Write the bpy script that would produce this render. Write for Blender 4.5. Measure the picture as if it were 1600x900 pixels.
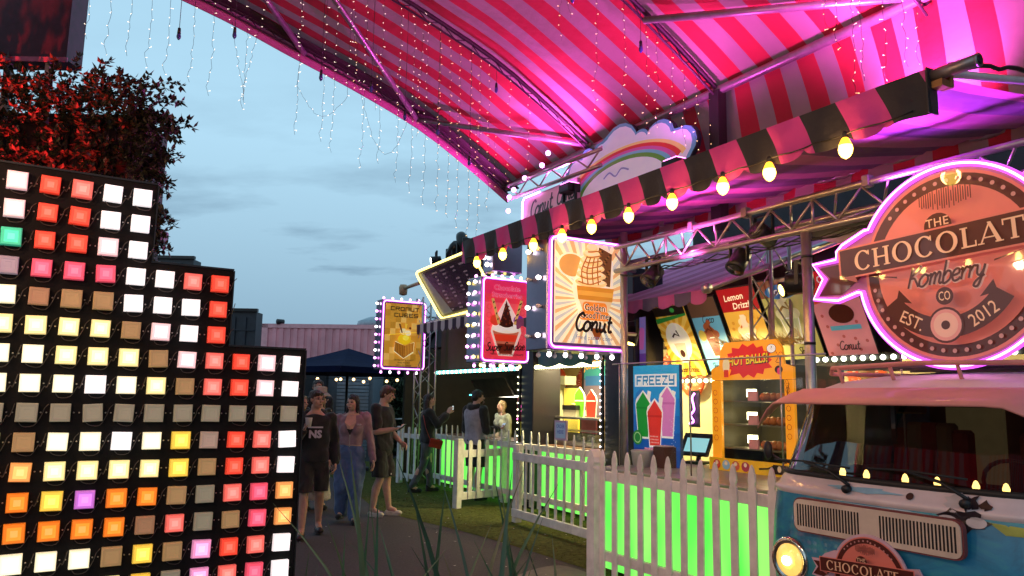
import bpy, bmesh, math, random
from math import sin, cos, pi, radians, sqrt, atan2
from mathutils import Vector, Matrix, noise
for _o in list(bpy.data.objects): bpy.data.objects.remove(_o)
S = bpy.context.scene
COL = S.collection
random.seed(7)
# ---------------------------------------------------------------- camera
cam = bpy.data.cameras.new('camera'); camo = bpy.data.objects.new('camera', cam); COL.objects.link(camo)
PIT, ROL = radians(8.2), radians(1.0)
_F = Vector((0, cos(PIT), sin(PIT))); _R0 = Vector((1, 0, 0)); _U0 = _R0.cross(_F)
_R = _R0*cos(ROL) + _U0*sin(ROL); _U = _U0*cos(ROL) - _R0*sin(ROL)
camo.matrix_world = Matrix(((_R.x, _U.x, -_F.x, 0), (_R.y, _U.y, -_F.y, 0), (_R.z, _U.z, -_F.z, 1.6), (0, 0, 0, 1)))
cam.sensor_width = 36; cam.lens = 27.22; cam.clip_start = .05; cam.clip_end = 3000
S.camera = camo
# ---------------------------------------------------------------- dusk sky and a weak, wide sun
W = bpy.data.worlds.new('World'); S.world = W; W.use_nodes = True
nt = W.node_tree; nt.nodes.clear()
def nd(t, **k):
    x = nt.nodes.new(t)
    for a, b in k.items(): setattr(x, a, b)
    return x
L = nt.links.new
SUN_EL, SUN_ROT = radians(4), radians(205)
sky = nd('ShaderNodeTexSky', sky_type='NISHITA', sun_disc=False); sky.sun_elevation = SUN_EL; sky.sun_rotation = SUN_ROT
sky.altitude = 20; sky.air_density = 1.0; sky.dust_density = .6; sky.ozone_density = 3.0
tc = nd('ShaderNodeTexCoord'); sep = nd('ShaderNodeSeparateXYZ'); L(tc.outputs['Generated'], sep.inputs[0])
zc = nd('ShaderNodeMath', operation='MAXIMUM'); L(sep.outputs['Z'], zc.inputs[0]); zc.inputs[1].default_value = 0
za = nd('ShaderNodeMath', operation='ADD'); L(zc.outputs[0], za.inputs[0]); za.inputs[1].default_value = .16
vd = nd('ShaderNodeVectorMath', operation='DIVIDE'); cz = nd('ShaderNodeCombineXYZ')
for i in range(3): L(za.outputs[0], cz.inputs[i])
L(tc.outputs['Generated'], vd.inputs[0]); L(cz.outputs[0], vd.inputs[1])
mp = nd('ShaderNodeMapping'); mp.inputs['Scale'].default_value = (.8, 1.5, .0); mp.inputs['Location'].default_value = (1.7, 4.2, 0); L(vd.outputs[0], mp.inputs[0])
nz = nd('ShaderNodeTexNoise'); nz.inputs['Scale'].default_value = 1.5; nz.inputs['Detail'].default_value = 7; nz.inputs['Roughness'].default_value = .55; L(mp.outputs[0], nz.inputs['Vector'])
cr = nd('ShaderNodeValToRGB'); cr.color_ramp.elements[0].position = .42; cr.color_ramp.elements[1].position = .63; L(nz.outputs['Fac'], cr.inputs[0])
hz = nd('ShaderNodeMapRange'); hz.inputs['From Min'].default_value = .1; hz.inputs['From Max'].default_value = .42; hz.inputs['To Min'].default_value = 1; hz.inputs['To Max'].default_value = .05; L(sep.outputs['Z'], hz.inputs[0])
cm = nd('ShaderNodeMath', operation='MULTIPLY'); L(cr.outputs['Color'], cm.inputs[0]); L(hz.outputs[0], cm.inputs[1])
hb = nd('ShaderNodeMapRange'); hb.inputs['From Min'].default_value = .02; hb.inputs['From Max'].default_value = .31; hb.inputs['To Min'].default_value = .92; hb.inputs['To Max'].default_value = 0; L(sep.outputs['Z'], hb.inputs[0])
mx0 = nd('ShaderNodeMath', operation='MAXIMUM'); L(cm.outputs[0], mx0.inputs[0]); L(hb.outputs[0], mx0.inputs[1])
# clear-air gradient of an overcast dusk, tinted by the Nishita sky
gr = nd('ShaderNodeValToRGB'); gr.color_ramp.elements[0].position = .0; gr.color_ramp.elements[0].color = (3.8, 5.8, 7.1, 1)
gr.color_ramp.elements[1].position = .75; gr.color_ramp.elements[1].color = (2.6, 4.5, 5.9, 1)
L(sep.outputs['Z'], gr.inputs[0])
mxa = nd('ShaderNodeMix', data_type='RGBA'); mxa.inputs[0].default_value = .94; L(sky.outputs[0], mxa.inputs[6]); L(gr.outputs[0], mxa.inputs[7])
mxb = nd('ShaderNodeMix', data_type='RGBA'); L(mx0.outputs[0], mxb.inputs[0]); L(mxa.outputs[2], mxb.inputs[6]); mxb.inputs[7].default_value = (1.35, 2.25, 3.1, 1)
bg = nd('ShaderNodeBackground'); bg.inputs['Strength'].default_value = .12; L(mxb.outputs[2], bg.inputs[0])
wo = nd('ShaderNodeOutputWorld'); L(bg.outputs[0], wo.inputs[0])
sl = bpy.data.lights.new('sun', 'SUN'); sl.energy = .12; sl.angle = radians(30); sl.color = (1, .86, .74)
so = bpy.data.objects.new('sun', sl); COL.objects.link(so)
_sd = Vector((sin(SUN_ROT)*cos(SUN_EL), cos(SUN_ROT)*cos(SUN_EL), sin(SUN_EL)))
so.rotation_euler = _sd.to_track_quat('Z', 'Y').to_euler(); so.location = (0, -20, 30)
S.view_settings.view_transform = 'Standard'; S.view_settings.look = 'None'; S.view_settings.exposure = .3; S.view_settings.gamma = 1
S.render.engine = 'CYCLES'; S.cycles.use_denoising = True; S.cycles.max_bounces = 6; S.cycles.transparent_max_bounces = 8
S.cycles.sample_clamp_indirect = 6
# ---------------------------------------------------------------- helpers
def lin(c):
    c = c.lstrip('#'); v = [int(c[i:i+2], 16)/255 for i in (0, 2, 4)]
    return tuple(x/12.92 if x <= .04045 else ((x+.055)/1.055)**2.4 for x in v)
MATS = {}
def pm(name, c, rough=.55, var=.12, scale=9, bump=.08, metal=0, coat=0, emit=None, es=0, spec=.5, dirt=0, trans=0, sheen=0):
    """procedural material: base colour with noise variation, fine bump and optional wear"""
    if name in MATS: return MATS[name]
    if isinstance(c, str): c = lin(c)
    m = bpy.data.materials.new(name); m.use_nodes = True; t = m.node_tree; b = t.nodes['Principled BSDF']
    tco = t.nodes.new('ShaderNodeTexCoord'); oi = t.nodes.new('ShaderNodeObjectInfo'); rm = t.nodes.new('ShaderNodeMath'); rm.operation = 'MULTIPLY'; rm.inputs[1].default_value = 17; t.links.new(oi.outputs['Random'], rm.inputs[0])
    va = t.nodes.new('ShaderNodeVectorMath'); va.operation = 'ADD'; t.links.new(tco.outputs['Object'], va.inputs[0]); t.links.new(rm.outputs[0], va.inputs[1])   # no two copies share the same wear
    class tcn: outputs = {'Object': va.outputs[0]}
    n = t.nodes.new('ShaderNodeTexNoise'); n.inputs['Scale'].default_value = scale; n.inputs['Detail'].default_value = 5
    t.links.new(tcn.outputs['Object'], n.inputs['Vector'])
    r = t.nodes.new('ShaderNodeValToRGB'); e = r.color_ramp.elements
    e[0].position = .3; e[1].position = .7
    e[0].color = (*[max(0, x*(1-var)) for x in c], 1); e[1].color = (*[min(1, x*(1+var)) for x in c], 1)
    t.links.new(n.outputs['Fac'], r.inputs[0]); out = r.outputs[0]
    if dirt:
        n2 = t.nodes.new('ShaderNodeTexNoise'); n2.inputs['Scale'].default_value = scale*.35; n2.inputs['Detail'].default_value = 8; n2.inputs['Roughness'].default_value = .7
        t.links.new(tcn.outputs['Object'], n2.inputs['Vector'])
        r2 = t.nodes.new('ShaderNodeValToRGB'); r2.color_ramp.elements[0].position = .45; r2.color_ramp.elements[1].position = .7
        t.links.new(n2.outputs['Fac'], r2.inputs[0]); ml = t.nodes.new('ShaderNodeMath'); ml.operation = 'MULTIPLY'; ml.inputs[1].default_value = dirt
        t.links.new(r2.outputs[0], ml.inputs[0]); mi = t.nodes.new('ShaderNodeMix'); mi.data_type = 'RGBA'
        t.links.new(ml.outputs[0], mi.inputs[0]); t.links.new(out, mi.inputs[6]); mi.inputs[7].default_value = (.06, .05, .04, 1); out = mi.outputs[2]
    t.links.new(out, b.inputs['Base Color'])
    b.inputs['Roughness'].default_value = rough; b.inputs['Metallic'].default_value = metal; b.inputs['Coat Weight'].default_value = coat; b.inputs['Coat IOR'].default_value = 1.5 if coat < 1 else 1.62
    b.inputs['Specular IOR Level'].default_value = spec
    if sheen: b.inputs['Sheen Weight'].default_value = sheen
    if trans: b.inputs['Transmission Weight'].default_value = trans
    if bump:
        n3 = t.nodes.new('ShaderNodeTexNoise'); n3.inputs['Scale'].default_value = scale*6; n3.inputs['Detail'].default_value = 3
        t.links.new(tcn.outputs['Object'], n3.inputs['Vector']); bp = t.nodes.new('ShaderNodeBump'); bp.inputs['Strength'].default_value = bump; bp.inputs['Distance'].default_value = .01
        t.links.new(n3.outputs['Fac'], bp.inputs['Height']); t.links.new(bp.outputs[0], b.inputs['Normal'])
    if emit is not None:
        if isinstance(emit, str): emit = lin(emit)
        b.inputs['Emission Color'].default_value = (*emit, 1); b.inputs['Emission Strength'].default_value = es
    MATS[name] = m; return m
def glow(name, c, s):
    if name in MATS: return MATS[name]
    if isinstance(c, str): c = lin(c)
    m = bpy.data.materials.new(name); m.use_nodes = True; b = m.node_tree.nodes['Principled BSDF']
    b.inputs['Base Color'].default_value = (*[min(.8, x) for x in c], 1); b.inputs['Roughness'].default_value = .4
    b.inputs['Emission Color'].default_value = (*c, 1); b.inputs['Emission Strength'].default_value = s
    MATS[name] = m; return m
def glassm(name, tint=(1, 1, 1), mix=.9, rough=.02):
    if name in MATS: return MATS[name]
    m = bpy.data.materials.new(name); m.use_nodes = True; t = m.node_tree; t.nodes.clear()
    o = t.nodes.new('ShaderNodeOutputMaterial'); mi = t.nodes.new('ShaderNodeMixShader'); lw = t.nodes.new('ShaderNodeLayerWeight'); lw.inputs[0].default_value = .5; fr = t.nodes.new('ShaderNodeMath'); fr.operation = 'POWER'; fr.inputs[1].default_value = 5; t.links.new(lw.outputs['Facing'], fr.inputs[0])
    ad = t.nodes.new('ShaderNodeMath'); ad.operation = 'ADD'; ad.use_clamp = True; ad.inputs[1].default_value = 1-mix; t.links.new(fr.outputs[0], ad.inputs[0])
    tr = t.nodes.new('ShaderNodeBsdfTransparent'); tr.inputs[0].default_value = (*tint, 1); gl = t.nodes.new('ShaderNodeBsdfGlossy'); gl.inputs['Roughness'].default_value = rough
    t.links.new(ad.outputs[0], mi.inputs[0]); t.links.new(tr.outputs[0], mi.inputs[1]); t.links.new(gl.outputs[0], mi.inputs[2]); t.links.new(mi.outputs[0], o.inputs[0])
    MATS[name] = m; return m
def emvar(name, c0, c1, s, scale=3, stretch=(1, 1, 1)):
    """light panel whose glow varies softly between two colours (LEDs behind a diffuser)"""
    if name in MATS: return MATS[name]
    m = glow(name, c0, s); t = m.node_tree; b = t.nodes['Principled BSDF']
    tcn = t.nodes.new('ShaderNodeTexCoord'); mpn = t.nodes.new('ShaderNodeMapping'); mpn.inputs['Scale'].default_value = stretch
    n = t.nodes.new('ShaderNodeTexNoise'); n.inputs['Scale'].default_value = scale; n.inputs['Detail'].default_value = 2
    t.links.new(tcn.outputs['Object'], mpn.inputs[0]); t.links.new(mpn.outputs[0], n.inputs['Vector'])
    r = t.nodes.new('ShaderNodeValToRGB'); r.color_ramp.elements[0].position = .35; r.color_ramp.elements[1].position = .65
    r.color_ramp.elements[0].color = (*c0, 1); r.color_ramp.elements[1].color = (*c1, 1)
    t.links.new(n.outputs['Fac'], r.inputs[0]); t.links.new(r.outputs[0], b.inputs['Emission Color'])
    return m

class M:
    """mesh collector"""
    def __init__(s): s.v = []; s.f = []; s.mi = []; s.mats = []; s.cur = 0; s.X = None; s.smooth = []
    def mat(s, m):
        if m not in s.mats: s.mats.append(m)
        s.cur = s.mats.index(m); return s
    def add(s, vs, fs, smooth=False):
        o = len(s.v)
        if s.X is not None: vs = [s.X @ Vector(p) for p in vs]
        s.v += [tuple(p) for p in vs]; s.f += [tuple(i+o for i in q) for q in fs]; s.mi += [s.cur]*len(fs); s.smooth += [smooth]*len(fs)
        return s
    def box(s, x0, x1, y0, y1, z0, z1, bev=0):
        if bev:
            e = bev; r = lambda a, b, c, d: [(a+e, c), (b-e, c), (b, c+e), (b, d-e), (b-e, d), (a+e, d), (a, d-e), (a, c+e)]
            ri = lambda a, b, c, d: [(a+e, c+e), (b-e, c+e), (b-e, c+e), (b-e, d-e), (b-e, d-e), (a+e, d-e), (a+e, d-e), (a+e, c+e)]
            rings = [[(x, y, z0) for x, y in ri(x0, x1, y0, y1)], [(x, y, z0+e) for x, y in r(x0, x1, y0, y1)], [(x, y, z1-e) for x, y in r(x0, x1, y0, y1)], [(x, y, z1) for x, y in ri(x0, x1, y0, y1)]]
            return s.loft(rings, caps=True)
        return s.add([(x0, y0, z0), (x1, y0, z0), (x1, y1, z0), (x0, y1, z0), (x0, y0, z1), (x1, y0, z1), (x1, y1, z1), (x0, y1, z1)],
                     [(0, 3, 2, 1), (4, 5, 6, 7), (0, 1, 5, 4), (1, 2, 6, 5), (2, 3, 7, 6), (3, 0, 4, 7)])
    def loft(s, rings, caps=True, closed=True, smooth=False):
        n = len(rings[0]); vs = [p for r in rings for p in r]; fs = []
        for k in range(len(rings)-1):
            for i in range(n if closed else n-1):
                j = (i+1) % n; fs.append((k*n+i, k*n+j, (k+1)*n+j, (k+1)*n+i))
        if caps: fs.append(tuple(range(n-1, -1, -1))); fs.append(tuple((len(rings)-1)*n+i for i in range(n)))
        return s.add(vs, fs, smooth)
    def cyl(s, p0, p1, r0, r1=None, n=10, caps=True, smooth=True):
        p0 = Vector(p0); p1 = Vector(p1); r1 = r0 if r1 is None else r1
        q = (p1-p0).to_track_quat('Z', 'Y'); rs = []
        for p, r in ((p0, r0), (p1, r1)): rs.append([p + q @ Vector((r*cos(2*pi*i/n), r*sin(2*pi*i/n), 0)) for i in range(n)])
        return s.loft(rs, caps, True, smooth)
    def tube(s, pts, r, n=6, closed=False, smooth=True):
        pts = [Vector(p) for p in pts]; rs = []; N = len(pts); up = None
        for i, p in enumerate(pts):
            if closed: t = pts[(i+1) % N]-pts[i-1]
            else: t = pts[min(i+1, N-1)]-pts[max(i-1, 0)]
            if t.length < 1e-9: t = Vector((0, 0, 1))
            t.normalize()
            if up is None: up = t.orthogonal()
            up = (up - t*up.dot(t))
            up = up.normalized() if up.length > 1e-6 else t.orthogonal().normalized()
            w = t.cross(up); rr = r[i] if isinstance(r, (list, tuple)) else r
            rs.append([p + up*(rr*cos(2*pi*k/n)) + w*(rr*sin(2*pi*k/n)) for k in range(n)])
        if closed: rs.append(rs[0])
        return s.loft(rs, not closed, True, smooth)
    def ball(s, c, r, nu=10, nv=7, smooth=True):
        rx, ry, rz = r if isinstance(r, (tuple, list)) else (r, r, r); c = Vector(c); vs = [(c.x, c.y, c.z-rz)]; fs = []
        for j in range(1, nv):
            a = -pi/2+pi*j/nv
            for i in range(nu): vs.append((c.x+rx*cos(a)*cos(2*pi*i/nu), c.y+ry*cos(a)*sin(2*pi*i/nu), c.z+rz*sin(a)))
        vs.append((c.x, c.y, c.z+rz)); T = len(vs)-1
        for i in range(nu):
            j = (i+1) % nu; fs.append((0, 1+j, 1+i)); fs.append((T, T-nu+i, T-nu+j))
            for k in range(nv-2): fs.append((1+k*nu+i, 1+k*nu+j, 1+(k+1)*nu+j, 1+(k+1)*nu+i))
        return s.add(vs, fs, smooth)
    def lathe(s, prof, c=(0, 0, 0), n=12, smooth=True, axis='z'):
        c = Vector(c); rs = []
        for r, z in prof:
            if axis == 'z': rs.append([c+Vector((r*cos(2*pi*i/n), r*sin(2*pi*i/n), z)) for i in range(n)])
            else: rs.append([c+Vector((r*cos(2*pi*i/n), -z, r*sin(2*pi*i/n))) for i in range(n)])
        return s.loft(rs, True, True, smooth)
    def prism(s, pts, y0, y1):
        """polygon in x,z extruded along y"""
        n = len(pts); vs = [(x, y0, z) for x, z in pts]+[(x, y1, z) for x, z in pts]
        fs = [tuple(range(n)), tuple(range(2*n-1, n-1, -1))]+[(i, n+i, n+(i+1) % n, (i+1) % n) for i in range(n)]
        return s.add(vs, fs)
    def build(s, name, mat=None, parent=None, label=None, kind=None, mod=None):
        me = bpy.data.meshes.new(name); me.from_pydata(s.v, [], s.f)
        for m in (s.mats or [mat]): me.materials.append(m)
        if s.mats: me.polygons.foreach_set('material_index', s.mi)
        me.polygons.foreach_set('use_smooth', s.smooth)
        bm = bmesh.new(); bm.from_mesh(me); bmesh.ops.recalc_face_normals(bm, faces=bm.faces); bm.to_mesh(me); bm.free()
        me.update()
        o = bpy.data.objects.new(name, me); COL.objects.link(o)
        if parent: o.parent = parent
        if label: o['label'] = label
        if kind: o['kind'] = kind
        return o
def tag(o, label, cat, group=None):
    o['label'] = label; o['category'] = cat
    if group: o['group'] = group
    return o
ROW = radians(-60)                         # the stalls stand in a row: a runs along it, b into the stalls
D = Vector((.5, -.8660254, 0)); N = Vector((.8660254, .5, 0))
def P(a, b, z=0): return D*a + N*b + Vector((0, 0, z))
def thing(name, label, cat, loc=(0, 0, 0), rz=0., group=None):
    o = bpy.data.objects.new(name, None); COL.objects.link(o); o.empty_display_size = .1
    o.location = loc; o.rotation_euler = (0, 0, rz); return tag(o, label, cat, group)
def stall(name, label, cat, a, b, z=0, group=None, rz=0): return thing(name, label, cat, P(a, b, z), ROW+rz, group)
def share(name, src, parent, loc=(0, 0, 0), rot=(0, 0, 0), sc=None, mat=None):
    o = bpy.data.objects.new(name, src.data); COL.objects.link(o); o.parent = parent; o.location = loc; o.rotation_euler = rot
    if sc: o.scale = sc
    return o
def lamp(kind, name, loc, energy, color, parent=None, **k):
    l = bpy.data.lights.new(name, kind); l.energy = energy; l.color = color
    o = bpy.data.objects.new(name, l); COL.objects.link(o); o.location = loc
    aim = k.pop('aim', None)
    for a, b in k.items(): setattr(l, a, b)
    if aim is not None: o.rotation_euler = (Vector(loc)-Vector(aim)).to_track_quat('Z', 'Y').to_euler()
    return o
# ---- flat print: text and shapes laid on a plate, each layer a hair proud of the one below
_tc = {}
def text_geo(s, bold=0., shear=0., space=1.):
    key = (s, bold, shear, space)
    if key in _tc: return _tc[key]
    cu = bpy.data.curves.new('t', 'FONT'); cu.body = s; cu.align_x = 'CENTER'; cu.size = 1; cu.offset = bold; cu.shear = shear; cu.space_character = space
    cu.resolution_u = 2; cu.dimensions = '2D'; cu.fill_mode = 'FRONT'
    o = bpy.data.objects.new('t', cu); me = bpy.data.meshes.new_from_object(o)
    g = ([(v.co.x, v.co.y) for v in me.vertices], [tuple(p.vertices) for p in me.polygons])
    bpy.data.objects.remove(o); bpy.data.meshes.remove(me); bpy.data.curves.remove(cu)
    _tc[key] = g; return g
def spl(pts, k=5):
    out = []; n = len(pts)
    for i in range(n-1):
        p0 = pts[max(i-1, 0)]; p1 = pts[i]; p2 = pts[i+1]; p3 = pts[min(i+2, n-1)]
        for j in range(k):
            t = j/k
            out.append(tuple(.5*((2*p1[q])+(-p0[q]+p2[q])*t+(2*p0[q]-5*p1[q]+4*p2[q]-p3[q])*t*t+(-p0[q]+3*p1[q]-3*p2[q]+p3[q])*t**3) for q in range(len(p1))))
    out.append(tuple(pts[-1])); return out
SCR = {'o': (.95, [[(.75, .85), (.4, 1), (.05, .6), (.1, .1), (.45, 0), (.8, .4), (.75, .85), (.95, .8)]]),
 'n': (1., [[(0, .9), (.12, .9), (.12, .5), (.1, 0)], [(.12, .55), (.45, 1), (.7, .85), (.68, .3), (.8, 0), (1, .1)]]),
 'u': (1., [[(0, .85), (.1, .95), (.1, .3), (.3, 0), (.6, .25), (.72, .95)], [(.72, .95), (.7, .25), (.82, 0), (1, .1)]]),
 't': (.7, [[(.3, 1.7), (.25, .3), (.4, 0), (.7, .15)], [(0, 1.), (.65, 1.08)]]),
 'm': (1.2, [[(0, .9), (.1, .9), (.1, 0)], [(.1, .55), (.35, 1), (.52, .8), (.5, 0)], [(.5, .55), (.78, 1), (.95, .8), (.93, .2), (1.05, 0), (1.2, .1)]]),
 'b': (.8, [[(.1, 1.9), (.1, .1), (.4, 0), (.7, .3), (.65, .8), (.35, .95), (.12, .6)]]),
 'e': (.75, [[(.1, .45), (.6, .6), (.55, .95), (.25, .95), (.05, .5), (.25, .02), (.6, .05), (.8, .25)]]),
 'r': (.65, [[(0, .8), (.15, .95), (.15, 0)], [(.15, .5), (.4, .95), (.65, .9)]]),
 'y': (.8, [[(0, .9), (.1, .9), (.15, .3), (.4, .1), (.65, .5), (.7, .95)], [(.7, .95), (.6, 0), (.4, -.75), (.05, -.7), (.2, -.3), (.8, .1)]]),
 'a': (.95, [[(.7, .85), (.4, 1), (.05, .6), (.1, .1), (.4, 0), (.68, .4), (.7, .95)], [(.7, .95), (.68, .2), (.8, 0), (.95, .1)]]),
 'd': (.95, [[(.7, .85), (.4, 1), (.05, .6), (.1, .1), (.4, 0), (.68, .4)], [(.76, 1.9), (.7, .9), (.68, .2), (.8, 0), (.95, .1)]]),
 'p': (.8, [[(.1, .95), (.1, -.9)], [(.1, .6), (.4, 1), (.75, .7), (.65, .15), (.3, 0), (.12, .2)]]),
 'K': (1., [[(.15, 1.8), (.05, 0)], [(.95, 1.8), (.15, .9), (.5, .8), (1., 0)]]),
 'C': (1., [[(1., 1.5), (.75, 1.8), (.3, 1.6), (.05, .9), (.2, .2), (.6, 0), (1., .3)]]),
 'S': (.85, [[(.8, 1.6), (.5, 1.85), (.15, 1.5), (.4, 1.), (.75, .6), (.6, .1), (.2, 0), (0, .25)]]),
 'h': (.8, [[(.1, 1.9), (.1, 0)], [(.1, .5), (.4, 1), (.65, .8), (.65, 0)]]), 'k': (.7, [[(.1, 1.9), (.1, 0)], [(.6, 1), (.12, .5), (.65, 0)]]),
 'g': (.85, [[(.7, .85), (.4, 1), (.05, .6), (.1, .1), (.4, 0), (.68, .4)], [(.7, .95), (.68, -.3), (.4, -.8), (.05, -.6)]]), 'c': (.75, [[(.7, .8), (.4, 1), (.05, .55), (.2, .05), (.5, 0), (.75, .25)]]), 'i': (.35, [[(.1, .95), (.1, .1), (.3, .05)], [(.12, 1.35), (.14, 1.3)]]), 'l': (.35, [[(.1, 1.9), (.1, .1), (.3, .05)]]), ' ': (.5, [])}
PIX = {'F': '11111,10000,11110,10000,10000', 'R': '11111,10001,11111,10010,10001', 'E': '11111,10000,11110,10000,11111', 'Z': '11111,00010,00100,01000,11111',
 'Y': '10001,10001,11111,00001,11111', 'C': '11111,10000,10000,10000,11111', 'O': '11111,10001,10001,10001,11111', 'N': '11111,10001,10001,10001,10001',
 'U': '10001,10001,10001,10001,11111', 'T': '11111,00100,00100,00100,00100', 'B': '11110,10001,11110,10001,11111', 'S': '11111,10000,11111,00001,11111'}
class Print:
    """coloured layers on a plate: O = lower left corner, u/v unit vectors in the plate, w = outward"""
    def __init__(s, O, u, v, prefix, emit=.0, rough=.35, step=.0006, coat=0):
        s.m = M(); s.O = Vector(O); s.u = Vector(u).normalized(); s.v = Vector(v).normalized(); s.w = s.u.cross(s.v); s.k = 1; s.pre = prefix; s.emit = emit; s.rough = rough; s.step = step; s.coat = coat; s.f = 1.
    def c(s, col):
        s.m.mat(pm('print_%s_%.2f_%.1f_%s' % (s.pre, s.emit*s.f, s.coat, col), col, rough=s.rough, var=.04, bump=0, emit=col if s.emit else None, es=s.emit*s.f, coat=s.coat)); return s
    def pt(s, x, y): return s.O+s.u*x+s.v*y+s.w*(s.k*s.step)
    def poly(s, pts, col=None):
        if col: s.c(col)
        s.k += 1; s.m.add([s.pt(*p) for p in pts], [tuple(range(len(pts)))]); return s
    def rect(s, x0, y0, x1, y1, col=None): return s.poly([(x0, y0), (x1, y0), (x1, y1), (x0, y1)], col)
    def rrect(s, x0, y0, x1, y1, r, col=None):
        pts = []
        for cx, cy, a in ((x1-r, y1-r, 0), (x0+r, y1-r, 90), (x0+r, y0+r, 180), (x1-r, y0+r, 270)):
            for k in range(5): t = radians(a+k*22.5); pts.append((cx+r*cos(t), cy+r*sin(t)))
        return s.poly(pts, col)
    def disc(s, x, y, rx, ry=None, col=None, n=24, a0=0, a1=360):
        ry = rx if ry is None else ry
        return s.poly([(x+rx*cos(radians(a0+(a1-a0)*i/n)), y+ry*sin(radians(a0+(a1-a0)*i/n))) for i in range(n if a1-a0 == 360 else n+1)], col)
    def ring(s, x, y, r0, r1, col=None, n=40, a0=0, a1=360):
        if col: s.c(col)
        s.k += 1; vs = []
        for i in range(n+1):
            t = radians(a0+(a1-a0)*i/n); vs += [s.pt(x+r0*cos(t), y+r0*sin(t)), s.pt(x+r1*cos(t), y+r1*sin(t))]
        s.m.add(vs, [(2*i, 2*i+1, 2*i+3, 2*i+2) for i in range(n)]); return s
    def line(s, pts, wd, col=None):
        if col: s.c(col)
        s.k += 1; vs = []; n = len(pts)
        for i, p in enumerate(pts):
            a = pts[max(i-1, 0)]; b = pts[min(i+1, n-1)]; tx, ty = b[0]-a[0], b[1]-a[1]; l = math.hypot(tx, ty) or 1
            nx, ny = -ty/l*wd/2, tx/l*wd/2; vs += [s.pt(p[0]+nx, p[1]+ny), s.pt(p[0]-nx, p[1]-ny)]
        s.m.add(vs, [(2*i, 2*i+1, 2*i+3, 2*i+2) for i in range(n-1)]); return s
    def text(s, t, x, y, h, col=None, bold=.0, shear=0, rot=0, maxw=None, space=1.):
        if col: s.c(col)
        s.k += 1; vs, fs = text_geo(t, bold, shear, space); sc = h/.72
        if maxw and vs:
            wd = max(p[0] for p in vs)-min(p[0] for p in vs); sx = min(sc, maxw/max(wd, 1e-6))
        else: sx = sc
        cr_, sr_ = cos(radians(rot)), sin(radians(rot))
        s.m.add([s.pt(x+px*sx*cr_-py*sc*sr_, y+px*sx*sr_+py*sc*cr_) for px, py in vs], fs); return s
    def script(s, t, x, y, xh, wd, col=None, rot=0, slant=.25):
        tot = sum(SCR[ch][0] for ch in t)*xh; cx = -tot/2; cr_, sr_ = cos(radians(rot)), sin(radians(rot))
        for ch in t:
            w_, st = SCR[ch]
            for q in st:
                pl = [((px+py*slant)*xh+cx, py*xh) for px, py in spl(q, 4)]
                s.line([(x+a*cr_-b*sr_, y+a*sr_+b*cr_) for a, b in pl], wd, col)
            cx += w_*xh
        return s
    def pixel(s, t, x, y, px, col=None, gap=1, py=None):
        if col: s.c(col)
        py = py or px; tot = len(t)*(5+gap)*px-gap*px; cx = x-tot/2; s.k += 1
        for ch in t:
            if ch != ' ':
                for r, row in enumerate(PIX[ch].split(',')):
                    j = 0
                    while j < 5:
                        if row[j] == '1':
                            e = j
                            while e < 5 and row[e] == '1': e += 1
                            X0, X1, Y0, Y1 = cx+j*px, cx+e*px, y+(4-r)*py, y+(5-r)*py
                            s.m.add([s.pt(X0, Y0), s.pt(X1, Y0), s.pt(X1, Y1), s.pt(X0, Y1)], [(0, 1, 2, 3)]); j = e
                        else: j += 1
            cx += (5+gap)*px
        return s
    def build(s, name, parent, label=None): return s.m.build(name, None, parent, label)
# common materials
WHITE = pm('white_vinyl_fence', (.76, .72, .70), .42, var=.12, bump=.05, dirt=.3)
ALU = pm('brushed_aluminium', (.42, .39, .37), .36, metal=.85, var=.1, scale=14, bump=.06)
BLK = pm('black_paint', (.012, .012, .014), .5, var=.3)
BLKM = pm('black_metal', (.02, .02, .022), .4, metal=.5)
DARKP = pm('dark_panel', (.018, .016, .02), .6, var=.4, scale=3)
CABLE = pm('black_cable', (.01, .01, .01), .5)
BULB = glow('warm_bulb_glow', (1., .62, .075), 12)
BULBT = glow('warm_bulb_tip_glow', (1., .40, .02), 3.5)
NEONP = glow('pink_neon_glow', (1., .34, .95), 4.6)
NEONH = glow('neon_halo_violet', (.72, .10, 1.), 1.15)  # glow colour for the violet halo drawn around the neon
NEONY = glow('yellow_neon_glow', (1., .78, .18), 3.2)
NEONPUR = glow('purple_neon_glow', (.55, .16, 1.), 3.5)
BW = glow('white_bulb_glow', (1., .93, .95), 5); BPK = glow('pink_bulb_glow', (1., .35, .95), 4); BYL = glow('yellow_bulb_glow', (1., .85, .2), 4); BTL = glow('teal_bulb_glow', (.12, .9, .85), 3)
# ================================================================ ground
def ground_mat(name, c, c2, scale, rough, bump):
    m = pm(name, c, rough, var=.3, scale=scale, bump=bump, dirt=.25); return m
g = M()
for i in range(-10, 11):
    pass
g.add([(-400, -60, 0), (400, -60, 0), (400, 700, 0), (-400, 700, 0)], [(0, 1, 2, 3)])
go = g.build('ground', ground_mat('dark_asphalt', (.056, .04, .046), 0, 40, .8, .5)); go['kind'] = 'structure'
g = M(); e = spl([(-6, 20.6), (-3.6, 16), (-2.45, 13), (-1.75, 11.27), (-.57, 9.78), (.25, 8.57), (.83, 7.6), (1.6, 6.2), (3.2, 3.5)], 4)
r_ = [(-3.2, 21.2), (-1.5, 20), (0, 16.5), (2.5, 12), (6, 6)]
g.add([(x, y, .004) for x, y in e]+[(7.5, 3.5, .004), (7.5, 8, .004), (3, 14, .004), (0, 20, .004), (-3.2, 21.2, .004)], [tuple(range(len(e)+5))])
tm = pm('artificial_turf', (.078, .086, .022), .95, var=.45, scale=22, bump=.9, spec=.1)
o = g.build('turf', tm); o['kind'] = 'structure'
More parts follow.
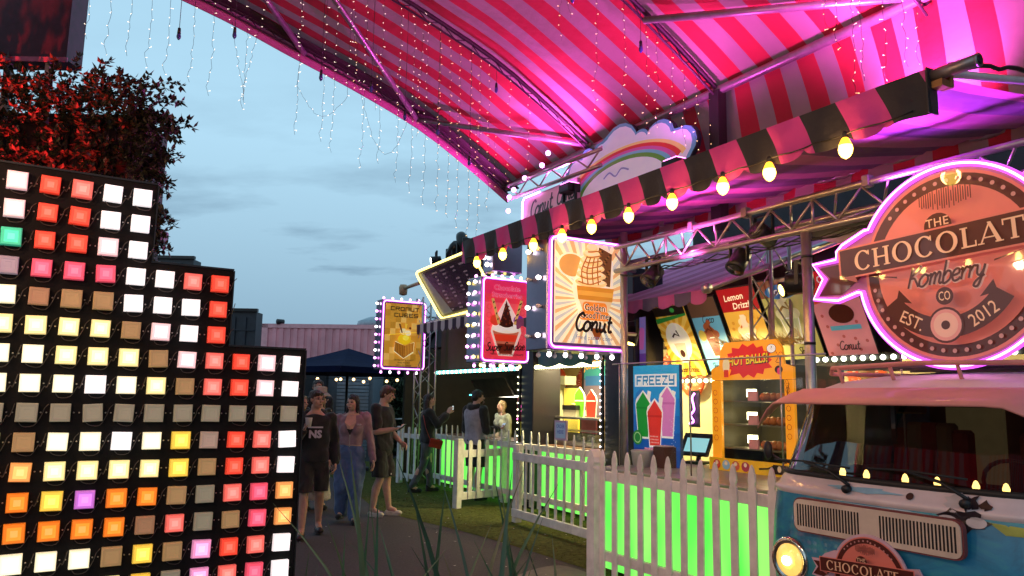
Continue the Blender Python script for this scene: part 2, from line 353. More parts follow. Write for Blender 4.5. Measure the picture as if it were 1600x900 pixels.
# short tufts of artificial turf near the camera edge give the sheet a pile
g = M(); rr = random.Random(4)
def in_turf(x, y):
    b = x*N.x+y*N.y
    for i in range(len(e)-1):
        if e[i+1][1] <= y <= e[i][1]:
            t = (y-e[i][1])/(e[i+1][1]-e[i][1]); return x > e[i][0]+t*(e[i+1][0]-e[i][0])+.01
    return False
for i in range(9000):
    y = 7 + 9*rr.random()**1.4; x = rr.uniform(-3, 3)
    if not in_turf(x, y) or x*N.x+y*N.y > 6.1: continue
    a = rr.random()*6.28; h = rr.uniform(.012, .028); w = .004
    g.add([(x-w*cos(a), y-w*sin(a), .004), (x+w*cos(a), y+w*sin(a), .004), (x+rr.uniform(-.015, .015), y+rr.uniform(-.015, .015), h)], [(0, 1, 2)])
o = g.build('turf_pile', tm, kind='stuff'); o['label'] = 'short olive pile of the artificial turf in front of the stalls'
g = M(); rr = random.Random(77)
for i in range(150):
    y = rr.uniform(6.8, 14); x = rr.uniform(-2.6, 1.2); a = rr.random()*6.28; s_ = rr.uniform(.006, .022)*(2 if i % 15 == 0 else 1)
    if x*N.x+y*N.y > 6.0: continue
    g.mat(pm('litter_paper', (.5, .45, .42), .8) if i % 3 else pm('litter_leaf', (.14, .09, .03), .8)); q = [(x+s_*cos(a+k*1.57)*(1 if k % 2 else .6), y+s_*sin(a+k*1.57)*(1 if k % 2 else .6), .012+.004*(k % 2)) for k in range(4)]; g.add(q, [(0, 1, 2, 3)])
o = g.build('litter', None, kind='stuff'); o['label'] = 'specks of paper and dry leaf scattered over turf and path'
g = M(); pp = [(.0, 7.1), (.1, 7.4), (.3, 7.72), (.52, 7.86), (.72, 7.62), (.98, 7.1), (1.9, 5.5), (1.0, 4), (-.5, 5.6)]
g.add([(x, y, .008) for x, y in spl(pp+[pp[0]], 3)[:-1]], [tuple(range(len(pp)*3))])
o = g.build('concrete_path', pm('pale_concrete', (.17, .13, .13), .85, var=.15, scale=12, bump=.3, dirt=.3)); o['kind'] = 'structure'
# ================================================================ marquee tent over the lane
ARC = [(-2, 7.42), (-1, 7.38), (0, 7.24), (1.48, 6.89), (2.36, 6.61), (3.3, 6.32), (4.4, 5.91), (5.3, 5.42), (6, 4.98)]
ARC = [(-4-b, z) for b, z in ARC[:0:-1]] + ARC
ARCS = spl(ARC, 3)
def zr(b):
    for i in range(len(ARCS)-1):
        if ARCS[i][0] <= b <= ARCS[i+1][0]:
            t = (b-ARCS[i][0])/(ARCS[i+1][0]-ARCS[i][0]); return ARCS[i][1]+t*(ARCS[i+1][1]-ARCS[i][1])
    return 5.
RIBS = [-10.5+2.32*i for i in range(6)]
tent = stall('marquee_tent', 'huge red and white striped marquee roof lit pink from below', 'marquee', 0, 0)
def stripe_mat(name, axis_scale, c0, c1, rough=.8, axis='X', trans=.0, ph=0, shear=0):
    m = bpy.data.materials.new(name); m.use_nodes = True; t = m.node_tree; b = t.nodes['Principled BSDF']
    tcn = t.nodes.new('ShaderNodeTexCoord'); sp = t.nodes.new('ShaderNodeSeparateXYZ'); mpx = t.nodes.new('ShaderNodeVectorMath'); mpx.operation = 'DOT_PRODUCT'; mpx.inputs[1].default_value = (1, 0, shear); cxx = t.nodes.new('ShaderNodeCombineXYZ'); t.links.new(tcn.outputs['Object'], mpx.inputs[0]); t.links.new(mpx.outputs['Value'], cxx.inputs[0]); t.links.new(cxx.outputs[0], sp.inputs[0])
    mu = t.nodes.new('ShaderNodeMath'); mu.operation = 'MULTIPLY_ADD'; mu.inputs[1].default_value = axis_scale; mu.inputs[2].default_value = 100+ph; t.links.new(sp.outputs[axis], mu.inputs[0])
    fr = t.nodes.new('ShaderNodeMath'); fr.operation = 'FRACT'; t.links.new(mu.outputs[0], fr.inputs[0])
    rp = t.nodes.new('ShaderNodeValToRGB'); rp.color_ramp.interpolation = 'CONSTANT'; rp.color_ramp.elements[0].color = (*c0, 1); rp.color_ramp.elements[1].position = .5; rp.color_ramp.elements[1].color = (*c1, 1)
    t.links.new(fr.outputs[0], rp.inputs[0])
    n = t.nodes.new('ShaderNodeTexNoise'); n.inputs['Scale'].default_value = 2.2; n.inputs['Detail'].default_value = 6; t.links.new(tcn.outputs['Object'], n.inputs['Vector'])
    mr = t.nodes.new('ShaderNodeMapRange'); mr.inputs['To Min'].default_value = .72; mr.inputs['To Max'].default_value = 1.12; t.links.new(n.outputs['Fac'], mr.inputs[0])
    mi = t.nodes.new('ShaderNodeVectorMath'); mi.operation = 'SCALE'; t.links.new(rp.outputs[0], mi.inputs[0]); t.links.new(mr.outputs[0], mi.inputs['Scale'])
    t.links.new(mi.outputs[0], b.inputs['Base Color']); b.inputs['Roughness'].default_value = rough; b.inputs['Specular IOR Level'].default_value = .25
    n2 = t.nodes.new('ShaderNodeTexNoise'); n2.inputs['Scale'].default_value = 5; n2.inputs['Detail'].default_value = 4; t.links.new(tcn.outputs['Object'], n2.inputs['Vector'])
    bp = t.nodes.new('ShaderNodeBump'); bp.inputs['Strength'].default_value = .35; bp.inputs['Distance'].default_value = .06; t.links.new(n2.outputs['Fac'], bp.inputs['Height']); t.links.new(bp.outputs[0], b.inputs['Normal'])
    if trans:
        tl = t.nodes.new('ShaderNodeBsdfTranslucent'); t.links.new(mi.outputs[0], tl.inputs[0]); ms = t.nodes.new('ShaderNodeMixShader'); ms.inputs[0].default_value = trans
        o_ = t.nodes['Material Output']; t.links.new(b.outputs[0], ms.inputs[1]); t.links.new(tl.outputs[0], ms.inputs[2]); t.links.new(ms.outputs[0], o_.inputs[0])
    return m
FAB = stripe_mat('striped_tent_fabric', 1/.41, (.43, .026, .045), (.31, .205, .215), trans=.18)
g = M(); rows = []; A0, A1 = -10.55, 1.3; NA = 150
for i in range(NA+1):
    a = A0+(A1-A0)*i/NA; bay = ((a-RIBS[0]) % 2.32)/2.32; sag = sin(pi*bay); row = []
    for b, z in ARCS:
        s = .1*sag + .035*noise.noise(Vector((a*1.3, b*1.1, 0))) + .02*noise.noise(Vector((a*4, b*2.5, 5)))
        s *= min(1, max(.15, (5.9-b)/1.0)) if b > 4.9 else 1
        row.append((a, b, z-s+.06))
    rows.append(row)
g.loft(rows, caps=False, closed=False, smooth=True); g.build('roof_fabric', FAB, tent)
g = M(); rows = []                       # side wall hanging below the eave, gathered at the legs
for i in range(NA+1):
    a = A0+2.2+(A1-A0-2.2)*i/NA; row = []
    bay = ((a-RIBS[0]) % 2.32)/2.32
    for k in range(9):
        t = k/8; fold = .05*sin(a*9+2*noise.noise(Vector((a, t, 0))))*t + .16*sin(pi*bay)*sin(pi*t)
        row.append((a, 6.05+.2*t+fold, 5.0-1.35*t))
    rows.append(row)
g.loft(rows, caps=False, closed=False, smooth=True); g.build('side_wall', FAB, tent)
g = M(); rows = []
for b, z in ARCS: rows.append([(-10.62, b, z+.05), (-10.6, b, z-.24), (-10.58, b, z-.24), (-10.6, b, z+.06)])
g.loft(rows, smooth=True); g.build('edge_valance', pm('valance_pink_pvc', (.42, .1, .22), .6, var=.1), tent)
g = M(); g.loft([[(-10.585, b, z-.035), (-10.22, b, z-.075), (-10.22, b, z-.09), (-10.585, b, z-.05)] for b, z in ARCS], smooth=True); g.build('edge_band', pm('edge_band_dark', (.03, .012, .018), .7), tent)
ribm = pm('dark_rib_steel', (.035, .02, .028), .5, metal=.2)
for i, a in enumerate(RIBS):
    if i == 5: continue
    g = M()
    g.tube([(a, b, z-.05) for b, z in ARCS], .028, 8); g.tube([(a, b-.0, z-.15) for b, z in ARCS], .014, 6)
    for k in range(0, len(ARCS)-1):
        b0, z0 = ARCS[k]; b1, z1 = ARCS[k+1]
        g.cyl((a, b0, z0-.05), (a, (b0+b1)/2, (z0+z1)/2-.15), .007, n=5); g.cyl((a, (b0+b1)/2, (z0+z1)/2-.15), (a, b1, z1-.05), .007, n=5)
    g.build('arch_rib', ribm, tent)
    if i == 2:
        g = M(); g.box(a-.07, a+.07, 5.86, 5.98, 3.4, 4.95); g.build('leg', pm('tent_leg_paint', (.015, .012, .014), .5), tent)
tubm = pm('galvanised_tube', (.34, .3, .31), .38, metal=.7, scale=15, dirt=.3)
g = M(); g.tube([(a, 5.93, 4.97) for a in (-10.6, -8.2, -5.8, -3.5, -1, 1.3)], .05, 8); g.build('eave_tube', tubm, tent)
for (p, q) in [((-10.5, 4.35, 5.78), (-8.15, 5.9, 4.99)), ((-10.5, 4.35, 5.78), (-8.18, 1.9, 6.56)), ((-10.5, 2.6, 6.4), (-8.15, .6, 6.95)),
               ((-5.85, 4.9, 5.5), (-3.55, 5.9, 4.98))]:
    g = M(); g.cyl(p, q, .04, n=8); g.build('brace_tube', tubm, tent)
wm = pm('purlin_pocket_fabric', (.2, .1, .09), .85)
for bb in ():
    g = M(); rows = []
    for i in range(61):
        a = A0+.2+(A1-A0-.4)*i/60; bay = ((a-RIBS[0]) % 2.32)/2.32
        z0 = zr(bb-.045)-.1*sin(pi*bay)-.0; z1 = zr(bb+.045)-.1*sin(pi*bay)-.0
        rows.append([(a, bb-.045, z0-.0), (a, bb+.045, z1-.0), (a, bb+.045, z1-.012), (a, bb-.045, z0-.012)])
    g.loft(rows, smooth=True); g.build('purlin_pocket', wm, tent)
# uplights on the awning roofs that flood the fabric pink
TENTC = (.95, .10, .78)
def uplight(a, b, z, label, e, aim, size=1.9, col=(1, .1, .72)):
    t = stall('uplight', label, 'floodlight', a, b, z, 'uplights that colour the tent')
    g = M(); g.box(-.12, .12, -.1, .1, .0, .12, .015); g.build('housing', BLKM, t)
    g = M(); g.box(-.1, .1, -.08, .08, .122, .13); g.build('lens', glow('magenta_lens', (1, .2, .8), 6), t)
    g = M()
    for s in (-1, 1): g.box(s*.135-.01, s*.135+.01, -.02, .02, -.1, .1)
    g.box(-.145, .145, -.02, .02, -.12, -.1); g.build('bracket', BLKM, t)
    lamp('SPOT', 'uplight_beam', P(a, b, z+.16), e, col, aim=P(*aim), spot_size=size, spot_blend=.9, shadow_soft_size=.08)
uplight(-8.15, 5.55, 4.28, 'small black pink uplight hidden behind the rainbow cloud sign', 620, (-8.4, 3.4, 6.8), 2.7, col=TENTC)
uplight(-3.6, 5.5, 3.85, 'small black pink uplight behind the striped awning near its pipe end', 640, (-4.2, 4.0, 6.5), 2.8, col=TENTC)
uplight(-5.85, 5.3, 3.95, 'small black pink uplight behind the middle of the striped awning', 190, (-6.0, 4.6, 6.0), 2.8, col=TENTC)
uplight(-10.2, 5.6, 3.95, 'small added pink uplight that fills the far corner of the tent', 300, (-9.0, 1.2, 7.0), 2.7, col=TENTC)  # added lamp, lifts the dim stripes at this end of the roof
# ================================================================ fairy light strands hung from the ribs
wire_m = CABLE; fl_w = glow('fairy_light_cool', (1., .86, .66), 1.9); fl_y = glow('fairy_light_warm', (1., .62, .28), 2.6)
cord_n = [0]
def strand(pts, label, warm=False, seed=0, step=.085):
    rr = random.Random(seed); pts = [P(*p) for p in pts]; base = pts[0]
    t = thing('fairy_light_strand', label, 'fairy lights', base, 0, 'fairy light strands hanging from the marquee')
    dense = []
    for i in range(len(pts)-1):
        n = max(2, int((pts[i+1]-pts[i]).length/.05))
        for k in range(n):
            q = pts[i].lerp(pts[i+1], k/n); dense.append(q)
    dense.append(pts[-1]); w = [q-base+Vector((rr.gauss(0, .006), rr.gauss(0, .006), 0)) for q in dense]
    g = M(); g.tube(w, .0017, 4, smooth=False); g.build('wire', wire_m, t)
    g = M(); acc = 0
    for i in range(1, len(w)):
        acc += (w[i]-w[i-1]).length
        if acc > step*rr.uniform(.75, 1.25):
            acc = 0; p = w[i]+Vector((rr.uniform(-.022, .022), rr.uniform(-.022, .022), rr.uniform(-.01, .01)))
            g.add([p+Vector(v)*.0042 for v in ((1, 0, 0), (-.5, .87, 0), (-.5, -.87, 0), (0, 0, 1.5), (0, 0, -1.5))], [(0, 1, 3), (1, 2, 3), (2, 0, 3), (1, 0, 4), (2, 1, 4), (0, 2, 4)])
            g.tube([w[i], p], .0016, 3, smooth=False)
    g.build('fairy_bulbs', fl_y if warm else fl_w, t, kind='stuff')
    return t
ORD = ['first', 'second', 'third', 'fourth', 'fifth', 'sixth', 'seventh', 'eighth', 'ninth', 'tenth', 'eleventh', 'twelfth', 'thirteenth', 'fourteenth', 'fifteenth', 'sixteenth', 'seventeenth', 'eighteenth', 'nineteenth', 'twentieth', 'twenty first', 'twenty second', 'twenty third', 'twenty fourth', 'twenty fifth', 'twenty sixth', 'twenty seventh', 'twenty eighth', 'twenty ninth', 'thirtieth']
sk = [(-.07, 4.95), (.11, 4.84), (.29, 4.87), (.47, 4.8), (.64, 4.77), (.87, 4.74), (1.06, 4.63), (1.27, 4.62), (1.4, 4.56), (1.52, 4.66), (1.96, 4.39), (2.24, 4.36), (2.36, 4.26), (2.71, 4.16), (2.91, 4.23), (3.13, 4.04), (3.31, 3.96), (3.48, 3.83), (3.65, 3.78), (3.79, 3.72), (3.92, 3.62), (4.07, 3.48), (4.2, 3.52), (4.33, 3.87), (4.62, 4.3), (4.9, 4.35)]
for i, (b, z) in enumerate(sk):
    if i in (7, 9): pts = [(-8.15, b+(.12 if i == 9 else -.12), zr(b)-.1), (-8.15, b+(.06 if i == 9 else -.08), z+1.1), (-8.15, 1.4, z+.15), (-8.15, 1.42, z)]
    else: pts = [(-8.15, b, zr(b)-.1), (-8.15, b+.01, z+.2), (-8.15, b-.015, z+.1), (-8.15, b+.01, z)]
    strand(pts, 'thin fairy light strand hanging against the evening sky, %s from the left' % ORD[i], i > 17, i)
strand([(-8.15, 1.96, 6), (-8.15, 1.97, 5.2)]+[(-8.15, 1.96+.56*(k/8), 4.95-.3*sin(pi*k/8)) for k in range(9)]+[(-8.15, 2.53, 6)], 'fairy light strand looped in a shallow curve under the tent edge', False, 60)
strand([(-8.15, 2.55, 6.2)]+[(-8.15, 2.6+.8*(k/10), 5.3-.95*sin(pi*k/10)) for k in range(11)]+[(-8.15, 3.42, 6.2)], 'fairy light strand looped in a deep U over the sky', False, 61)
r3 = [(3.9, 5.04), (4.0, 5.3), (4.32, 4.42), (4.67, 4.46), (4.96, 4.32), (5.1, 4.4), (5.3, 4.39), (5.47, 4.28), (5.65, 4.21), (5.86, 4.22)]
for i, (b, z) in enumerate(r3):
    strand([(-5.9, b, zr(b)-.1), (-5.9, b+.02, z+.5), (-5.9, b-.03, z+.2), (-5.9, b+.02, z)], 'warm fairy light strand above the rainbow cloud, %s from the left' % ORD[i], True, 100+i, .07)
r4 = [(4.57, 4.6), (4.78, 4.42), (4.9, 4.3), (5.09, 3.98), (5.2, 4.1), (5.49, 4.13), (5.76, 4.35), (5.94, 4.42)]
for i, (b, z) in enumerate(r4):
    strand([(-3.6, b, zr(b)-.1), (-3.6, b+.01, z+.2), (-3.6, b-.02, z+.1), (-3.6, b+.02, z)], 'fairy light strand by the brightest pink patch, %s from the left' % ORD[i], True, 140+i, .07)
r1 = [(3.0, 5.6), (3.3, 5.35), (3.6, 5.3), (3.9, 5.1), (4.2, 5.0), (4.5, 4.85), (4.8, 4.75), (5.1, 4.6)]
for i, (b, z) in enumerate(r1):
    strand([(-9.4, b, zr(b)-.1), (-9.4, b+.01, z+.2), (-9.4, b, z)], 'warm fairy light strand against the stripes inside the tent edge, %s from the left' % ORD[i], True, 170+i, .1)
# unlit festoon sockets dangling on thin cords
for i, (a, b, z) in enumerate([(-8.1, .74, 5.2), (-8.1, 1.27, 5.35), (-8.1, 2.2, 5.1), (-8.1, 2.78, 5.1), (-8.1, 3.2, 4.85), (-8.1, 3.62, 4.75), (-8.1, 4.05, 4.45), (-8.1, 4.4, 5.45), (-5.85, 4.0, 5.5), (-5.85, 4.85, 5.2)]):
    t = stall('festoon_bulb', 'unlit blue festoon bulb in a black socket on a thin cord, %s from the left' % ORD[i], 'light bulb', a, b, z, 'unlit festoon bulbs')
    g = M(); g.cyl((0, 0, .06), (0, 0, zr(b)-z-.1), .003, n=4); g.build('cord', CABLE, t)
    g = M(); g.cyl((0, 0, 0), (0, 0, .06), .018, .014, 8); g.build('socket', BLK, t)
    g = M(); g.lathe([(.008, -.065), (.02, -.045), (.022, -.025), (.016, 0)], n=8); g.build('glass_bulb', pm('blue_bulb_glass', (.05, .06, .25), .15), t)
# ================================================================ LED pixel wall
LW = radians(180+32.58)
wall = thing('led_pixel_wall', 'stepped black wall of glowing square coloured lights at the left', 'light wall', (-1.8392, 6.5036, 0), LW)
LP = .2047; Z0 = 1.862
COLS = {'w': ((1., .95, .97), 1.9), 'k': ((1., .62, .66), 1.25), 'y': ((1., .80, .34), 1.35), 'v': ((1., .92, .60), 1.7), 'Y': ((1., .62, .07), 1.1), 'r': ((1., .07, .035), 1.0), 'p': ((1., .16, .13), 1.05),
 'q': ((1., .10, .18), .9), 'o': ((1., .22, .015), 1.0), 'O': ((1., .38, .10), 1.1), 'g': ((.05, .62, .36), .9), 'u': ((.62, .2, .85), .8), 'l': ((.85, .33, .62), 1.1)}
OFFS = {'t': ((.42, .27, .12), .22), 'T': ((.40, .22, .12), .2), 'e': ((.30, .28, .20), .2), 'h': ((.34, .27, .35), .25), 'i': ((.42, .31, .25), .22)}
GRID = {-6: 'krpww', -5: 'krrww', -4: 'grrkw', -3: 'hqqqwwpr', -2: 'vTttwwwr', -1: 'yyyytkwr', 0: 'vvyyytkprkw', 1: 'vvvwvytprkw', 2: 'eeeeeeeeeee', 3: 'ytvvwvYirpw',
        4: 'OOyyyyYtrpw', 5: 'ooouooteprO'.replace('ooouoo', 'oYYuoo'), 6: 'oooooTpeTqO', 7: 'vvvvtYtlrpw', 8: 'vwytyYelpqw'[0:11]}
GRID[5] = 'ooYuootepqO'; GRID[6] = 'ooooo'+'TpetqO'
g = M()                                                        # the stepped black carcass
hw = LP/2; zt = lambda r: Z0-r*LP+hw+.02
xs = [(-hw-.015, 3*LP-hw, zt(0)), (3*LP-hw, 6*LP-hw, zt(-3)), (6*LP-hw, 15*LP, zt(-6))]
out = [(xs[0][0], .0), (xs[0][0], xs[0][2]), (xs[0][1], xs[0][2]), (xs[0][1], xs[1][2]), (xs[1][1], xs[1][2]), (xs[1][1], xs[2][2]), (xs[2][1], xs[2][2]), (xs[2][1], 0)]
g.prism(out, .0, -.12); g.build('backing_panel', pm('black_ply', (.005, .005, .006), .85, spec=.2, var=.4, scale=6, bump=.3), wall)
for (x0, x1, z) in xs:
    g = M(); g.box(x0-.004, x1+.0, -.125, .012, z, z+.014); g.build('cap_strip', BLKM, wall)
g = M()
for k, (x0, x1, z) in enumerate(xs): g.box(x0-.012, x0-.002, -.122, .01, 0 if k == 0 else xs[k-1][2]+.016, z-.002)
g.build('edge_trim', BLKM, wall)
tile_mesh = {}
def tile(ch):
    if ch in tile_mesh: return tile_mesh[ch]
    if ch in COLS:
        c, s = COLS[ch]; inner = emvar('tile_glow_'+ch, tuple(x for x in c), tuple(min(1, x*1.12+.03) for x in c), s*1.08, 5); core = glow('tile_core_glow_'+ch, tuple(min(1, x*1.1+.05) for x in c), s*1.15); outer = glow('tile_rim_glow_'+ch, tuple(x*(.85 if i == 0 else .75) for i, x in enumerate(c)), s*.8); side = glow('tile_side_glow_'+ch, c, s*.32)
    else:
        c, s = OFFS[ch]; inner = pm('tile_plastic_'+ch, c, .35, var=.05, emit=c, es=s*1.5, bump=.02); core = inner; outer = pm('tile_rim_plastic_'+ch, tuple(x*.95 for x in c), .35, var=.05, emit=c, es=s*1.2, bump=.02); side = outer
    g = M(); h = .064; q = lambda k, y: [(-k, y, -k), (k, y, -k), (k, y, k), (-k, y, k)]
    g.mat(side).loft([q(h, 0), q(h, .042), q(h-.006, .05)], caps=False)
    g.mat(outer).loft([q(h-.006, .05), q(h*.66, .05)], caps=False)
    g.mat(inner).loft([q(h*.66, .05), q(h*.62, .0475)], caps=False); g.mat(inner).loft([q(h*.62, .0475), q(h*.34, .0475)], caps=False); g.mat(core).loft([q(h*.34, .0475), q(h*.31, .046)], caps=False); g.add(q(h*.31, .046), [(0, 1, 2, 3)])
    o = g.build('light_tile', None, wall); tile_mesh[ch] = o; o['_first'] = 1; return o
rr = random.Random(11); screws = M(); cabm = pm('grey_cable', (.05, .04, .035), .45)
for r, s in GRID.items():
    n = len(s)
    for i, ch in enumerate(s):
        c = {5: 6, 8: 3, 11: 0}[n]+(n-1-i); x, z = c*LP, Z0-r*LP
        src = tile(ch)
        if '_first' in src: o = src; del o['_first']
        else: o = src.copy(); COL.objects.link(o)
        o.location = (x, .001, z); o.rotation_euler = (rr.gauss(0, .008), rr.gauss(0, .018), rr.gauss(0, .01)); j = rr.uniform(.97, 1.03); o.scale = (j, 1, j)
        for sx in (-1, 1): screws.cyl((x+sx*.085, 0, z), (x+sx*.085, .006, z), .006, n=6)
        if c > 0 and rr.random() < .85:
            dz = rr.uniform(.02, .08); sg = rr.choice((1, 1, -1))
            cp = spl([(x+.05, .012, z-.05), (x+.02, .028, z-.075-dz*.3), (x-.05, .03, z-.09), (x-.09, .026, z-.02), (x-.105, .024, z+.03*sg), (x-.13, .014, z+.06)], 3)
            cg = M(); cg.tube(cp, .0032, 4); cg.build('link_cable', cabm, wall)
screws.build('screws', ALU, wall, kind='stuff')
g = M(); g.box(-.0, 2.6, -.9, -.13, 0, .05); g.box(.3, .38, -.8, -.13, .05, 1.6); g.box(2.1, 2.18, -.8, -.13, .05, 2.4); g.build('rear_stand', BLKM, wall)
# ================================================================ vine covered wall behind it, lit red
vine = thing('climbing_vine', 'dense leafy vine spilling over a dark wall and lit red from below', 'vine', (-6.2, 9.0, 0))
cont0 = thing('dark_container', 'dark container wall carrying the red lit vine behind the light wall', 'container', (-7.6, 9.5, 0))
bx = M(); bx.box(-3, 2.95, 0, .5, 0, 5.0)
for k in range(29): bx.box(-3+.2*k+.04, -3+.2*k+.14, -.03, 0, .15, 4.9)
bx.build('corrugated_body', pm('maroon_black_steel', (.03, .014, .018), .5, var=.3), cont0)
g = M(); g.box(-3.02, 2.97, -.06, .08, 5.0, 5.1); g.build('top_rail', pm('rail_purple_brown', (.09, .03, .05), .5), cont0)
rr = random.Random(21); lf = M(); br = M()
leafm = pm('vine_leaf', (.055, .05, .028), .5, var=.5, scale=3); leafd = pm('vine_leaf_dark', (.018, .024, .013), .5, var=.5, scale=3)
def leaf(m, p, dirv, l, w, up=Vector((0, 0, 1))):
    dirv = dirv.normalized(); s = dirv.cross(up); s = s.normalized() if s.length > 1e-4 else Vector((1, 0, 0)); nrm = s.cross(dirv)
    m.add([p, p+dirv*l*.45+s*w-nrm*w*.3, p+dirv*l, p+dirv*l*.45-s*w-nrm*w*.3], [(0, 1, 2), (0, 2, 3)])
def rv(): return Vector((rr.gauss(0, 1), rr.gauss(0, 1), rr.gauss(0, 1))).normalized()
def twig(p, d_, n, l, lw, m=lf, seg=.07, size=.085):
    pts = [p]
    for k in range(n):
        d_ = (d_+rv()*.35+Vector((0, 0, -.05))).normalized(); p = p+d_*seg; pts.append(p)
        for q in range(5):
            m.mat(rr.choice((leafm, leafm, leafd))); leaf(m, p, (d_*.5+rv()).normalized(), size*rr.uniform(.7, 1.35), size*rr.uniform(.26, .38))
    br.tube(pts, [.0045*(1-.7*i/len(pts)) for i in range(len(pts))], 4, smooth=False)
for i in range(560):                                              # face of the wall (local to the vine root)
    x = rr.uniform(-2.6, 1.75); z = rr.uniform(3.2, 5.0); twig(Vector((x, rr.uniform(.12, .45), z)), Vector((rr.uniform(-.5, .5), -1, rr.uniform(-.3, .6))), rr.randint(3, 6), 0, 0)
for i in range(180):                                              # sprays above the top edge
    x = rr.uniform(-2.6, 1.65); twig(Vector((x, rr.uniform(.0, .6), 4.95+rr.uniform(0, .12)+(.1 if x < 0 else 0))), Vector((rr.uniform(-.3, .9), -.3, rr.uniform(.5, 1.2))), rr.randint(4, 9), 0, 0, seg=.085)
for i in range(9): twig(Vector((1.2+.05*i, .2, 5.0)), Vector((1, 0, .45-.05*i)), 8, 0, 0, seg=.08)
for i in range(150):                                              # right hand edge
    z = rr.uniform(3.0, 5.0); twig(Vector((1.6+rr.uniform(-.1, .12), rr.uniform(.1, .7), z)), Vector((rr.uniform(.2, 1), -.5, rr.uniform(-.6, .5))), rr.randint(2, 5), 0, 0)
for i in range(14):
    x = rr.uniform(-2.4, 1.5); pts = [Vector((x+.3*noise.noise(Vector((i, k*.4, 0))), .3, 2.0+.32*k)) for k in range(10)]; br.tube(pts, .022, 5)
lf.build('leaves', None, vine, kind='stuff'); br.build('branches', pm('vine_bark', (.05, .035, .03), .8), vine)
fl = thing('red_floodlight', 'red floodlight on the ground behind the light wall', 'floodlight', (-5.9, 7.3, 0))
g = M(); g.box(-.15, .15, -.08, .08, .1, .3, .02); g.box(-.17, -.15, -.03, .03, 0, .25); g.box(.15, .17, -.03, .03, 0, .25); g.build('housing', BLKM, fl)
g = M(); g.box(-.13, .13, .08, .085, .12, .28); g.build('lens', glow('red_lens', (1, .02, .02), 6), fl)
lamp('SPOT', 'red_flood_beam', (-6.0, 7.0, .8), 4800, (1, .02, .022), aim=(-6.6, 9.1, 4.0), spot_size=.98, spot_blend=.8, shadow_soft_size=.15)
sg = thing('dark_sign_box', 'dark blank sign box on a white post above the vine', 'sign', (-6.45, 9.3, 0))
g = M(); g.box(-1.5, .82, -.1, .25, 5.72, 6.9); g.build('panel', pm('dark_purple_sign', (.03, .012, .028), .5, var=.3), sg)
for x in (-.02, .5): g = M(); g.box(x, x+.06, 0, .1, 4.9, 5.73); g.build('post', pm('sign_post', (.4, .33, .38), .5), sg)
g = M(); g.box(-1.5, .84, -.12, -.1, 5.68, 5.74); g.build('bottom_trim', pm('sign_trim', (.25, .1, .2), .5), sg)
# ================================================================ containers and yard in the distance
def corr(m, x0, x1, y, z0, z1, pitch=.28, dpt=.04, axis='x'):
    n = int((x1-x0)/pitch)
    for k in range(n):
        x = x0+k*pitch
        if axis == 'x': m.box(x+.05, x+pitch-.07, y-dpt, y+.001, z0, z1)
        else: m.box(y-dpt, y+.001, x+.05, x+pitch-.07, z0, z1)
pk = thing('pink_container', 'pale pink shipping container standing high in the distance', 'container', (-9.9, 30.5, 1.78), radians(-3))
pkm = pm('faded_pink_steel', (.78, .30, .34), .55, var=.15, scale=1.5, dirt=.25)
g = M(); g.box(0, 9, 0, 2.4, .0, 2.58); corr(g, .45, 9, 0, .15, 2.45); g.build('body', pkm, pk)
g = M(); g.box(-.02, .32, -.07, -.0, 0, 2.6); g.box(0, 9.02, -.07, 0, 2.46, 2.62); g.build('frame', pm('faded_pink_frame', (.78, .34, .37), .5, var=.1), pk)
g = M(); g.box(-.05, -.003, .1, 2.3, .1, 2.1)
for k in range(20): g.box(-.065, -.05, .12, 2.28, .12+.098*k, .19+.098*k)
g.build('roller_door', pm('grey_roller_door', (.42, .45, .44), .5), pk)
g = M(); g.lathe([(.0, .0), (1.05, .0), (1.0, .25), (.6, .42), (0, .48)], (4.6, 1.2, 2.6), 18); g.cyl((4.6, 1.2, 3.), (4.6, 1.2, 3.9), .02, n=5); g.build('roof_vent', pm('vent_grey', (.32, .38, .42), .5), pk)
g = M(); g.cyl((.7, -.15, 2.7), (.9, .05, 2.7), .1, .1, 8); g.build('security_camera', BLK, pk)
for nm, lb, x, y, w, z0, z1, colr in [('dark_container', 'black container under the pink one, mostly behind the navy umbrella', -10.2, 30.4, 10, 0, 1.76, (.03, .03, .035)),
        ('dark_container', 'tall dark slate container beside the pink one', -9.2, 20.2, 2.52, 0, 3.76, (.012, .016, .026)),]:
    t = thing(nm, lb, 'container', (x, y, 0)); g = M(); g.box(0, w, 0, .5, z0, z1); corr(g, .1, w-.1, 0, z0+.15, z1-.15)
    for zz in (z1-1.0, z1-.5): g.box(.05, w-.05, -.06, -.04, zz, zz+.03)
    g.build('body', pm('slate_steel_%d' % int(z1*10), colr, .5, var=.3), t); g = M(); g.box(-.03, w+.03, -.08, .05, z1, z1+.08); g.build('top_rail', BLKM, t)
t = thing('dark_container', 'black container with a pale window panel behind the light wall steps', 'container', (-12.1, 20.6, 0))
g = M(); g.box(0, 3.5, 0, .5, 2.6, 5.2); corr(g, 2.7, 3.4, 0, 2.8, 5.1); g.build('body', pm('slate_steel_52', (.012, .017, .025), .5, var=.3), t)
g = M(); g.box(1.6, 2.62, -.06, -.005, 4.55, 5.12); g.build('window', pm('pale_window', (.3, .33, .4), .3), t); g = M(); g.box(-.03, 3.53, -.08, .05, 5.2, 5.28); g.build('top_rail', BLKM, t)
g = M(); g.box(0, 3.5, 0, 2.4, 0, 2.58); g.build('lower_body', BLK, t)
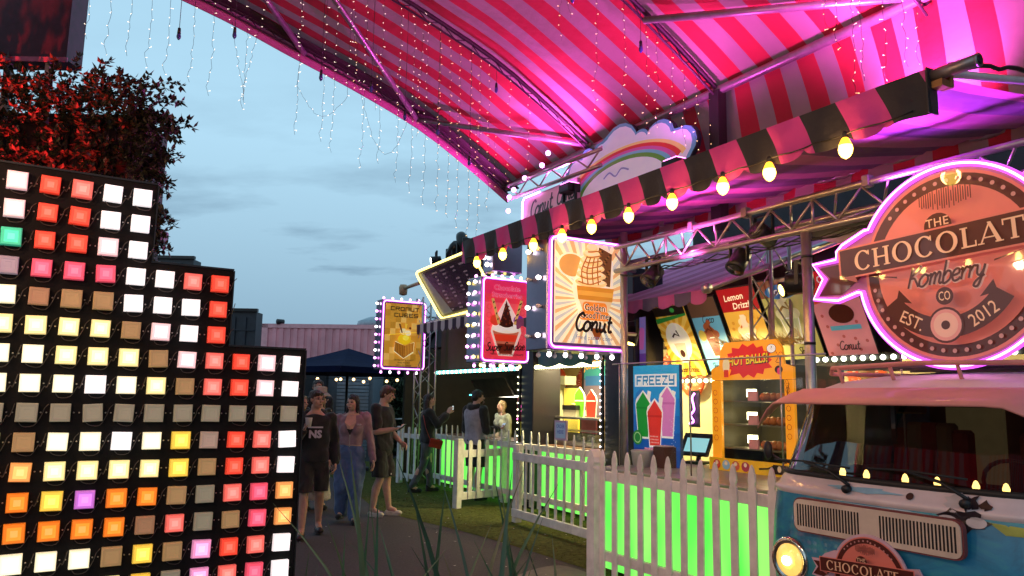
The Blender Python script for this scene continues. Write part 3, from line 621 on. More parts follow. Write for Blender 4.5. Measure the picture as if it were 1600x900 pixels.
t = thing('floodlight', 'small grey floodlight poking out beside the vine', 'floodlight', (-4.62, 9.9, 3.62)); g = M(); g.box(-.12, .1, -.1, .1, -.08, .08, .02); g.cyl((-.45, .3, -.1), (-.1, 0, 0), .02, n=6); g.build('housing', pm('flood_grey', (.25, .25, .28), .5), t)
# navy market umbrella, one corner towards us
um = thing('market_umbrella', 'navy square market umbrella in front of the pink container', 'umbrella', (-3.6, 17.2, 0), radians(45+8))
nv = pm('navy_canvas', (.004, .008, .034), .95, var=.2, scale=4, bump=.2, spec=.1)
g = M(); R_ = 1.45; apex = (0, 0, 2.66)
cs = [(-R_, -R_), (R_, -R_), (R_, R_), (-R_, R_)]
for k in range(4):
    p, q = cs[k], cs[(k+1) % 4]; rows = []
    for j in range(7):
        t_ = j/6; z = 2.66-.46*t_-.04*sin(pi*t_); rows.append([(p[0]*t_+(q[0]-p[0])*t_*i/6, p[1]*t_+(q[1]-p[1])*t_*i/6, z-.03*sin(pi*i/6)*t_) for i in range(7)])
    g.loft(rows, caps=False, closed=False, smooth=False)
g.build('canopy', nv, um)
g = M()
for k in range(4):
    p, q = cs[k], cs[(k+1) % 4]; g.add([(p[0], p[1], 2.2), (q[0], q[1], 2.2), (q[0], q[1], 2.08), (p[0], p[1], 2.08)], [(0, 1, 2, 3)])
g.build('flap', nv, um)
g = M(); g.cyl((0, 0, .1), (0, 0, 2.62), .03); g.build('pole', BLKM, um); g = M(); g.box(-.4, .4, -.4, .4, 0, .1, .02); g.build('base', BLK, um)
for p in cs:
    g = M(); g.cyl((0, 0, 2.58), (p[0], p[1], 2.17), .012, n=5); g.build('rib', BLKM, um)
# dark yard behind the people
yd = thing('dark_kiosk', 'unlit dark kiosk with a grey roller shutter behind the people', 'kiosk', (-9.5, 19.6, 0))
g = M(); g.box(0, 4.85, 0, 2, 0, 2.5); g.build('wall', pm('kiosk_black', (.010, .011, .016), .7), yd)
g = M(); g.box(4.86, 6.0, .3, 1.9, 0, 2.45); g.build('shutter_surround', pm('kiosk_grey', (.12, .14, .17), .6), yd)
for k in range(24):
    g = M() if k == 0 else g
    g.box(5.1, 5.9, .24, .3, .1+.09*k, .17+.09*k)
g.build('roller_shutter', pm('shutter_grey', (.22, .25, .30), .5), yd)
t = thing('red_banner', 'small dark red banner on the dark kiosk wall', 'banner', (-4.75, 19.5, 0)); g = M(); g.box(-.16, .16, -.02, .01, 1.15, 1.85); g.build('cloth', pm('red_cloth', (.35, .03, .02), .7), t); g = M(); g.cyl((-.18, -.01, 1.87), (.18, -.01, 1.87), .015, n=6); g.build('rod', BLKM, t)
hg = thing('hedge', 'dark green hedge behind the man looking at his phone', 'hedge', (-2.6, 21.9, 0))
rr = random.Random(31); lf = M(); br = M()
hl = pm('hedge_leaf', (.03, .055, .02), .6, var=.5, scale=4); hl2 = pm('hedge_leaf_light', (.075, .085, .025), .6, var=.5, scale=4)
for i in range(5200):
    x = rr.uniform(-1.7, 2.2); z = rr.uniform(.1, 2.55+.2*noise.noise(Vector((x*2, 0, 0)))); y = rr.uniform(-.3, .25)+.25*noise.noise(Vector((x*1.8, z*1.8, 3)))
    lf.mat(hl2 if (x < -.7 and rr.random() < .5) else hl); leaf(lf, Vector((x, y, z)), rv(), .13*rr.uniform(.7, 1.3), .035)
lf.build('leaves', None, hg, kind='stuff')
g = M(); g.box(-1.6, 2.1, .35, 1.1, 0, 2.3); g.build('inner_growth', pm('hedge_core', (.012, .02, .01), .9, bump=.8, scale=12), hg)
ct = thing('cocktail_table', 'slim silver cocktail table with a tripod foot by the hedge', 'table', (-2.72, 20.3, 0))
g = M(); g.cyl((0, 0, 1.04), (0, 0, 1.07), .33, n=20); g.build('tabletop', ALU, ct); g = M(); g.cyl((0, 0, .1), (0, 0, 1.04), .028); g.build('column', ALU, ct)
for k in range(3):
    g = M(); g.tube([(0, 0, .16), (.18*cos(2.1*k+.5), .18*sin(2.1*k+.5), .1), (.36*cos(2.1*k+.5), .36*sin(2.1*k+.5), .02)], .018); g.build('foot', ALU, ct)
fs = thing('festoon_string', 'string of small warm bulbs under the navy umbrella', 'string lights', (-5.4, 18.6, 2.06))
g = M(); g.tube([(x*.2, .1*sin(x), -.05*abs(sin(x*.8))) for x in range(0, 15)], .006, 4); g.build('cable', CABLE, fs)
b0 = None
for k, (x, z) in enumerate([(.35, -.02), (.42, -.1), (.8, -.05), (1.25, -.06), (1.35, -.05), (1.66, -.05), (1.9, -.1), (2.05, -.02), (2.45, -.08), (2.7, -.05)]):
    if b0 is None:
        g = M(); g.ball((0, 0, 0), .035, 8, 5); b0 = g.build('bulb', glow('yard_bulb_glow', (1, .62, .25), 5), fs); b0.location = (x, 0, z)
    else: share('bulb', b0, fs, (x, 0, z))
# spiky plant in front of the camera
pl = thing('spiky_plant', 'clump of tall dark green strap leaves in the foreground', 'plant', (-.42, 3.6, 0))
rr = random.Random(5); pgm = [pm('strap_leaf_%d' % k, c, .45, var=.25, scale=6) for k, c in enumerate([(.028, .085, .04), (.05, .09, .04), (.02, .06, .035), (.13, .12, .06)])]
for k in range(48):
    x0 = rr.uniform(-.55, .75); y0 = rr.uniform(-.45, .4); h = rr.uniform(.74, 1.28)*(1.1 if abs(x0-.15) < .4 else .85); lean = rr.gauss(0, .26); ly = rr.gauss(0, .12); w = rr.uniform(.008, .018)
    n = 7; yaw = rr.uniform(-.8, .8); vs = []; fs_ = []
    for i in range(n+1):
        t_ = i/n; cx, cy, cz = x0+lean*t_**1.8, y0+ly*t_**2, h*t_*(1-.12*abs(lean)*t_); ww = w*(1-t_**2.5)+.0008
        for s in (-1, 0, 1): vs.append((cx+s*ww*cos(yaw), cy+s*ww*sin(yaw)-abs(s)*ww*.35, cz))
    for i in range(n):
        for j in range(2): a = 3*i+j; fs_.append((a, a+1, a+4, a+3))
    g = M(); g.add(vs, fs_, True); g.build('strap_leaf', pgm[3 if rr.random() < .12 else rr.randrange(3)], pl)
g = M(); g.box(-.75, .95, -.6, .55, 0, .3, .03); g.build('planter', pm('planter_box', (.03, .028, .03), .7), pl)
lamp('SPOT', 'uplight_beam', P(-3.55, 5.6, 3.95), 620, TENTC, aim=P(-3.6, 6.15, 4.7), spot_size=1.9, spot_blend=.9, shadow_soft_size=.06)
# ================================================================ near stall: awning, truss, counter, walls
AW = stripe_mat('awning_stripes', 1/.54, (.035, .033, .038), (.62, .06, .33), .6, ph=.1, shear=.45)
AWU = stripe_mat('awning_under_stripes', 1/.54, (.2, .09, .22), (.5, .16, .34), .7, ph=.1)
aw = stall('striped_awning', 'long awning with black and pink striped front edge above the bulbs', 'awning', 0, 0)
AA0, AA1 = -8.08, -2.37
def swave(a, k): return noise.noise(Vector((a*2.1, k, 0)))
g = M(); rows = []
for i in range(121):
    a = AA0+(AA1-AA0)*i/120; row = []
    for k in range(9):
        t = k/8; b = 4.02+2.25*t; row.append((a, b, 3.42+.34*t-.05*sin(pi*t)+.012*swave(a*2, b*2)+.01*sin(a*40+swave(a, 2)*4)*t))
    rows.append(row)
g.mat(AWU).loft(rows, caps=False, closed=False, smooth=True); g.build('canopy', None, aw)
g = M(); rows = []
for i in range(241):
    a = AA0+(AA1-AA0)*i/240; ph = ((a-AA1)/.27) % 1; sc = (.065+.025*swave(a*1.7, 4))*abs(sin(pi*ph))**.6 if a < AA1-.27 else .03
    row = []
    for k in range(7):
        t = k/6; z = 3.44-(.225+sc)*t; row.append((a+.06*swave(a*1.1, 7)*t, 3.985+.018*sin(a*23+3*swave(a, 1))*t+.02*swave(a*3, 3)*t-.012, z))
    rows.append(row)
g.mat(AW).loft(rows, caps=False, closed=False, smooth=True); g.build('valance', None, aw)
g = M(); g.box(-2.375, -2.365, 3.97, 4.06, 3.19, 3.45); g.build('valance_end', pm('valance_black', (.02, .02, .024), .5), aw)
g = M(); g.cyl((AA0, 4.02, 3.42), (-2.37, 4.02, 3.42), .03); g.build('front_roller', tubm, aw)
g = M(); g.mat(tubm).cyl((-2.37, 4.03, 3.41), (-2.12, 4.03, 3.41), .036, n=14); g.cyl((-2.12, 4.03, 3.41), (-2.115, 4.03, 3.41), .04, n=14); g.mat(BLK).cyl((-2.114, 4.03, 3.41), (-2.11, 4.03, 3.41), .026, n=14); g.build('pipe_end', None, aw)
g = M(); g.box(-2.36, -2.3, 4.0, 4.07, 3.33, 3.37); g.box(-2.36, -2.29, 4.07, 4.1, 3.33, 3.45, .006); g.build('roller_bracket', pm('brass_bracket', (.35, .2, .08), .4, metal=.6), aw)
g = M(); g.tube([(-2.33, 4.05, 3.42), (-2.33, 5.2, 3.62), (-2.33, 6.3, 3.8)], .026); g.build('side_tube', pm('awning_tube_white', (.55, .5, .55), .35), aw)
g = M(); g.tube([(-2.31, 4.1+.1*k, 3.475+.02*k+.012*sin(k*2.2)) for k in range(22)], .014, 5); g.build('side_cable', CABLE, aw)
g = M(); g.tube([(AA0, 6.28, 3.77), (AA1, 6.28, 3.77)], .03); g.build('rear_tube', tubm, aw)
# bulbs under the awning edge
bb = [-2.88, -3.46, -3.88, -4.41, -4.94, -5.46, -5.93, -6.44, -7.06, -7.65]
fcab = stall('festoon_cable', 'black cable carrying the row of glowing bulbs under the striped awning', 'cable', 0, 0)
g = M(); g.tube([(-2.45+(-7.95+2.45)*k/60, 3.955+.004*sin(k), 3.222-.012*abs(sin(k*.9))) for k in range(61)], .005, 5); g.build('wire', CABLE, fcab)
first = None
for i, a in enumerate(bb):
    t = stall('pear_bulb', 'glowing amber pear shaped bulb under the striped awning, %s from the pipe end' % ORD[i], 'light bulb', a, 3.955, 3.14, 'glowing bulbs along the awning edge', rz=.4*i)
    if first is None:
        g = M(); g.mat(BULB).lathe([(.006, -.078), (.026, -.064), (.039, -.04), (.042, -.02), (.038, .004)], n=14); g.mat(BULBT).lathe([(.038, .004), (.029, .028), (.02, .046), (.014, .052)], n=14)
        b1 = g.build('glass_bulb', None, t); g = M(); g.lathe([(.015, .05), (.017, .06), (.016, .085), (.01, .092)], n=10); b2 = g.build('socket', BLK, t); first = 1
    else: share('glass_bulb', b1, t); share('socket', b2, t)
    if i < 7: lamp('POINT', 'bulb_light', P(a, 3.955, 3.13), 15.0, (1, .5, .16), shadow_soft_size=.06)
# box truss carried on poles
tr = stall('lighting_truss', 'aluminium lighting truss running under the awning above the big round sign', 'truss', 0, 0)
for (b, z) in ((4.9, 3.19), (4.9, 2.94), (5.14, 3.065)):
    g = M(); g.cyl((-6.7, b, z), (-.9, b, z), .025, n=10); g.build('chord', ALU, tr)
for k in range(14):
    a = -6.6+.42*k
    for p, q in (((a, 4.9, 2.96), (a+.21, 4.9, 3.17)), ((a+.21, 4.9, 3.17), (a+.42, 4.9, 2.96)), ((a, 4.9, 2.96), (a+.21, 5.14, 3.06)), ((a+.21, 5.14, 3.06), (a+.42, 4.9, 3.17))):
        g = M(); g.cyl(p, q, .0105, n=6); g.build('lacing', ALU, tr)
    if k % 4 == 2:
        g = M(); g.cyl((a+.2, 4.9, 2.96), (a+.2, 4.9, 3.17), .012, n=6); g.build('upright', ALU, tr)
for a in (-4.55, -5.2, -3.4):
    g = M(); g.box(a-.03, a+.03, 4.865, 4.935, 3.155, 3.24, .006); g.build('clamp', tubm, tr)
cab = stall('cable_bundle', 'black power cables tied along the truss', 'cable', 0, 0)
rr = random.Random(3)
for q in range(3):
    g = M(); g.tube([(-6.3+.1*k, 4.93+.02*sin(k*.7+q), 2.93-.03-.05*abs(sin(k*(.35+.1*q)))) for k in range(50)], .007, 4); g.build('cable', CABLE, cab)
pole = stall('truss_pole', 'steel pole beside the golden cone sign, washed in purple light', 'pole', -6.3, 4.98)
g = M(); g.cyl((0, 0, .02), (0, 0, 3.35), .036, n=12); g.build('tube', ALU, pole); g = M(); g.box(-.12, .12, -.12, .12, 0, .02); g.build('foot_plate', ALU, pole)
pole = stall('truss_pole', 'steel pole at the swallowtail end of the round chocolate sign', 'pole', -3.95, 4.9)
g = M(); g.cyl((0, 0, .02), (0, 0, 2.92), .04, n=12); g.build('tube', ALU, pole); g = M(); g.box(-.12, .12, -.12, .12, 0, .02); g.build('foot_plate', ALU, pole)
for z in (2.05, 2.72): 
    g = M(); g.cyl((0, 0, z), (0, 0, z+.02), .043, n=12); g.build('cable_tie', CABLE, pole)
def tower(label, a, b, z0, z1, w=.24, name='truss_tower'):
    t = stall(name, label, 'truss', a, b); h = w/2
    for sx in (-h, h):
        for sy in (-h, h):
            g = M(); g.cyl((sx, sy, z0), (sx, sy, z1), .02, n=8); g.build('chord', ALU, t)
    n = max(2, int((z1-z0)/.28)); dz = (z1-z0)/n
    for k in range(n):
        s = 1 if k % 2 else -1
        for p, q in (((-h*s, -h), (h*s, -h)), ((-h, h*s), (-h, -h*s)), ((h, -h*s), (h, h*s))):
            g = M(); g.cyl((*p, z0+k*dz), (*q, z0+(k+1)*dz), .009, n=5); g.build('lacing', ALU, t)
    return t
tower('inner truss tower standing behind the hot snack cabinet', -5.6, 6.36, 0, 3.25, .28)
tower('truss tower carrying the yellow cronut cubes sign', -13.65, 6.0, 0, 3.5, .3)
tower('truss tower behind the picket fence under the golden cone sign', -10.55, 6.7, .945, 2.4, .22)
# inner awning over the serving window
aw2 = stall('inner_awning', 'pink lit inner awning with grey scalloped edge over the menu boards', 'awning', 0, 0)
g = M(); rows = []
for i in range(81):
    a = -9.2+(-5.53+9.2)*i/80; rows.append([(a, 5.4+3.6*k/12, 2.69+1.34*k/12-.05*sin(pi*k/12)+.015*sin(a*34)*sin(pi*k/12)) for k in range(13)])
g.mat(stripe_mat('inner_awning_under', 1/.5, (.45, .09, .24), (.62, .17, .38), .7)).loft(rows, caps=False, closed=False, smooth=True); g.build('canopy', None, aw2)
g = M(); rows = []
for i in range(161):
    a = -9.2+(-5.53+9.2)*i/160; sc = .04*abs(sin(pi*(a+5.53)/.25)); rows.append([(a, 5.39+.01*sin(a*30)*k/3, 2.7-(.1+sc)*k/3) for k in range(4)])
g.mat(stripe_mat('inner_valance', 1/.5, (.12, .11, .15), (.5, .12, .28), .7)).loft(rows, caps=False, closed=False, smooth=True); g.build('valance', None, aw2)
g = M(); g.cyl((-5.5, 5.38, 2.7), (-5.5, 9.0, 4.05), .028); g.cyl((-5.52, 5.35, 2.7), (-5.46, 5.35, 2.7), .05); g.build('side_tube', ALU, aw2)
# stall shell
shell = stall('snack_stall', 'open snack stall with cream donut wall behind the counter', 'stall', 0, 0)
cream = pm('cream_wall', (.55, .47, .26), .7, var=.06, scale=3, dirt=.1)
g = M(); g.box(-9.6, -.8, 8.2, 8.3, 0, 3.3); g.build('back_wall', cream, shell)
g = M(); g.box(-5.4, -.8, 6.45, 8.2, 3.35, 3.4); g.build('ceiling', DARKP, shell)
g = M(); g.box(-9.6, -.8, 9.06, 9.1, 2.8, 5.2); g.build('rear_fascia', DARKP, shell)
g = M(); g.box(-4.62, -.8, 6.95, 7.0, 2.12, 3.34); g.build('dark_fascia', DARKP, shell)
g = M(); g.box(-7.75, -4.62, 7.0, 7.05, 1.95, 3.2); g.build('board_backing', DARKP, shell)
for k in range(9):
    g = M(); g.box(-3.5, -.8, 7.3, 7.34, 1.5+.075*k, 1.56+.075*k); g.build('slat', pm('brown_slat', (.16, .09, .05), .6), shell)
ctr = stall('serving_counter', 'long serving counter with a glowing green front behind the tall pickets', 'counter', 0, 0)
GRN = emvar('green_led_panel', (.09, .8, .08), (.34, 1., .17), .85, 2.2, (1.6, 1, .35))
g = M(); g.box(-6.2, -3.3, 4.56, 4.6, .06, .93); g.build('glowing_panel', GRN, ctr)
g = M(); g.box(-6.2, -3.3, 4.62, 5.75, .06, .92); g.build('body', DARKP, ctr)
g = M(); g.box(-6.24, -3.3, 4.54, 5.8, .935, .975, .008); g.build('worktop', pm('grey_worktop', (.3, .26, .27), .35, dirt=.2), ctr)
GL = glassm('clear_glass', (.97, .99, .98), .98)
gs = stall('glass_screen', 'clear glass screen with steel edge standing on the counter', 'screen', 0, 0)
for k in range(3):
    x0 = -6.09+.99*k; g = M(); g.box(x0, x0+.985, 4.75, 4.757, .98, 1.955); g.build('pane', GL, gs)
g = M(); g.cyl((-6.2, 4.7535, 1.965), (-3.7, 4.7535, 1.965), .008, n=6); g.build('top_rail', ALU, gs)
for k in range(4):
    g = M(); g.cyl((-6.092+.99*k, 4.7535, .98), (-6.092+.99*k, 4.7535, 1.96), .007, n=6); g.build('post', ALU, gs)
def bulbstrip(label, a0, a1, b, z, m, pitch=.105, r=.026, rail=None, name='bulb_strip', dz=0, vertical=False):
    t = stall(name, label, 'strip lights', a0, b, z)
    Ln = (a1-a0); n = int(abs(Ln)/pitch); g = M()
    if vertical: g.box(-.02, .02, .02, .05, 0, Ln)
    else: g.box(0, Ln, .02, .05, -.02, .035)
    g.build('rail', rail or BLKM, t); src = None
    for k in range(n):
        p = (0, 0, (k+.5)*pitch) if vertical else ((k+.5)*pitch, 0, 0)
        mm = m[k % len(m)] if isinstance(m, list) else m
        if src is None or isinstance(m, list):
            g = M(); g.ball((0, 0, 0), r, 8, 5); o = g.build('bulb', mm, t); o.location = p; src = o
        else: share('bulb', src, t, p)
    return t
bulbstrip('strip of cream bulbs under the tilted menu boards', -7.6, -6.4, 6.6, 1.86, glow('cream_bulb', (1, .9, .5), 5))
bulbstrip('strip of pale bulbs under the dark fascia right of the menu boards', -5.3, -3.2, 6.6, 2.05, glow('pale_bulb', (.95, 1, .75), 5))
bulbstrip('slanting strip of cream bulbs at the edge of the donut wall', 1.86, 2.7, 0, 0, glow('cream_bulb', (1, .9, .5), 5), vertical=True).location = P(-7.78, 6.7, 1.86)
# ---- donuts on the walls
def donut(a, b, z, r, label):
    t = stall('donut_decoration', label, 'wall decoration', a, b, z, 'flat orange donut decorations on the walls')
    g = M(); R1, R2 = r*.72, r*.3; rows = []
    for i in range(25):
        th = 2*pi*i/24; rows.append([((R1+R2*cos(2*pi*k/8))*cos(th), -.35*R2*(1+sin(2*pi*k/8)), (R1+R2*cos(2*pi*k/8))*sin(th)) for k in range(8)])
    g.loft(rows, caps=False, smooth=True); g.build('ring', pm('donut_glaze', (.62, .09, .03), .35, emit=(.62, .09, .03), es=.0, var=.2), t)
    g = M(); rr = random.Random(int(a*100))
    for k in range(30):
        th = rr.random()*6.28; rd = R1+rr.uniform(-.6, .6)*R2; x, z_ = rd*cos(th), rd*sin(th); an = rr.random()*3.1
        g.box(x-.012, x+.012, -.72*R2-.012, -.6*R2, z_-.005, z_+.005)
    g.build('sprinkles', pm('sprinkle_pink', (.85, .55, .45), .5), t, kind='stuff')
donut(-8.63, 8.12, 1.94, .26, 'orange glazed donut on the cream wall right of the blue drinks sign')
donut(-9.3, 8.12, 2.4, .27, 'orange donut half hidden by a dark speaker left of the menu boards')
donut(-5.75, 8.12, 1.98, .26, 'orange donut on the wall above the van roof rack')
# ---- tilted menu boards
def board(a0, a1, z0, z1, label, fn, seed=0, b0=6.78, b1=6.38):
    t = stall('menu_board', label, 'menu board', a0, b0, z0, 'tilted menu boards over the serving window')
    up = Vector((0, b1-b0, z1-z0)); Lh = up.length; w = a1-a0; v = up.normalized(); u = Vector((1, 0, 0)); wn = u.cross(v)
    g = M(); o = [Vector((0, 0, 0)), u*w, u*w+up, up]; g.add([p for p in o]+[p-wn*.03 for p in o], [(0, 1, 2, 3), (7, 6, 5, 4), (0, 4, 5, 1), (1, 5, 6, 2), (2, 6, 7, 3), (3, 7, 4, 0)])
    g.build('frame', BLKM, t)
    p = Print((0, 0, 0), u, v, 'board', emit=.2, rough=.3); p.O = Vector((0, 0, 0)); fn(p, w, Lh); p.build('poster', t)
def sundae(p, x, y, s, body='#c9b48a', top='#f1ead8', syr='#5a2a16'):
    p.poly([(x-.13*s, y+.32*s), (x+.13*s, y+.32*s), (x+.08*s, y), (x-.08*s, y)], '#e7e3da'); p.poly([(x-.115*s, y+.30*s), (x+.115*s, y+.30*s), (x+.07*s, y+.02*s), (x-.07*s, y+.02*s)], body)
    for dx, dy, r in ((-.09, .36, .075), (.09, .36, .075), (0, .40, .1), (-.03, .48, .075), (.02, .55, .045)): p.disc(x+dx*s, y+dy*s, r*s, r*s*.85, top, 14)
    p.line([(x-.09*s, y+.40*s), (x-.03*s, y+.45*s), (x+.05*s, y+.41*s), (x+.02*s, y+.5*s)], .03*s, syr); p.disc(x, y+.14*s, .05*s, .06*s, syr, 10)
def rays(p, x, y, w, h, c, n=18, R=2):
    for k in range(n):
        a0, a1 = 2*pi*k/n, 2*pi*(k+.5)/n; pts = [(x, y)]
        for t in (0, .5, 1):
            a = a0+(a1-a0)*t; dx, dy = cos(a), sin(a); m = min((w-x)/dx if dx > 1e-6 else (x/-dx if dx < -1e-6 else 9), (h-y)/dy if dy > 1e-6 else (y/-dy if dy < -1e-6 else 9)); pts.append((x+dx*m, y+dy*m))
        p.poly(pts, c)
def b_sugar(p, w, h):
    p.rect(.01, .01, w-.01, h-.01, '#d8a02a'); rays(p, w/2, h*.5, w-.01, h-.01, '#e9c35a', 16); p.rect(.01, h*.86, w-.01, h-.01, '#241a14'); p.poly([(.01, h*.76), (w-.01, h*.84), (w-.01, h*.87), (.01, h*.83)], '#2f8a3a')
    p.disc(w*.62, h*.93, .04, .03, '#3fae4a'); p.disc(w*.5, h*.5, w*.36, h*.26, '#efe7d2'); sundae(p, w*.5, h*.2, .85, '#cbb9a0', '#e9e2d8', '#3a1c12'); p.script('Sugar Shake', w*.5, h*.07, .042, .009, '#2a1408')
def b_blue(p, w, h):
    p.rect(.01, .01, w-.01, h-.01, '#5f9ec0'); p.rect(.01, h*.74, w-.01, h-.01, '#5b4032'); p.script('Coco', w*.55, h*.66, .05, .01, '#1c140f'); sundae(p, w*.5, h*.2, .8, '#8a3d22', '#8f4a2a', '#5d2412'); p.disc(w*.2, h*.5, .06, .07, '#b7a64a'); p.disc(w*.78, h*.3, .07, .03, '#e0d5c0'); p.script('Shake', w*.35, h*.05, .04, .009, '#1c140f')
def b_lemon(p, w, h):
    p.rect(.01, .01, w-.01, h-.01, '#e2ae45'); p.rect(.01, h*.7, w-.01, h-.01, '#a81a22')
    for k in range(16): p.disc((.1+.8*((k*37) % 100)/100)*w, (.06+.6*((k*61) % 100)/100)*h, .022, None, '#d08f2c', 10)
    p.text('Lemon', w*.42, h*.845, .075, '#e88a2a', .03, .2, 3, w*.6); p.text('Lemon', w*.42, h*.845, .075, '#fbeedd', .012, .2, 3, w*.6)
    p.text('Drizzle', w*.6, h*.74, .075, '#e88a2a', .03, .2, 3, w*.65); p.text('Drizzle', w*.6, h*.74, .075, '#fbeedd', .012, .2, 3, w*.65); sundae(p, w*.5, h*.16, .8, '#d9cdbb', '#f0d9a0', '#c8741c'); p.poly([(w*.42, h*.5), (w*.58, h*.5), (w*.56, h*.66), (w*.44, h*.66)], '#f0d9b8')
def b_lotus(p, w, h):
    p.rect(.01, .01, w-.01, h-.01, '#a9a45c'); p.rect(.01, h*.78, w-.01, h-.01, '#7c3a24'); p.disc(w*.5, h*.84, w*.36, h*.09, '#2f6ea8'); p.text('Lotus', w*.48, h*.81, .09, '#f2efe8', .015, .15, 4, w*.66); sundae(p, w*.5, h*.2, .95, '#b8b98a', '#cdc79a', '#8a6a2a'); p.script('Shake', w*.62, h*.07, .045, .01, '#2a1a0c')
def b_con(p, w, h):
    p.rect(.01, .01, w-.01, h-.01, '#d98a8f'); p.rect(.01, h*.8, w-.01, h-.01, '#cf2a2a'); p.poly([(.01, h*.62), (w-.01, h*.72), (w-.01, h*.81), (.01, h*.81)], '#d9442f')
    for k in range(14): p.disc((.1+.8*((k*37) % 100)/100)*w, (.06+.52*((k*53) % 100)/100)*h, .018, None, '#b3524f', 8)
    p.text('Choc', w*.5, h*.86, .08, '#f6e9e2', .02, 0, 3, w*.7); p.disc(w*.55, h*.5, .14, .1, '#4a1f14'); p.rect(w*.25, h*.32, w*.85, h*.37, '#5aa7b8'); p.script('Conut', w*.5, h*.1, .05, .011, '#3a0f14')
board(-7.52, -6.95, 1.93, 2.78, 'tilted orange Sugar Shake menu board with a cream topped glass', b_sugar)
board(-6.92, -6.45, 1.97, 2.82, 'tilted blue menu board with a brown shake on it', b_blue)
board(-6.42, -5.86, 2.02, 2.88, 'tilted Lemon Drizzle menu board with red top on yellow', b_lemon)
board(-5.83, -5.26, 2.07, 2.9, 'tilted olive Lotus shake menu board partly behind the truss tower', b_lotus)
board(-5.23, -4.66, 2.07, 2.92, 'tilted pink Conut menu board beside the swallowtail of the round sign', b_con)
t = stall('drinks_poster', 'small lilac poster of three slush cups under the grey scalloped awning edge', 'poster', -7.95, 6.3, 2.05)
g = M(); g.box(0, .42, 0, .02, 0, .62); g.build('panel', BLKM, t); p = Print((0, 0, 0), (1, 0, 0), (0, 0, 1), 'dp', .25); p.rect(.01, .01, .41, .61, '#8a7cc8'); p.rect(.01, .01, .41, .15, '#6a3fa0')
for x, c in ((.1, '#a8b84a'), (.22, '#d8362c'), (.33, '#c864b0')): p.poly([(x-.06, .42), (x+.06, .42), (x+.04, .2), (x-.04, .2)], c); p.disc(x, .43, .06, .05, c, 12)
p.build('poster', t)
# ---- blue FREEZY sign
fz = stall('drinks_sign', 'blue FREEZY slush drinks sign standing behind the pickets', 'sign', -6.43, 5.2, .97)
g = M(); g.box(0, .7, .005, .04, 0, 1.0); g.build('panel', pm('blue_sign_board', (.02, .1, .3), .4), fz)
p = Print((0, .004, 0), (1, 0, 0), (0, 0, 1), 'fz', .28, .3)  # emission puts the stall's light into the print colours
cols = ['#1c4fa8', '#1d5cb4', '#1f6cc0', '#2280cc', '#2794d6', '#31a8dd']
for k in range(6): p.rect(0, k/6, .7, (k+1)/6, cols[k])
p.rect(.025, .785, .665, .91, '#f0f4f6'); p.pixel('FREEZY', .345, .8, .0165, '#2a8cc4', 1, .019)
p.disc(.13, .66, .1, .1, '#2a79c4', 10); p.text('$6.50', .13, .64, .045, '#f4f6f8', .03, 0, 0, .17)
for x, y, c, c2, hh in ((.16, .28, '#1f9a34', '#178a2c', .33), (.53, .3, '#d882c4', '#c86ab4', .36), (.345, .2, '#e2382e', '#c92a24', .33)):
    p.line([(x+.06, y+hh*.9), (x+.1, min(y+hh+.15, .74))], .055, '#f2efe8')
    p.poly([(x-.125, y+hh), (x-.11, y+hh+.05), (x, y+hh+.14), (x+.11, y+hh+.05), (x+.125, y+hh), (x+.085, y-.02), (x-.085, y-.02)], '#f4f2ee')
    p.poly([(x-.11, y+hh), (x, y+hh+.12), (x+.11, y+hh), (x+.075, y), (x-.075, y)], c); p.rect(x-.11, y+hh-.05, x+.11, y+hh-.03, c2)
for k in range(18): p.disc(.29+.022*(k % 6), .23+.03*(k//6), .008, None, '#f0b8b0', 6)
p.disc(.09, .27, .075, None, '#2c8a3c'); p.ring(.09, .27, .045, .055, '#a8d890')
for k in range(22): p.disc(.6+.07*((k*37) % 10)/10, .14+.016*k, .004, None, '#e8ecf4', 5)
for i, (s, c) in enumerate((('raspberry', '#e0305a'), ('grape', '#a060c8'), ('lime', '#58b84a'))):
    y = .145-.058*i; p.text(s, .34, y, .045, '#f4f0f4', .05, 0, 0, .42 if i == 0 else .24); p.text(s, .34, y, .045, c, .015, 0, 0, .4 if i == 0 else .22)
p.build('poster', fz)
# ---- HOT BALLS cabinet
hb_ = stall('snack_cabinet', 'orange HOT BALLS heated cabinet with lit shelves of round pastries', 'display cabinet', -5.6, 5.5, .975)
orm = pm('cabinet_orange', '#f5a01e', .4, var=.06, emit='#f5a01e', es=.42); hw_, hh_ = .98, 1.2  # frame, artwork and lower panel emit in place of light from the stall
g = M(); out = [(0, 0), (0, .95), (.1, .98), (.12, 1.12), (.18, 1.2), (.80, 1.2), (.86, 1.12), (.88, .98), (hw_, .95), (hw_, 0)]
g.prism([(0, 0), (.12, 0), (.12, .86), (0, .86)], 0, -.0001) if 0 else None
g.box(0, .12, 0, .03, .0, .84); g.box(.88, hw_, 0, .03, 0, .84); g.prism([(0, .845)]+out[1:9]+[(hw_, .845)], 0, .03); g.build('arch_frame', orm, hb_)
g = M(); g.box(.0, hw_, .64, .68, 0, .98); g.box(.0, .03, .035, .64, 0, .95); g.box(.95, hw_, .035, .64, 0, .95); g.build('case', pm('olive_case', (.10, .085, .05), .5, metal=.2), hb_)
g = M(); g.box(0, hw_, .035, .64, .95, .97); g.box(.03, .95, .035, .64, 0, .02); g.build('deck', pm('olive_case', (.10, .085, .05), .5, metal=.2), hb_)
g = M(); g.box(.121, .879, .012, .018, .12, .84); g.build('glass_door', GL, hb_)
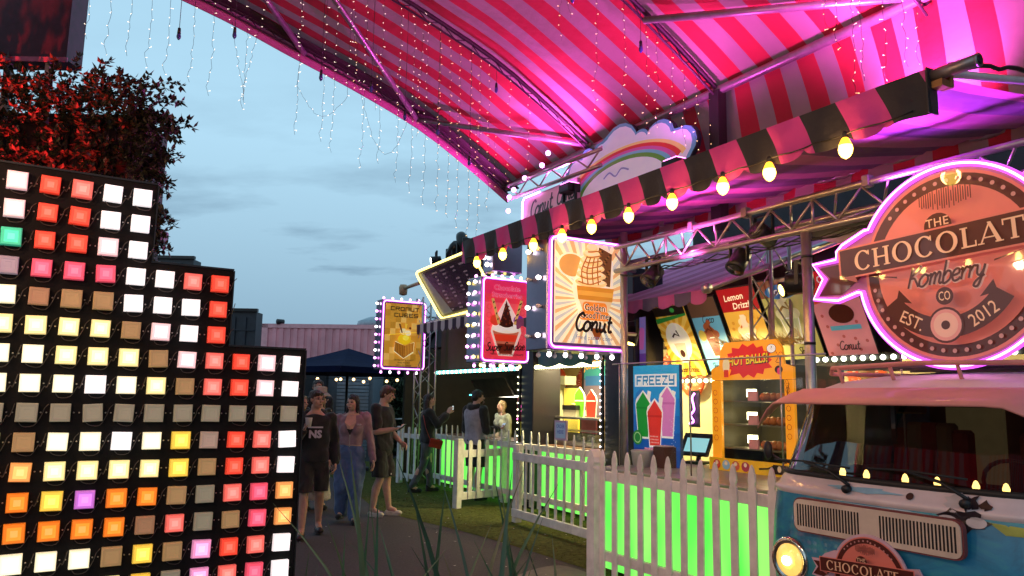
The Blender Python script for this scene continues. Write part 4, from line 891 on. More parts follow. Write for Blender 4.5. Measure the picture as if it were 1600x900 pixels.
for k, z in enumerate((.2, .42, .64)):
    g = M(); g.box(.04, .94, .06, .6, z, z+.012); g.build('shelf', pm('olive_shelf', (.22, .19, .13), .4, metal=.3), hb_)
    g = M(); g.box(.16, .235, .3, .36, z+.05, z+.125); q = g.build('shelf_lamp', glow('cabinet_lamp', (1, .85, .5), 7), hb_)
    g = M(); g.box(.38, .49, .08, .1, z+.013, z+.10); g.build('price_card', pm('pink_card', (.75, .32, .33), .6, emit=(.75, .3, .3), es=.08), hb_)
    rr = random.Random(k); src = None
    for c in range(7):
        for d_ in range(2):
            if src is None:
                g = M(); g.ball((0, 0, 0), .04, 9, 6); src = g.build('pastry_ball', pm('pastry_orange', (.5, .17, .05), .5, var=.3), hb_); src.location = (.5+.06*c, .16+.12*d_, z+.05)
            else: share('pastry_ball', src, hb_, (.5+.06*c+rr.uniform(-.01, .01), .16+.12*d_, z+.05), (rr.random()*3, rr.random()*3, 0))
    lamp('POINT', 'cabinet_light', P(-5.6+.4, 5.5+.3, .975+z+.16), 1.6, (1, .75, .35), shadow_soft_size=.05)
p = Print((0, -.001, 0), (1, 0, 0), (0, 0, 1), 'hb', .3, .35)
st = []
for k in range(28):
    a = 2*pi*k/28; r = (1, .78)[k % 2]; st.append((.47+.30*r*cos(a)*(1.06 if k % 4 else .95), 1.02+.165*r*sin(a)))
p.poly(st, '#d9281c'); p.text('HOT BALLS!', .47, .985, .085, '#1c1408', .045, .12, 3, .5); p.text('HOT BALLS!', .465, .99, .085, '#f8d51c', .02, .12, 3, .48)
p.disc(.75, 1.12, .055, .042, '#1a1a1a'); p.disc(.75, 1.12, .05, .037, '#f4f4ee'); p.text('?', .75, 1.105, .04, '#1a1a1a', .01)
p.disc(.2, .98, .045, .08, '#e8d8a8'); p.rect(.17, .87, .23, .94, '#d8402c'); p.poly([(.24, .88), (.32, .91), (.27, .95)], '#d8301c')
p.disc(.83, .93, .045, .035, '#3a1a10'); p.disc(.83, .915, .02, .03, '#d8306a'); p.line(spl([(.8, 1.1), (.83, 1.04), (.8, 1.0), (.84, .99)], 4), .006, '#7a3208'); p.ring(.86, 1.06, .02, .026, '#7a3208')
for k in range(6): p.ring(.06, .3+.085*k, .022, .028, '#a8480a', 14); p.ring(.93, .35+.08*k, .02, .026, '#a8480a', 14)
for k in range(8): p.line(spl([(.9+.01*k, .8-.02*k), (.92, .84-.03*k), (.95, .8)], 3), .004, '#6a2c08')
p.build('artwork', hb_)
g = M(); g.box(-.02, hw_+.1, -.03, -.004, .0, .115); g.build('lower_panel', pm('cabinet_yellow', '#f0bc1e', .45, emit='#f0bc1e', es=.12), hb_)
p = Print((0, -.031, 0), (1, 0, 0), (0, 0, 1), 'hbl', .15)
for k, c in enumerate(('#c8402c', '#8ab0c8', '#c85a3c', '#a83a4c')): p.disc(.08+.12*k, .055, .05, .045, c, 10); p.disc(.08+.12*k, .07, .02, .02, '#e8d0b0', 8)
p.line([(.6, .05), (.7, .06), (.78, .09)], .014, '#16120c'); p.poly([(.76, .02), (.9, .02), (.9, .1), (.76, .1)], '#2a1c14'); p.disc(.83, .065, .022, .028, '#e8c8a0', 12)
for k in range(6): p.poly([(.92+.025*k, .03), (.94+.025*k, .03), (.93+.025*k, .09)], '#16120c')
p.build('artwork', hb_)
hay = stall('straw_tuft', 'tuft of yellow straw lying on top of the snack cabinet', 'straw', -5.15, 5.7, 2.13)
rr = random.Random(8); g = M(); ym = pm('straw_yellow', (.5, .38, .08), .7, var=.3)
for k in range(420):
    x = rr.uniform(-.42, .42); y = rr.uniform(-.15, .2); d_ = Vector((rr.gauss(0, 1.1), rr.gauss(-.2, .5), rr.uniform(.1, 1))).normalized(); l = rr.uniform(.08, .2); s = Vector((.004, 0, .003)); p0 = Vector((x, y, rr.uniform(.0, .06)))
    g.add([p0-s, p0+s, p0+d_*l], [(0, 1, 2)])
g.build('stalks', ym, hay, kind='stuff')
# ---- till
pos = stall('till', 'black touch screen till with a pale lit screen beside the cabinet', 'till', -6.1, 5.75, .975, rz=.2)
g = M(); g.box(-.1, .1, -.06, .12, 0, .03, .008); g.cyl((0, .04, .03), (0, .06, .16), .025); g.build('stand', BLK, pos)
g = M(); g.add([(-.17, -.06, .1), (.17, -.06, .1), (.17, .06, .31), (-.17, .06, .31), (-.17, -.03, .08), (.17, -.03, .08), (.17, .09, .29), (-.17, .09, .29)], [(0, 1, 2, 3), (7, 6, 5, 4), (0, 4, 5, 1), (1, 5, 6, 2), (2, 6, 7, 3), (3, 7, 4, 0)]); g.build('bezel', BLK, pos)
g = M(); g.add([(-.12, -.049, .126), (.15, -.049, .126), (.15, .03, .264), (-.12, .03, .264)], [(0, 1, 2, 3)]); g.build('display', glow('till_display', (.3, .65, .7), .7), pos)
bxn = stall('napkin_box', 'brown box on the counter left of the snack cabinet', 'box', -5.86, 5.1, .975); g = M(); g.box(-.08, .08, -.06, .1, 0, .2, .005); g.build('carton', pm('brown_carton', (.09, .035, .025), .7), bxn); g = M(); g.box(-.07, .07, -.04, .08, .2, .21); g.build('napkins', pm('napkin', (.6, .55, .5), .8), bxn)
bkt = stall('white_tub', 'white plastic tub behind the pickets next to the brown box', 'tub', -6.05, 5.0, .975); g = M(); g.lathe([(.09, 0), (.11, .14), (.115, .15), (.1, .15), (.085, .02)], n=16); g.build('tub_wall', pm('white_tub_plastic', (.6, .58, .56), .4), bkt); g = M(); g.cyl((0, 0, .151), (0, 0, .158), .108, n=16); g.build('lid', pm('tub_lid', (.55, .5, .5), .5), bkt)
mach = stall('drink_machine', 'dim steel drinks machine with dark spouts behind the till', 'drinks machine', -6.75, 7.2, .95); g = M(); g.box(-.35, .35, -.2, .2, 0, .5, .02); g.build('cabinet', pm('machine_steel', (.3, .32, .28), .3, metal=.7), mach)
for k in range(3): g = M(); g.cyl((-.2+.2*k, -.21, .3), (-.2+.2*k, -.21, .42), .04); g.box(-.23+.2*k, -.17+.2*k, -.27, -.2, .2, .26); g.build('spout', BLK, mach)
nn = stall('neon_squiggle', 'purple neon squiggle glowing beside the blue drinks sign', 'neon light', -7.1, 6.6, 1.35); g = M(); g.tube(spl([(0, 0, 0), (.07, 0, .03), (.02, 0, .1), (.08, 0, .17), (.05, 0, .3), (.09, 0, .36)], 5), .012, 6); g.build('tube', glow('violet_neon', (.8, .2, 1.), 4), nn); g = M(); g.box(-.04, .14, .03, .04, -.04, .4); g.build('backplate', BLKM, nn)
def par(a, b, z, label, tilt=.6, lit=None, yaw=0):
    t = stall('par_can', label, 'stage light', a, b, z, 'stage lights on the truss', rz=yaw)
    g = M(); X = Matrix.Rotation(tilt, 4, 'X'); g.X = X; g.lathe([(.03, -.1), (.075, -.09), (.08, .06), (.085, .1), (.06, .1)], n=12); g.build('can', BLKM, t)
    g = M(); g.X = X; g.cyl((0, 0, .101), (0, 0, .104), .06, n=12); g.build('lens', glow('lens_'+lit, {'y': (1, .7, .15), 'w': (.9, .95, 1), 'p': (1, .3, .8)}[lit], 6 if lit != 'w' else 9) if lit else pm('dark_lens', (.03, .03, .035), .1), t)
    g = M(); g.box(-.1, -.088, -.015, .015, -.02, .16); g.box(.088, .1, -.015, .015, -.02, .16); g.box(-.1, .1, -.015, .015, .16, .172); g.build('yoke', BLKM, t)
par(-4.64, 4.9, 2.8, 'black box stage light under the truss near the cabinet', pi*.8)
par(-5.75, 4.9, 2.82, 'black stage light under the truss left of the bulb cable clump', pi*.75)
par(-4.45, 5.0, 3.0, 'black stage light inside the truss right of its upright', 1.2)
par(-4.1, 5.0, 2.55, 'stage light with a yellow lens beside the swallowtail', pi*.5, 'y', -1.2)
par(-5.2, 6.2, 2.75, 'small yellow stage light shining under the inner awning', pi*.6, 'y', -.5)
par(-13.3, 6.0, 4.2, 'white stage light shining at the corner of the yellow framed menu', pi*.55, 'w', -.3)
par(-6.95, 5.6, 2.35, 'yellow lit stage light hanging before the blue menu board', pi*.9, 'y')
# light spilling in the stalls, from the strips and stage lights the place has
lamp('AREA', 'strip_spill', P(-6.6, 6.3, 2.0), 38, (1, .78, .38), aim=P(-6.6, 7.6, 1.2), shape='RECTANGLE', size=1.6, size_y=.1)
lamp('AREA', 'stall_ceiling_strip', P(-6.4, 7.3, 3.3), 170, (1, .8, .42), aim=P(-6.4, 7.2, 0), shape='RECTANGLE', size=4, size_y=.15)
lamp('SPOT', 'board_light', P(-6.1, 5.65, 2.3), 22, (1, .8, .5), aim=P(-6.2, 6.7, 2.4), spot_size=2.2, spot_blend=.8, shadow_soft_size=.08)
lamp('SPOT', 'awning_wash', P(-3.2, 4.75, 2.9), 170, (.62, .08, 1.), aim=P(-2.6, 4.7, 3.6), spot_size=2.4, spot_blend=.9, shadow_soft_size=.06)
lamp('SPOT', 'awning_wash', P(-5.2, 4.75, 2.9), 130, (.9, .1, .6), aim=P(-5.3, 5.2, 3.6), spot_size=2.5, spot_blend=.9, shadow_soft_size=.06)
for _a in (-7.6, -6.1): lamp('SPOT', 'inner_awning_wash', P(_a, 7.5, 2.9), 70, (1., .12, .5), aim=P(_a, 7.3, 3.6), spot_size=2.8, spot_blend=.9, shadow_soft_size=.06)
lamp('AREA', 'donut_stall_strip', P(-9.3, 6.9, 2.4), 170, (1, .82, .4), aim=P(-9.5, 7.2, 0), shape='RECTANGLE', size=2, size_y=.12)
lamp('AREA', 'far_stall_tube_spill', P(-12.3, 7.2, 1.72), 9, (1, .9, .65), aim=P(-12.3, 6.9, 0), shape='RECTANGLE', size=2, size_y=.05)
# festoon string on the other side of the lane; its bulbs mirror in the round sign
f2 = stall('festoon_cable', 'second festoon cable across the lane beyond the light wall', 'cable', 0, 0); g = M(); g.tube([(-9+.2*k, -1.5, 3.62-.02*abs(sin(k*.8))) for k in range(42)], .005, 5); g.build('wire', CABLE, f2)
def lane_b_first(t):
    global lane_b
    g = M(); g.mat(glow('lane_bulb_glow', (1, .6, .15), 60)).lathe([(.006, -.066), (.022, -.056), (.034, -.036), (.0365, -.018), (.034, .004), (.027, .028), (.014, .052)], n=14); lane_b = g.build('glass_bulb', None, t)
for i in range(12):
    t = stall('pear_bulb', 'glowing amber pear shaped bulb on the lane cable, %s from its far end' % ORD[i], 'light bulb', -8.4+.64*i, -1.5, 3.54, 'glowing bulbs on the lane cable'); share('glass_bulb', lane_b, t) if i else lane_b_first(t); share('socket', b2, t)
    if i in (5, 8, 11): lamp('POINT', 'bulb_light', P(-8.4+.64*i, -1.5, 3.42), 95, (1, .5, .26), shadow_soft_size=.045)
# ================================================================ middle and far stalls
mid = stall('donut_stall', 'bright yellow walled donut stall behind the green counter', 'stall', 0, 0)
yel = pm('warm_yellow_wall', (.6, .45, .14), .7, var=.08, scale=3)
g = M(); g.box(-12.9, -9.62, 8.2, 8.3, 0, 2.6); g.build('back_wall', yel, mid)
g = M(); g.box(-12.9, -9.62, 8.17, 8.2, 0, .95); g.build('dado', pm('brown_tile', (.2, .1, .05), .5), mid)
g = M(); g.box(-10.35, -8.0, 6.3, 8.2, 2.42, 2.5); g.build('ceiling', DARKP, mid)
g = M(); g.box(-10.4, -8.0, 6.3, 6.42, 2.16, 3.35); g.build('fascia', pm('fascia_dark', (.03, .02, .035), .5), mid)
far = stall('dark_snack_stall', 'dark fronted snack stall with teal bulb strip beyond the queue', 'stall', 0, 0)
g = M(); g.box(-15.2, -10.4, 9.2, 9.3, 0, 3.2); g.build('back_wall', pm('olive_black_wall', (.03, .026, .015), .7), far)
g = M(); g.box(-13.6, -10.4, 6.3, 6.42, 2.14, 3.0); g.build('fascia', pm('olive_fascia', (.06, .05, .012), .6), far)
g = M(); g.box(-15.2, -15.1, 6.2, 9.2, 0, 3.2); g.build('side_wall', pm('olive_black_wall', (.03, .026, .015), .7), far)
g = M(); g.box(-13.6, -10.4, 6.4, 9.2, 3.02, 3.1); g.build('ceiling', DARKP, far)
for (a0, a1, zz) in ((-13.3, -12.0, 1.82), (-11.9, -10.9, 1.9)):
    g = M(); g.add([(a0, 7.0, zz-.2), (a1, 7.0, zz-.16), (a1, 6.8, zz+.16), (a0, 6.8, zz+.14), (a0, 7.03, zz-.2), (a1, 7.03, zz-.16), (a1, 6.83, zz+.16), (a0, 6.83, zz+.14)], [(0, 1, 2, 3), (7, 6, 5, 4), (0, 4, 5, 1), (1, 5, 6, 2), (2, 6, 7, 3), (3, 7, 4, 0)]); g.build('hanging_panel', pm('hanging_panel', (.035, .03, .022), .4, var=.5), far)
tb = stall('fluorescent_tube', 'long white fluorescent tube over the queue in the dark stall', 'light', -13.3, 7.3, 1.66); g = M(); g.cyl((0, 0, 0), (2.2, 0, 0), .018); g.build('tube', glow('tube_white', (1, .93, .72), 4), tb)
for x in (-.02, 2.2): g = M(); g.cyl((x, 0, 0), (x+.04, 0, 0), .026); g.build('end_cap', BLKM, tb)
tb = stall('teal_tube', 'short teal light tube left of the white fluorescent tube', 'light', -14.3, 7.3, 1.68); g = M(); g.cyl((0, 0, 0), (.9, 0, 0), .014); g.build('tube', glow('tube_teal', (.15, .8, .9), 2.5), tb); g = M(); g.box(-.03, 0, -.02, .02, -.02, .02); g.build('end_cap', BLKM, tb)
bulbstrip('teal topped strip of bulbs across the dark stall front', -13.6, -10.45, 6.18, 2.08, [glow('ww_bulb', (1, .9, .6), 4), BTL], .09, .03, glow('teal_rail', (.1, .55, .52), .6))
bulbstrip('yellow white strip of bulbs across the donut stall front', -10.0, -8.3, 6.2, 2.09, glow('lemon_bulb', (1, 1, .55), 5), .07, .032, glow('lemon_rail', (.8, .9, .4), .9))
bulbstrip('column of small bulbs on the left edge of the wide black pillar', 0, 1.5, 0, 0, BW, .085, .011, vertical=True).location = P(-8.3, 6.16, .8)
bulbstrip('column of small bulbs on the left edge of the narrow black pillar', 0, 1.2, 0, 0, glow('lemon_bulb', (1, 1, .55), 5), .1, .012, vertical=True).location = P(-10.43, 6.16, .9)
for (a0, a1, lab) in ((-8.26, -7.66, 'wide black pillar between the donut stall and the snack stall'), (-10.4, -10.05, 'narrow black pillar left of the donut stall')):
    t = stall('black_pillar', lab, 'pillar', a0, 6.2); g = M(); g.box(0, a1-a0, 0, .5, 0, 3.3, .01); g.build('shaft', pm('pillar_black', (.008, .007, .012), .35), t); g = M(); g.box(-.01, a1-a0+.01, -.012, .51, 0, .1); g.build('plinth', BLKM, t)
ctr2 = stall('serving_counter', 'far serving counter with a glowing green front behind the queue', 'counter', 0, 0)
for k in range(4):
    a0 = -13.6+1.25*k; g = M(); g.box(a0, a0+1.245, 6.34, 6.38, .05, .88); g.build('glowing_panel', GRN, ctr2)
g = M(); g.box(-13.6, -8.6, 6.4, 6.95, .05, .9); g.build('body', DARKP, ctr2)
g = M(); g.box(-13.6, -8.6, 6.36, 7.0, .905, .94); g.build('worktop', pm('worktop_brown', (.16, .08, .05), .4), ctr2)
case = stall('pastry_case', 'low glass pastry case on the donut stall counter', 'display case', -10.3, 6.6, .95)
g = M(); g.box(0, 1.35, 0, .45, .0, .06); g.build('base', ALU, case); g = M(); g.box(0, 1.35, 0, .45, .38, .41); g.build('top', ALU, case)
g = M(); g.box(0, 1.35, -.006, 0, .06, .38); g.build('pane', GL, case); g = M(); g.box(.02, 1.33, .05, .42, .2, .21); g.build('shelf', ALU, case)
for x in (.25, .6, .95): g = M(); g.box(x, x+.2, .1, .3, .06, .17); g.build('tray', pm('grey_tray', (.25, .25, .2), .5), case)
t = stall('condiment_crate', 'dark topped white crate on the pastry case', 'crate', -10.05, 6.75, 1.36); g = M(); g.box(0, .34, 0, .22, 0, .1); g.build('crate_body', pm('crate_white', (.5, .48, .36), .6), t); g = M(); g.box(-.01, .35, -.01, .23, .1, .17); g.build('lid', BLK, t)
g = M(); g.ball((.17, .1, .18), (.08, .06, .03)); g.build('lemon', pm('lemon_yellow', (.75, .65, .15), .5), t)
for lab, a, c, h in (('green slush cup cutout on the pastry case', -9.72, '#6cb32a', .44), ('red slush cup cutout on the pastry case', -9.42, '#d8412c', .40)):
    t = stall('cup_cutout', lab, 'cutout', a, 6.82, 1.36)
    pts = [(-.1, 0), (.1, 0), (.13, .24), (.11, h-.1), (.0, h), (-.11, h-.1), (-.13, .24)]
    g = M(); g.prism([(x*1.06, z*1.02) for x, z in pts], 0, .02); g.build('board', pm('cutout_white', (.75, .75, .7), .5), t)
    p = Print((0, -.001, 0), (1, 0, 0), (0, 0, 1), 'cup', .25); p.poly(pts, c); p.rect(-.12, .23, .12, .25, '#f0efe0'); p.build('artwork', t); g = M(); g.box(-.08, .08, .021, .12, 0, .01); g.build('stand', BLK, t)
for (a, b, z, r, lab) in ((-12.2, 8.12, 1.93, .27, 'orange donut on the yellow wall above the condiment crate'), (-11.35, 8.12, 1.93, .27, 'orange donut on the yellow wall partly behind the teal drinks banner'), (-11.95, 8.12, 1.4, .24, 'lowest orange donut on the yellow wall')): donut(a, b, z, r, lab)
t = stall('drinks_banner', 'teal drinks banner with orange lettering hanging in the donut stall', 'banner', -10.75, 7.6, 1.35); g = M(); g.box(0, .95, 0, .02, 0, .95); g.build('cloth', pm('teal_banner', (.06, .22, .25), .5), t); g = M(); g.cyl((-.03, .01, .97), (.98, .01, .97), .02); g.build('rod', BLKM, t)
p = Print((0, -.001, 0), (1, 0, 0), (0, 0, 1), 'bn', .3); p.rect(0, .62, .95, .95, '#3c8a86'); p.rect(0, 0, .95, .6, '#7a6a74'); p.rect(.1, .5, .9, .66, '#3a6a9c'); p.text('JUMBO', .3, .78, .13, '#f0a040', .03, .1, 4, .5); p.rect(.0, .0, .06, .95, '#2c2620'); p.build('artwork', t)
t = stall('teal_bunting', 'teal fabric swag above the donut stall bulb strip', 'bunting', -9.75, 6.1, 2.12); g = M(); g.loft([[(x*.08, .01*sin(x*1.3), z-.05*abs(sin(x*.45))*(1 if z < .1 else 0)) for x in range(18)] for z in (0., .1, .22)], caps=False, closed=False, smooth=True); g.build('cloth', pm('teal_cloth', (.03, .2, .17), .7), t); g = M(); g.cyl((0, .012, .22), (1.36, .012, .22), .012); g.build('cord', CABLE, t)
t = stall('yellow_column', 'glowing yellow column in the donut stall', 'column', -12.45, 7.6, .95); g = M(); g.lathe([(.2, 0), (.2, .55), (.14, .75), (.0, .8)], n=14); g.build('shaft', emvar('yellow_column_glow', (1, .72, .02), (1, .85, .1), .85), t); g = M(); g.cyl((0, 0, -.03), (0, 0, 0), .23, n=14); g.build('foot', BLK, t)
t = stall('wait_sign', 'small lilac notice with blue lettering fixed to the far picket fence', 'sign', -9.13, 6.0, 1.06); g = M(); g.box(0, .3, -.01, .01, 0, .27); g.build('board', pm('lilac_board', (.42, .3, .5), .5), t)
p = Print((0, -.011, 0), (1, 0, 0), (0, 0, 1), 'ws', .1); p.rect(.03, .03, .27, .24, '#8fa6c8'); p.text('ORDER', .15, .165, .05, '#3f4fa0', .02, 0, 0, .2); p.text('HERE', .15, .09, .05, '#3f4fa0', .02, 0, 0, .2); p.build('artwork', t)
t = stall('white_post', 'cream post at the right end of the dark stall', 'post', -10.75, 7.0, 0); g = M(); g.box(0, .16, 0, .16, 0, 1.85); g.build('shaft', pm('post_cream', (.5, .5, .35), .5), t); g = M(); g.box(-.02, .4, -.02, .2, 1.85, 1.99); g.build('cap', pm('post_cream2', (.3, .3, .2), .5), t)
t = stall('yellow_panel', 'lit yellow panel beside the cream post in the dark stall', 'panel', -10.55, 7.1, .95); g = M(); g.box(0, .4, 0, .03, 0, .85); g.build('sheet', emvar('yellow_sheet_glow', (.6, .42, .04), (.9, .7, .1), .6), t); g = M(); g.box(-.02, .42, .031, .05, -.02, .87); g.build('frame', BLKM, t)
for i, (a, pts) in enumerate([(-12.2, [(0, 0, 0), (.1, 0, .06), (.06, 0, .13), (.2, 0, .17), (.14, 0, .24), (.28, 0, .3), (.2, 0, .36)]), (-11.7, [(0, 0, .36), (.03, 0, .2), (.0, 0, .1), (.05, 0, 0)])]):
    t = stall('neon_squiggle', ('zigzag pink neon squiggle in the dark stall', 'short upright pink neon stroke in the dark stall')[i], 'neon light', a, 7.2, 1.25); g = M(); g.tube(spl(pts, 4), .014, 6); g.build('tube', glow('hot_pink_neon', (1, .12, .5), 4), t); g = M(); g.box(-.05, .32, .03, .04, -.04, .4); g.build('backplate', pm('maroon_plate', (.12, .01, .02), .5), t)
t = stall('dark_menu', 'pink chalk board behind the blonde server', 'board', -12.2, 8.0, .95); g = M(); g.box(0, 1.3, 0, .03, 0, .5); g.build('sheet', pm('pink_sheet', (.5, .12, .16), .6), t); g = M(); g.box(-.03, 1.33, .031, .05, -.03, .53); g.build('frame', BLKM, t)
for k, (a, lab) in enumerate(((-13.2, 'stack of brown paper bags on the far counter'), (-12.2, 'white napkin stack on the far counter'))):
    t = stall('paper_bags' if k == 0 else 'napkin_stack', lab, 'bags' if k == 0 else 'napkins', a, 6.7, .945); n = 3 if k == 0 else 1
    for q in range(n): g = M(); g.box(.16*q-.05, .16*q+.08, -.05, .08, 0, (.28, .4, .22)[q] if k == 0 else .13, .004); g.build('bag' if k == 0 else 'sheets', pm('kraft_paper', (.36, .2, .08), .8) if k == 0 else pm('napkin', (.6, .55, .5), .8), t)
# small striped awning over the far stall
aw3 = stall('small_awning', 'small dark awning with white striped scallops on the far stall', 'awning', 0, 0)
sm = stripe_mat('dark_white_stripes', 1/.3, (.035, .015, .04), (.55, .45, .5), .7)
g = M(); rows = []
for i in range(81): a = -13.2+2.9*i/80; rows.append([(a, 5.62+.75*k/5, 2.92+.32*k/5) for k in range(6)])
g.mat(sm).loft(rows, caps=False, closed=False, smooth=True); g.build('canopy', None, aw3); g = M(); rows = []
for i in range(161): a = -13.2+2.9*i/160; rows.append([(a, 5.61, 2.93-(.14+.05*abs(sin(pi*(a+13.2)/.15)))*k/2) for k in range(3)])
g.mat(sm).loft(rows, caps=False, closed=False, smooth=True); g.build('valance', None, aw3); g = M(); g.cyl((-13.22, 5.63, 2.92), (-10.3, 5.63, 2.92), .02); g.build('front_rail', ALU, aw3)
# sloping menu framed with yellow neon
mn = stall('neon_menu', 'dark sloping menu framed in yellow neon on the far stall roof', 'menu board', -12.72, 5.9, 3.04)
u = Vector((1, -.0, .035)).normalized(); v = Vector((.05, -.52, .8)); Lh = v.length; v = v.normalized(); v = (v-u*u.dot(v)).normalized(); wn = u.cross(v); w_ = 2.15
g = M(); q = [Vector((0, 0, 0)), u*w_, u*w_+v*Lh, v*Lh]; g.add(q+[x-wn*.14 for x in q], [(0, 1, 2, 3), (7, 6, 5, 4), (0, 4, 5, 1), (1, 5, 6, 2), (2, 6, 7, 3), (3, 7, 4, 0)]); g.build('case', pm('menu_case', (.05, .045, .05), .4), mn)
p = Print((0, 0, 0), u, v, 'mn', .12, .25); p.rect(.06, .06, w_-.06, Lh-.06, '#241628'); p.poly([(.06, .06), (.5, .06), (.2, Lh-.06), (.06, Lh-.06)], '#7c8088')
rr = random.Random(2)
for c, x0 in enumerate((.62, 1.0, 1.42, 1.8)):
    for k in range(11):
        if (k+c) % 5 == 4: continue
        z = Lh-.15-.07*k; wd = rr.uniform(.08, .16)*(1.5 if k == 0 else 1); xs_ = x0-.035*k*0
        for j in range(int(wd/.022)): p.rect(xs_+.022*j-wd/2, z, xs_+.022*j-wd/2+rr.uniform(.01, .018), z+rr.uniform(.02, .032), '#c9a9b4')
p.build('menu_print', mn)
g = M(); pth = []
for cx, cy, a0 in ((w_-.1, Lh-.1, 0), (.1, Lh-.1, 90), (.1, .1, 180), (w_-.1, .1, 270)):
    for k in range(5): t_ = radians(a0+22.5*k); pth.append(u*(cx+.1*cos(t_))+v*(cy+.1*sin(t_))+wn*.03)
g.tube(pth, .02, 6, closed=True); g.build('neon_tube', NEONY, mn)
for (a, b, z, lab) in ((-13.0, 6.2, 4.35, 'black moving head stage light on the stall roof, left one'), (-12.55, 6.2, 4.45, 'black moving head stage light on the stall roof, right one')):
    t = stall('moving_head', lab, 'stage light', a, b, z); g = M(); g.box(-.13, .13, -.13, .13, -.42, -.3, .01); g.build('base', BLKM, t); g = M(); g.box(-.15, -.1, -.08, .08, -.3, .06, .01); g.box(.1, .15, -.08, .08, -.3, .06, .01); g.build('yoke', BLKM, t); g = M(); g.X = Matrix.Rotation(1.0 if a < -12.8 else -.7, 4, 'Y'); g.lathe([(.06, -.14), (.1, -.1), (.11, .12), (.09, .2)], n=12); g.build('head', BLKM, t)
t = stall('roof_spotlight', 'small cream spotlight on an arm left of the yellow framed menu', 'spotlight', -14.6, 5.9, 3.8); g = M(); g.cyl((0, 0, 0), (.9, 0, .02), .035); g.build('arm', pm('arm_cream', (.45, .3, .18), .5), t); g = M(); g.lathe([(.03, -.12), (.08, -.1), (.09, .05), (.07, .1)], (-.05, 0, -.02), n=12); g.build('head', pm('arm_cream', (.45, .3, .18), .5), t)
g = M(); g.X = None; t = stall('stall_roof_gable', 'dark sloping gable of the far stall behind the cronut sign', 'roof', -14.6, 6.4, 2.6); g.add([(0, 0, 0), (2.0, 0, 0), (2.0, 0, 1.2), (0, 2.0, 0), (2, 2, 0), (2, 2, 1.2)], [(0, 1, 2), (5, 4, 3), (0, 3, 4, 1), (1, 4, 5, 2), (2, 5, 3, 0)]); g.build('roof_sheet', pm('gable_dark', (.03, .018, .02), .6), t); g = M(); g.tube([(0, -.02, 0), (2, -.02, 1.2)], .03); g.build('barge_board', BLKM, t)
# ================================================================ lightbox blade signs
chrome = pm('mirror_side', (.30, .25, .33), .3, metal=1., var=.08, scale=4, bump=.12)
def blade(name, label, cat, a, b0, b1, z0, z1, th, fn, bulbs, nb=7, cols=2, neon=NEONP):
    t = stall(name, label, cat, a, b0, z0); w, h = b1-b0, z1-z0
    g = M(); g.box(-th, 0, 0, w, 0, h, .012); g.build('box', chrome, t)
    g = M(); g.box(.001, .012, .03, w-.03, .03, h-.03); g.build('frame_back', pm('sign_frame_purple', (.12, .05, .2), .4), t)
    p = Print((.013, 0, 0), (0, 1, 0), (0, 0, 1), name, .42, .3, .0009); fn(p, w, h); p.build('poster', t)
    g = M(); pth = []; r = .06; m_ = .025
    for cx, cy, a0 in ((w-r-m_, h-r-m_, 0), (r+m_, h-r-m_, 90), (r+m_, r+m_, 180), (w-r-m_, r+m_, 270)):
        for k in range(6): t_ = radians(a0+18*k); pth.append((.035, cx+r*cos(t_), cy+r*sin(t_)))
    g.tube(pth, .0095, 7, closed=True); nb_ = g.build('neon_tube', neon, t); g = M(); g.tube([(x-.012, y, z) for x, y, z in pth], .019, 7, closed=True); g.build('sleeve', NEONH, nb_)  # second, wider glowing tube imitates the halo of light around the neon
    src = {}
    def bl(m, loc, rot=(0, 0, 0)):
        k = m.name
        if k not in src:
            g = M(); g.mat(m).lathe([(.004, -.066), (.018, -.058), (.025, -.043), (.02, -.024), (.012, -.012)], n=8); g.mat(ALU).cyl((0, 0, -.014), (0, 0, 0), .016, n=8); o = g.build('bulb', None, t); o.location = loc; o.rotation_euler = rot; src[k] = o
        else: share('bulb', src[k], t, loc, rot)
    for i in range(nb):
        for j in range(cols): bl(bulbs[(i+j) % len(bulbs)], (-th*(j+.5)/cols, 0, h*(i+.5)/nb), (-pi/2, 0, 0))
    for i in range(5):
        for j in range(cols):
            bl(bulbs[(i*2+j) % len(bulbs)], (-th*(j+.5)/cols, w*(i+.5)/5, 0)); (bl(bulbs[(i+j) % len(bulbs)], (-th*(j+.5)/cols, w*(i+.5)/5, h), (pi, 0, 0)) if name != 'conut_sign' else 0)
    g = M(); g.cyl((-th/2, w, h*.8), (-th/2, w+.3, h*.8), .02); g.cyl((-th/2, w, h*.2), (-th/2, w+.3, h*.2), .02); g.build('bracket', ALU, t)
    return t
